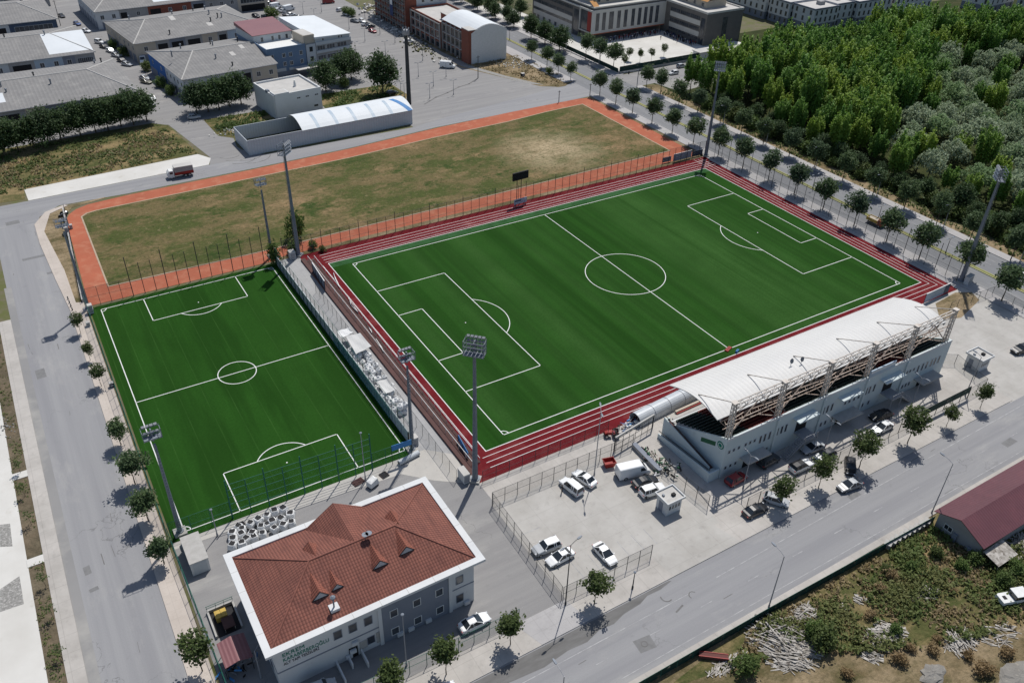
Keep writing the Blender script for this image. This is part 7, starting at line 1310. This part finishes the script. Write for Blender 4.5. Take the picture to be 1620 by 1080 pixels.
lw2 = thing('low_wall', 'low dark retaining wall between delivery van and ramp', 'wall', (*G(1002, 706), 0), math.atan2(G(1037, 742)[1] - G(1002, 706)[1], G(1037, 742)[0] - G(1002, 706)[0])); MB().b2(0, -.35, 0, 7.5, .35, .8).build('wall_body', MATS['concrete_plain'], lw2); MB().b2(0, -.42, .8, 7.5, .42, .86).build('coping', MATS['wall_grey'], lw2)
# gate posts and frames by the track entrance
gtw = thing('entrance_gate', 'grey steel sliding gate frame beside the stand ramp', 'gate', (-38.4, -47.0, 0), math.atan2(1.5, 9.5)); MB().bar((0, 0, 0), (0, 0, 3), .18).bar((9.6, 0, 0), (9.6, 0, 3), .18).build('gate_post', MATS['pole_dark'], gtw); MB().b2(0, -.12, 2.9, 9.6, .12, 3.3).build('beam', MATS['flat_roof'], gtw); g_ = MB()
for k in range(6): g_.bar((1.6 * k + .4, 0, .1), (1.6 * k + .4, 0, 2.6), .06)
for z in (.2, 1.4, 2.6): g_.bar((.2, 0, z), (9.4, 0, z), .06)
g_.build('gate_leaf', MATS['pole_dark'], gtw)
for i in range(4): x, y = G(104 + i * 2.3, 475 + i * 5.8); t = thing('bollard', 'small dark bollard on the pavement edge of left road', 'bollard', (x + .5, y, .12), 0, 'bollards on the left pavement'); MB().lathe((0, 0, 0), [(.12, 0), (.12, .6), (.05, .72)], 10).build('post', MATS['dark'], t); MB().lathe((0, 0, .42), [(.125, 0), (.125, .1)], 10).build('band', MATS['line_white'], t)
# stacked tyres at the left end of the practice track
for i, (u, v) in enumerate([(96, 343), (99, 340), (103, 343), (101, 349), (105, 338), (97, 350), (100, 357), (104, 356)]): x, y = G(u, v); t = thing('old_tyre', 'old black tyre in the pile at the corner of the orange track', 'tyre', (x, y, .35), rnd.uniform(0, 6), 'old tyres by the orange track'); link('tread', BTYRE, t).rotation_euler = (rnd.uniform(.2, 1.4), 0, 0); link('rim', BRIM, t).rotation_euler = (rnd.uniform(.2, 1.4), 0, 0); t.scale = (1.2,) * 3
for i, (u, v) in enumerate([(174, 613), (137, 517), (110, 362)]): x, y = G(u, v); cabinet(('dark waste bin on left pavement by the green fence', 'grey meter box at the far corner of the fence', 'second grey switch box at the orange track end')[i], x + .4, y, .7, .7, 1.0, ('dark', 'panel_grey', 'panel_grey')[i])
# ================================================================ PEOPLE
def person_mesh(name, pose=0, top='cloth_white', leg='dark'):
    pts = [(0, 0, .95), (0, 0, 1.2), (0, 0, 1.42), (0, 0, 1.54), (0, 0.02, 1.68), (0, .02, 1.76), (-.19, 0, 1.40), (-.24, .02 + .05 * pose, 1.12), (-.22, .12 + .1 * pose, .88), (.19, 0, 1.40), (.24, -.02, 1.12), (.22, .08, .88), (-.10, 0, .90), (-.11, .05 + .12 * pose, .50), (-.11, .0 + .12 * pose, .08), (-.11, .14 + .12 * pose, .03), (.10, 0, .90), (.11, .05 - .1 * pose, .50), (.11, -.04 - .16 * pose, .08), (.11, .10 - .16 * pose, .03), (-.21, .15 + .1 * pose, .79), (.21, .11, .79)]
    ed = [(0, 1), (1, 2), (2, 3), (3, 4), (4, 5), (2, 6), (6, 7), (7, 8), (2, 9), (9, 10), (10, 11), (0, 12), (12, 13), (13, 14), (14, 15), (0, 16), (16, 17), (17, 18), (18, 19), (8, 20), (11, 21)]
    rad = [.15, .14, .16, .055, .10, .075, .07, .05, .036, .07, .05, .036, .095, .07, .045, .04, .095, .07, .045, .04, .04, .04]
    me = bpy.data.meshes.new(name); me.from_pydata(pts, ed, []); o = bpy.data.objects.new('tmp', me); COL.objects.link(o); md = o.modifiers.new('s', 'SKIN'); o.modifiers.new('b', 'SUBSURF').levels = 1
    for i, v in enumerate(me.skin_vertices[0].data): v.radius = (rad[i], rad[i] * .8); v.use_root = (i == 0)
    dg = bpy.context.evaluated_depsgraph_get(); dg.update(); out = bpy.data.meshes.new_from_object(o.evaluated_get(dg)); bpy.data.objects.remove(o); out.name = name
    out.materials.clear(); [out.materials.append(MATS[m_]) for m_ in (top, leg, 'skin', 'hair')]
    for p in out.polygons:
        c = p.center; p.material_index = 3 if (c.z > 1.70 or (c.z > 1.6 and c.y < -.01)) else 2 if (c.z > 1.5 or (abs(c.x) > .17 and c.z < 1.12 and c.z > .7)) else 0 if c.z > .95 else 1; p.use_smooth = True
    return out
PEOPLE = [person_mesh('body', p, t, l) for p, t, l in ((0, 'cloth_white', 'dark'), (1, 'cloth_blue', 'dark'), (.5, 'cloth_red', 'cloth_blue'), (.3, 'dark', 'dark'))]
def person(label, u, v, k, rz=0): x, y = G(u, v); t = thing('person', label, 'person', (x, y, .03), rz, 'people'); link('body', PEOPLE[k], t)
person('person in dark clothes standing at the open door of people carrier', 889, 779, 3, 1.0); person('person in dark clothes walking alone on school yard', 1045, 63, 3, 2.0); person('person in red top walking on the school yard near crowd', 1071, 68, 2, 1.0); person('person in blue top beside the walker in red', 1066, 64, 1, 2.5)
cm = MB(); cr_ = random.Random(9); mats_ = ['cloth_white', 'cloth_blue', 'cloth_red', 'dark', 'hair']
def tiny(x, y):
    m_ = cr_.choice((0, 1, 1, 2, 3, 3)); h = cr_.uniform(1.5, 1.8); a = cr_.uniform(0, 6.28); s = Vector((cos(a), sin(a), 0)) * .1
    for sg in (-1, 1): cm.tube(Vector((x, y, 0)) + s * sg, Vector((x, y, h * .5)) + s * sg * .8, .055, .085, 6, 3); cm.tube(Vector((x, y, h * .80)) + s * sg * 2, Vector((x, y, h * .48)) + s * sg * 2.3, .05, .035, 5, m_)
    cm.lathe((x, y, h * .48), [(.15, 0), (.17, h * .2), (.19, h * .32), (.06, h * .37)], 8, m_); cm.lathe((x, y, h * .85), [(.05, 0), (.10, h * .05), (.10, h * .10), (.04, h * .14)], 8, 4)
for i in range(150):
    if i < 85: tiny(106 + i * .37 + cr_.uniform(-.8, .8), 155.6 + cr_.uniform(-1.6, 2.2))
    else: tiny(138.8 + cr_.uniform(-1.8, 1.6), 135 + (i - 85) * .30 + cr_.uniform(-.6, .6))
tag(cm.build('crowd', [MATS[m_] for m_ in mats_]), 'crowd of pupils standing along the school walls in shade', 'crowd', kind='stuff')
# ================================================================ WASTE GROUND
def planks(lb, u, v, n, rx_, ry_, ang, seed, L0=1.2, L1=3.4, hh=.9):
    x, y = G(u, v); r = random.Random(seed); mb = MB()
    for i in range(n):
        a = ang + r.gauss(0, .38) + (r.uniform(-1.2, 1.2) if r.random() < .18 else 0); q_ = math.sqrt(r.random()); t_ = r.uniform(0, 6.28); px, py = rx_ * q_ * cos(t_), ry_ * q_ * sin(t_); z = .06 + hh * (1 - q_ * q_) * r.random(); L_ = r.uniform(L0, L1) / 2; t = r.uniform(-.12, .12)
        d = Vector((cos(a), sin(a), t)); mb.bar(Vector((px, py, z)) - d * L_, Vector((px, py, z)) + d * L_, r.uniform(.05, .20), 0, r.uniform(.02, .05))
    tag(mb.build('plank_heap', MATS['timber_grey'], None, (x, y, 0)), lb, 'timber heap', kind='stuff')
planks('big heap of long grey planks beside the road fence corner', 1232, 1004, 190, 4.0, 2.6, 2.2, 1, 1.8, 4.6); planks('heap of broken grey planks spilling below the long plank heap', 1256, 1036, 170, 3.4, 2.0, 2.4, 2, 1.0, 3.2, .5); planks('heap of short grey planks at the fence beside long planks', 1272, 972, 90, 1.9, 1.5, 2.2, 13, .8, 2.4, .5)
planks('wide grey timber heap in the middle of the weeds', 1398, 1008, 230, 3.2, 1.7, 2.6, 3, .8, 2.4, .6); planks('small grey timber heap in tall weeds', 1465, 940, 80, 2.4, .9, 2.2, 4, .6, 1.6, .5); planks('light grey timber heap near the bare bank', 1518, 1014, 150, 2.6, 1.5, 1.3, 5, .8, 2.2, .5); planks('scattered thin timber at the right of the bare bank', 1580, 1002, 50, 3.0, 1.6, 2.5, 6, .8, 2.2, .2); planks('few pale planks above the timber heap', 1332, 962, 22, .9, .6, 2.0, 7, .4, 1.0, .3); planks('pale planks stacked beside the maroon roof house', 1614, 858, 60, 1.4, .7, .25, 8, 2.0, 4.0, .6); planks('short white timber near the white jeep', 1612, 890, 40, 1.2, .6, .2, 9, 1.0, 2.2, .4); planks('rusty grey scrap along the roadside fence bottom', 1150, 1052, 90, 3.2, .8, .45, 10, .5, 1.6, .3); planks('small timber heap left of the wide heap', 1360, 948, 30, .9, .6, 2.2, 11, .5, 1.2, .4); planks('grey planks below the wide timber heap', 1380, 1036, 60, 1.2, 1.1, 2.3, 12, .6, 1.6, .4)
rr_ = thing('rusty_container', 'long rusty red steel trough lying in scrap', 'container', (*G(1128, 1040), .05), R(-38)); MB().b2(-1.9, -.35, 0, 1.9, .35, .55).build('trough', MATS['wall_maroon'], rr_); MB().b2(-1.95, -.4, .55, 1.95, -.3, .62).b2(-1.95, .3, .55, 1.95, .4, .62).build('rim', MATS['red_paint'], rr_)
gs = random.Random(21)
for i, (u, v, s) in enumerate([(1420, 1045, .9), (1475, 1030, .8), (1438, 1026, .7), (1552, 1062, 1.1), (1530, 1040, .7), (1480, 1012, .6), (1390, 935, .8), (1405, 912, .9), (1374, 975, .7), (1590, 1035, .8), (1340, 1068, .7), (1505, 935, .5)]): x, y = G(u, v); plant_tree(K_RUST, x, y, s, 'dry rusty brown bush on the bare bank of the waste ground', 'bush', 'dry bushes on the waste ground')
def scatter(name, lb, poly, n, size, m, hmax, seed, up=True):
    r = random.Random(seed); mb = MB(); xs = [p[0] for p in poly]; ys = [p[1] for p in poly]; k = 0
    from mathutils import noise as mn
    def ins(x, y):
        c = False; j = len(poly) - 1
        for i in range(len(poly)):
            if (poly[i][1] > y) != (poly[j][1] > y) and x < (poly[j][0] - poly[i][0]) * (y - poly[i][1]) / (poly[j][1] - poly[i][1]) + poly[i][0]: c = not c
            j = i
        return c
    while k < n:
        x, y = r.uniform(min(xs), max(xs)), r.uniform(min(ys), max(ys)); dn = mn.noise(Vector((x * .17, y * .17, seed))) + .4 * mn.noise(Vector((x * .6, y * .6, seed)))
        if not ins(x, y): k += .2; continue
        if r.random() > .5 + dn * 1.5: k += .25; continue
        h = hmax * (.35 + .65 * max(0, min(1, .5 + dn))); leaf_quads(mb, (x, y, h * .45), 5, (.28, .28, h * .5), size, r=r, axis=True, elong=2.2); k += 1
    tag(mb.build(name, MATS[m]), lb, 'ground cover', kind='stuff')
OG = [(-43, -84.8), (0, -85.6), (-6, -94), (12, -95), (14, -104), (-12, -103.5), (-24, -99.5), (-33, -95.5), (-42, -90.5), (-50, -87.8)]
scatter('weeds', 'tangled green weeds covering the waste ground by maroon roof house', OG, 5600, .24, 'leaf_weed', 1.1, 31); scatter('dry_grass', 'tufts of straw coloured dry grass on the waste ground', OG, 2200, .24, 'leaf_straw', .6, 32)
scatter('field_tufts', 'low grass tufts over the dry practice field', [(-101, 51), (55, 53), (55, 96), (-100, 89)], 1500, .14, 'leaf_weed', .16, 33)
scatter('rough_tufts', 'rough grass and weeds on the plot below the dark hedge trees', [(-120, 107), (-112.8, 108), (-112, 112.5), (-67, 115.4), (-71, 141), (-120, 143)], 2600, .3, 'leaf_weed', .6, 34); scatter('straw_tufts', 'dry straw grass on the plot below the dark hedge trees', [(-120, 112), (-68, 118), (-72, 138), (-120, 132)], 1100, .3, 'leaf_straw', .6, 35); scatter('lush_weeds', 'lush weeds behind the panelled shed', [(-57, 127), (-51, 121), (-39.5, 122), (-39.5, 140), (-57, 140.5)], 900, .3, 'leaf_shrub', .9, 36); scatter('garden_weeds', 'tall weeds between white block and panelled shed', [(-20.5, 123), (2, 123), (7.5, 134), (7.5, 146), (-20, 146)], 1300, .3, 'leaf_shrub', 1.0, 37)
scatter('bed_weeds', 'sparse weeds in the planting bed by the left pavement', [(-126, -60), (-124.1, -60), (-124.1, 45), (-126, 45)], 420, .16, 'leaf_weed', .25, 38); scatter('bank_grass', 'dry grass and weeds on the bank between boulevard and wood', [(87.5, -55), (95, -55), (95, 95), (87.5, 100)], 1500, .3, 'leaf_weed', .7, 39); scatter('plot_straw', 'dry straw on the dry corner plot by the boulevard', [(60, 116), (43, 152), (43, 156), (66, 156), (67, 124)], 700, .3, 'leaf_straw', .45, 40)
for i, (u, v, s) in enumerate([(1300, 1020, 1.25), (1288, 1005, .9), (1180, 1062, 1.0), (1415, 1000, .6), (1540, 890, .8), (1585, 925, .9), (1602, 905, .8), (1480, 880, .7), (1440, 900, .55), (1520, 900, .7), (1400, 905, .55)]): x, y = G(u, v); plant_tree(K_SHR, x, y, s, ('largest dark green shrub between the timber heaps', 'smaller shrub touching the largest shrub', 'shrub beside the roadside fence at bottom', 'small shrub on the wide timber heap', 'shrub in weeds behind the white jeep', 'shrub just left of the white jeep', 'shrub above the white jeep', 'shrub under the maroon roof gable', 'shrub in weeds near weathered boxes', 'shrub below the lean to roof', 'shrub beside the weathered box row')[i], 'shrub', 'shrubs on the waste ground')
rk = MB(); nn_ = 14
rk.loft([[(kx * (1 + .25 * gs.uniform(-1, 1)) * cos(2 * pi * i / nn_), kx * .7 * (1 + .25 * gs.uniform(-1, 1)) * sin(2 * pi * i / nn_), zz_ + .05 * gs.uniform(-1, 1)) for i in range(nn_)] for kx, zz_ in ((2.2, -.2), (1.8, .12), (1.2, .3), (.6, .42), (.2, .46))]); tag(rk.build('rock_outcrop', MATS['rock'], None, (*G(1476, 1066), 0)), kind='structure')
rk = MB(); rk.loft([[(kx * (1 + .25 * gs.uniform(-1, 1)) * cos(2 * pi * i / nn_), kx * .6 * (1 + .25 * gs.uniform(-1, 1)) * sin(2 * pi * i / nn_), zz_ + .05 * gs.uniform(-1, 1)) for i in range(nn_)] for kx, zz_ in ((3.6, -.2), (3.0, .12), (2.0, .3), (1.0, .42), (.2, .46))]); tag(rk.build('rock_outcrop', MATS['rock'], None, (*G(1612, 1072), 0)), kind='structure')
# rubble by the building plots
def rubble(lb, u, v, n, rx_, ry_, seed, m_='concrete_white', s0=.15, s1=.6):
    x, y = G(u, v); r = random.Random(seed); mb = MB()
    for i in range(n): s = r.uniform(s0, s1); mb.box((r.gauss(0, rx_), r.gauss(0, ry_), s * .3), (s, s * r.uniform(.5, 1), s * r.uniform(.4, .9)), 0, 0, Euler((r.uniform(-.5, .5), r.uniform(-.5, .5), r.uniform(0, 6))).to_matrix())
    tag(mb.build('rubble', MATS[m_], None, (x, y, 0)), lb, 'rubble', kind='stuff')
rubble('pale rubble and blocks at the foot of the scaffolded block', 597, 22, 160, 3.0, 9, 1, s1=1.2); rubble('rubble heaps along the edge of the building site', 623, 48, 90, 2, 5, 2, s1=.9); rubble('dark rubble between parking area and unfinished blocks', 655, 66, 120, 1.6, 9, 8, 'gravel', .2, 1.0); rubble('earth and stones before the brick frame block', 668, 78, 90, 2.5, 7, 9, 'soil', .2, .9); rubble('broken stones on the dry corner plot', 812, 100, 80, 4, 4, 3); rubble('stones in the lush grass by panelled shed', 358, 207, 60, 2.0, 1.6, 4, s1=.5); rubble('building material beside the white van', 703, 97, 30, 2.4, 1.2, 5, s1=1.0); rubble('grey rubble by the planting bed at far left', 6, 675, 40, .8, 1.4, 7, 'gravel', .1, .4)
for i, (u, v) in enumerate([(862, 40), (880, 34)]): pass
for k in list(CARS):
    if k not in USED:
        for ch in list(CARS[k].children_recursive) + [CARS[k]]: bpy.data.objects.remove(ch)
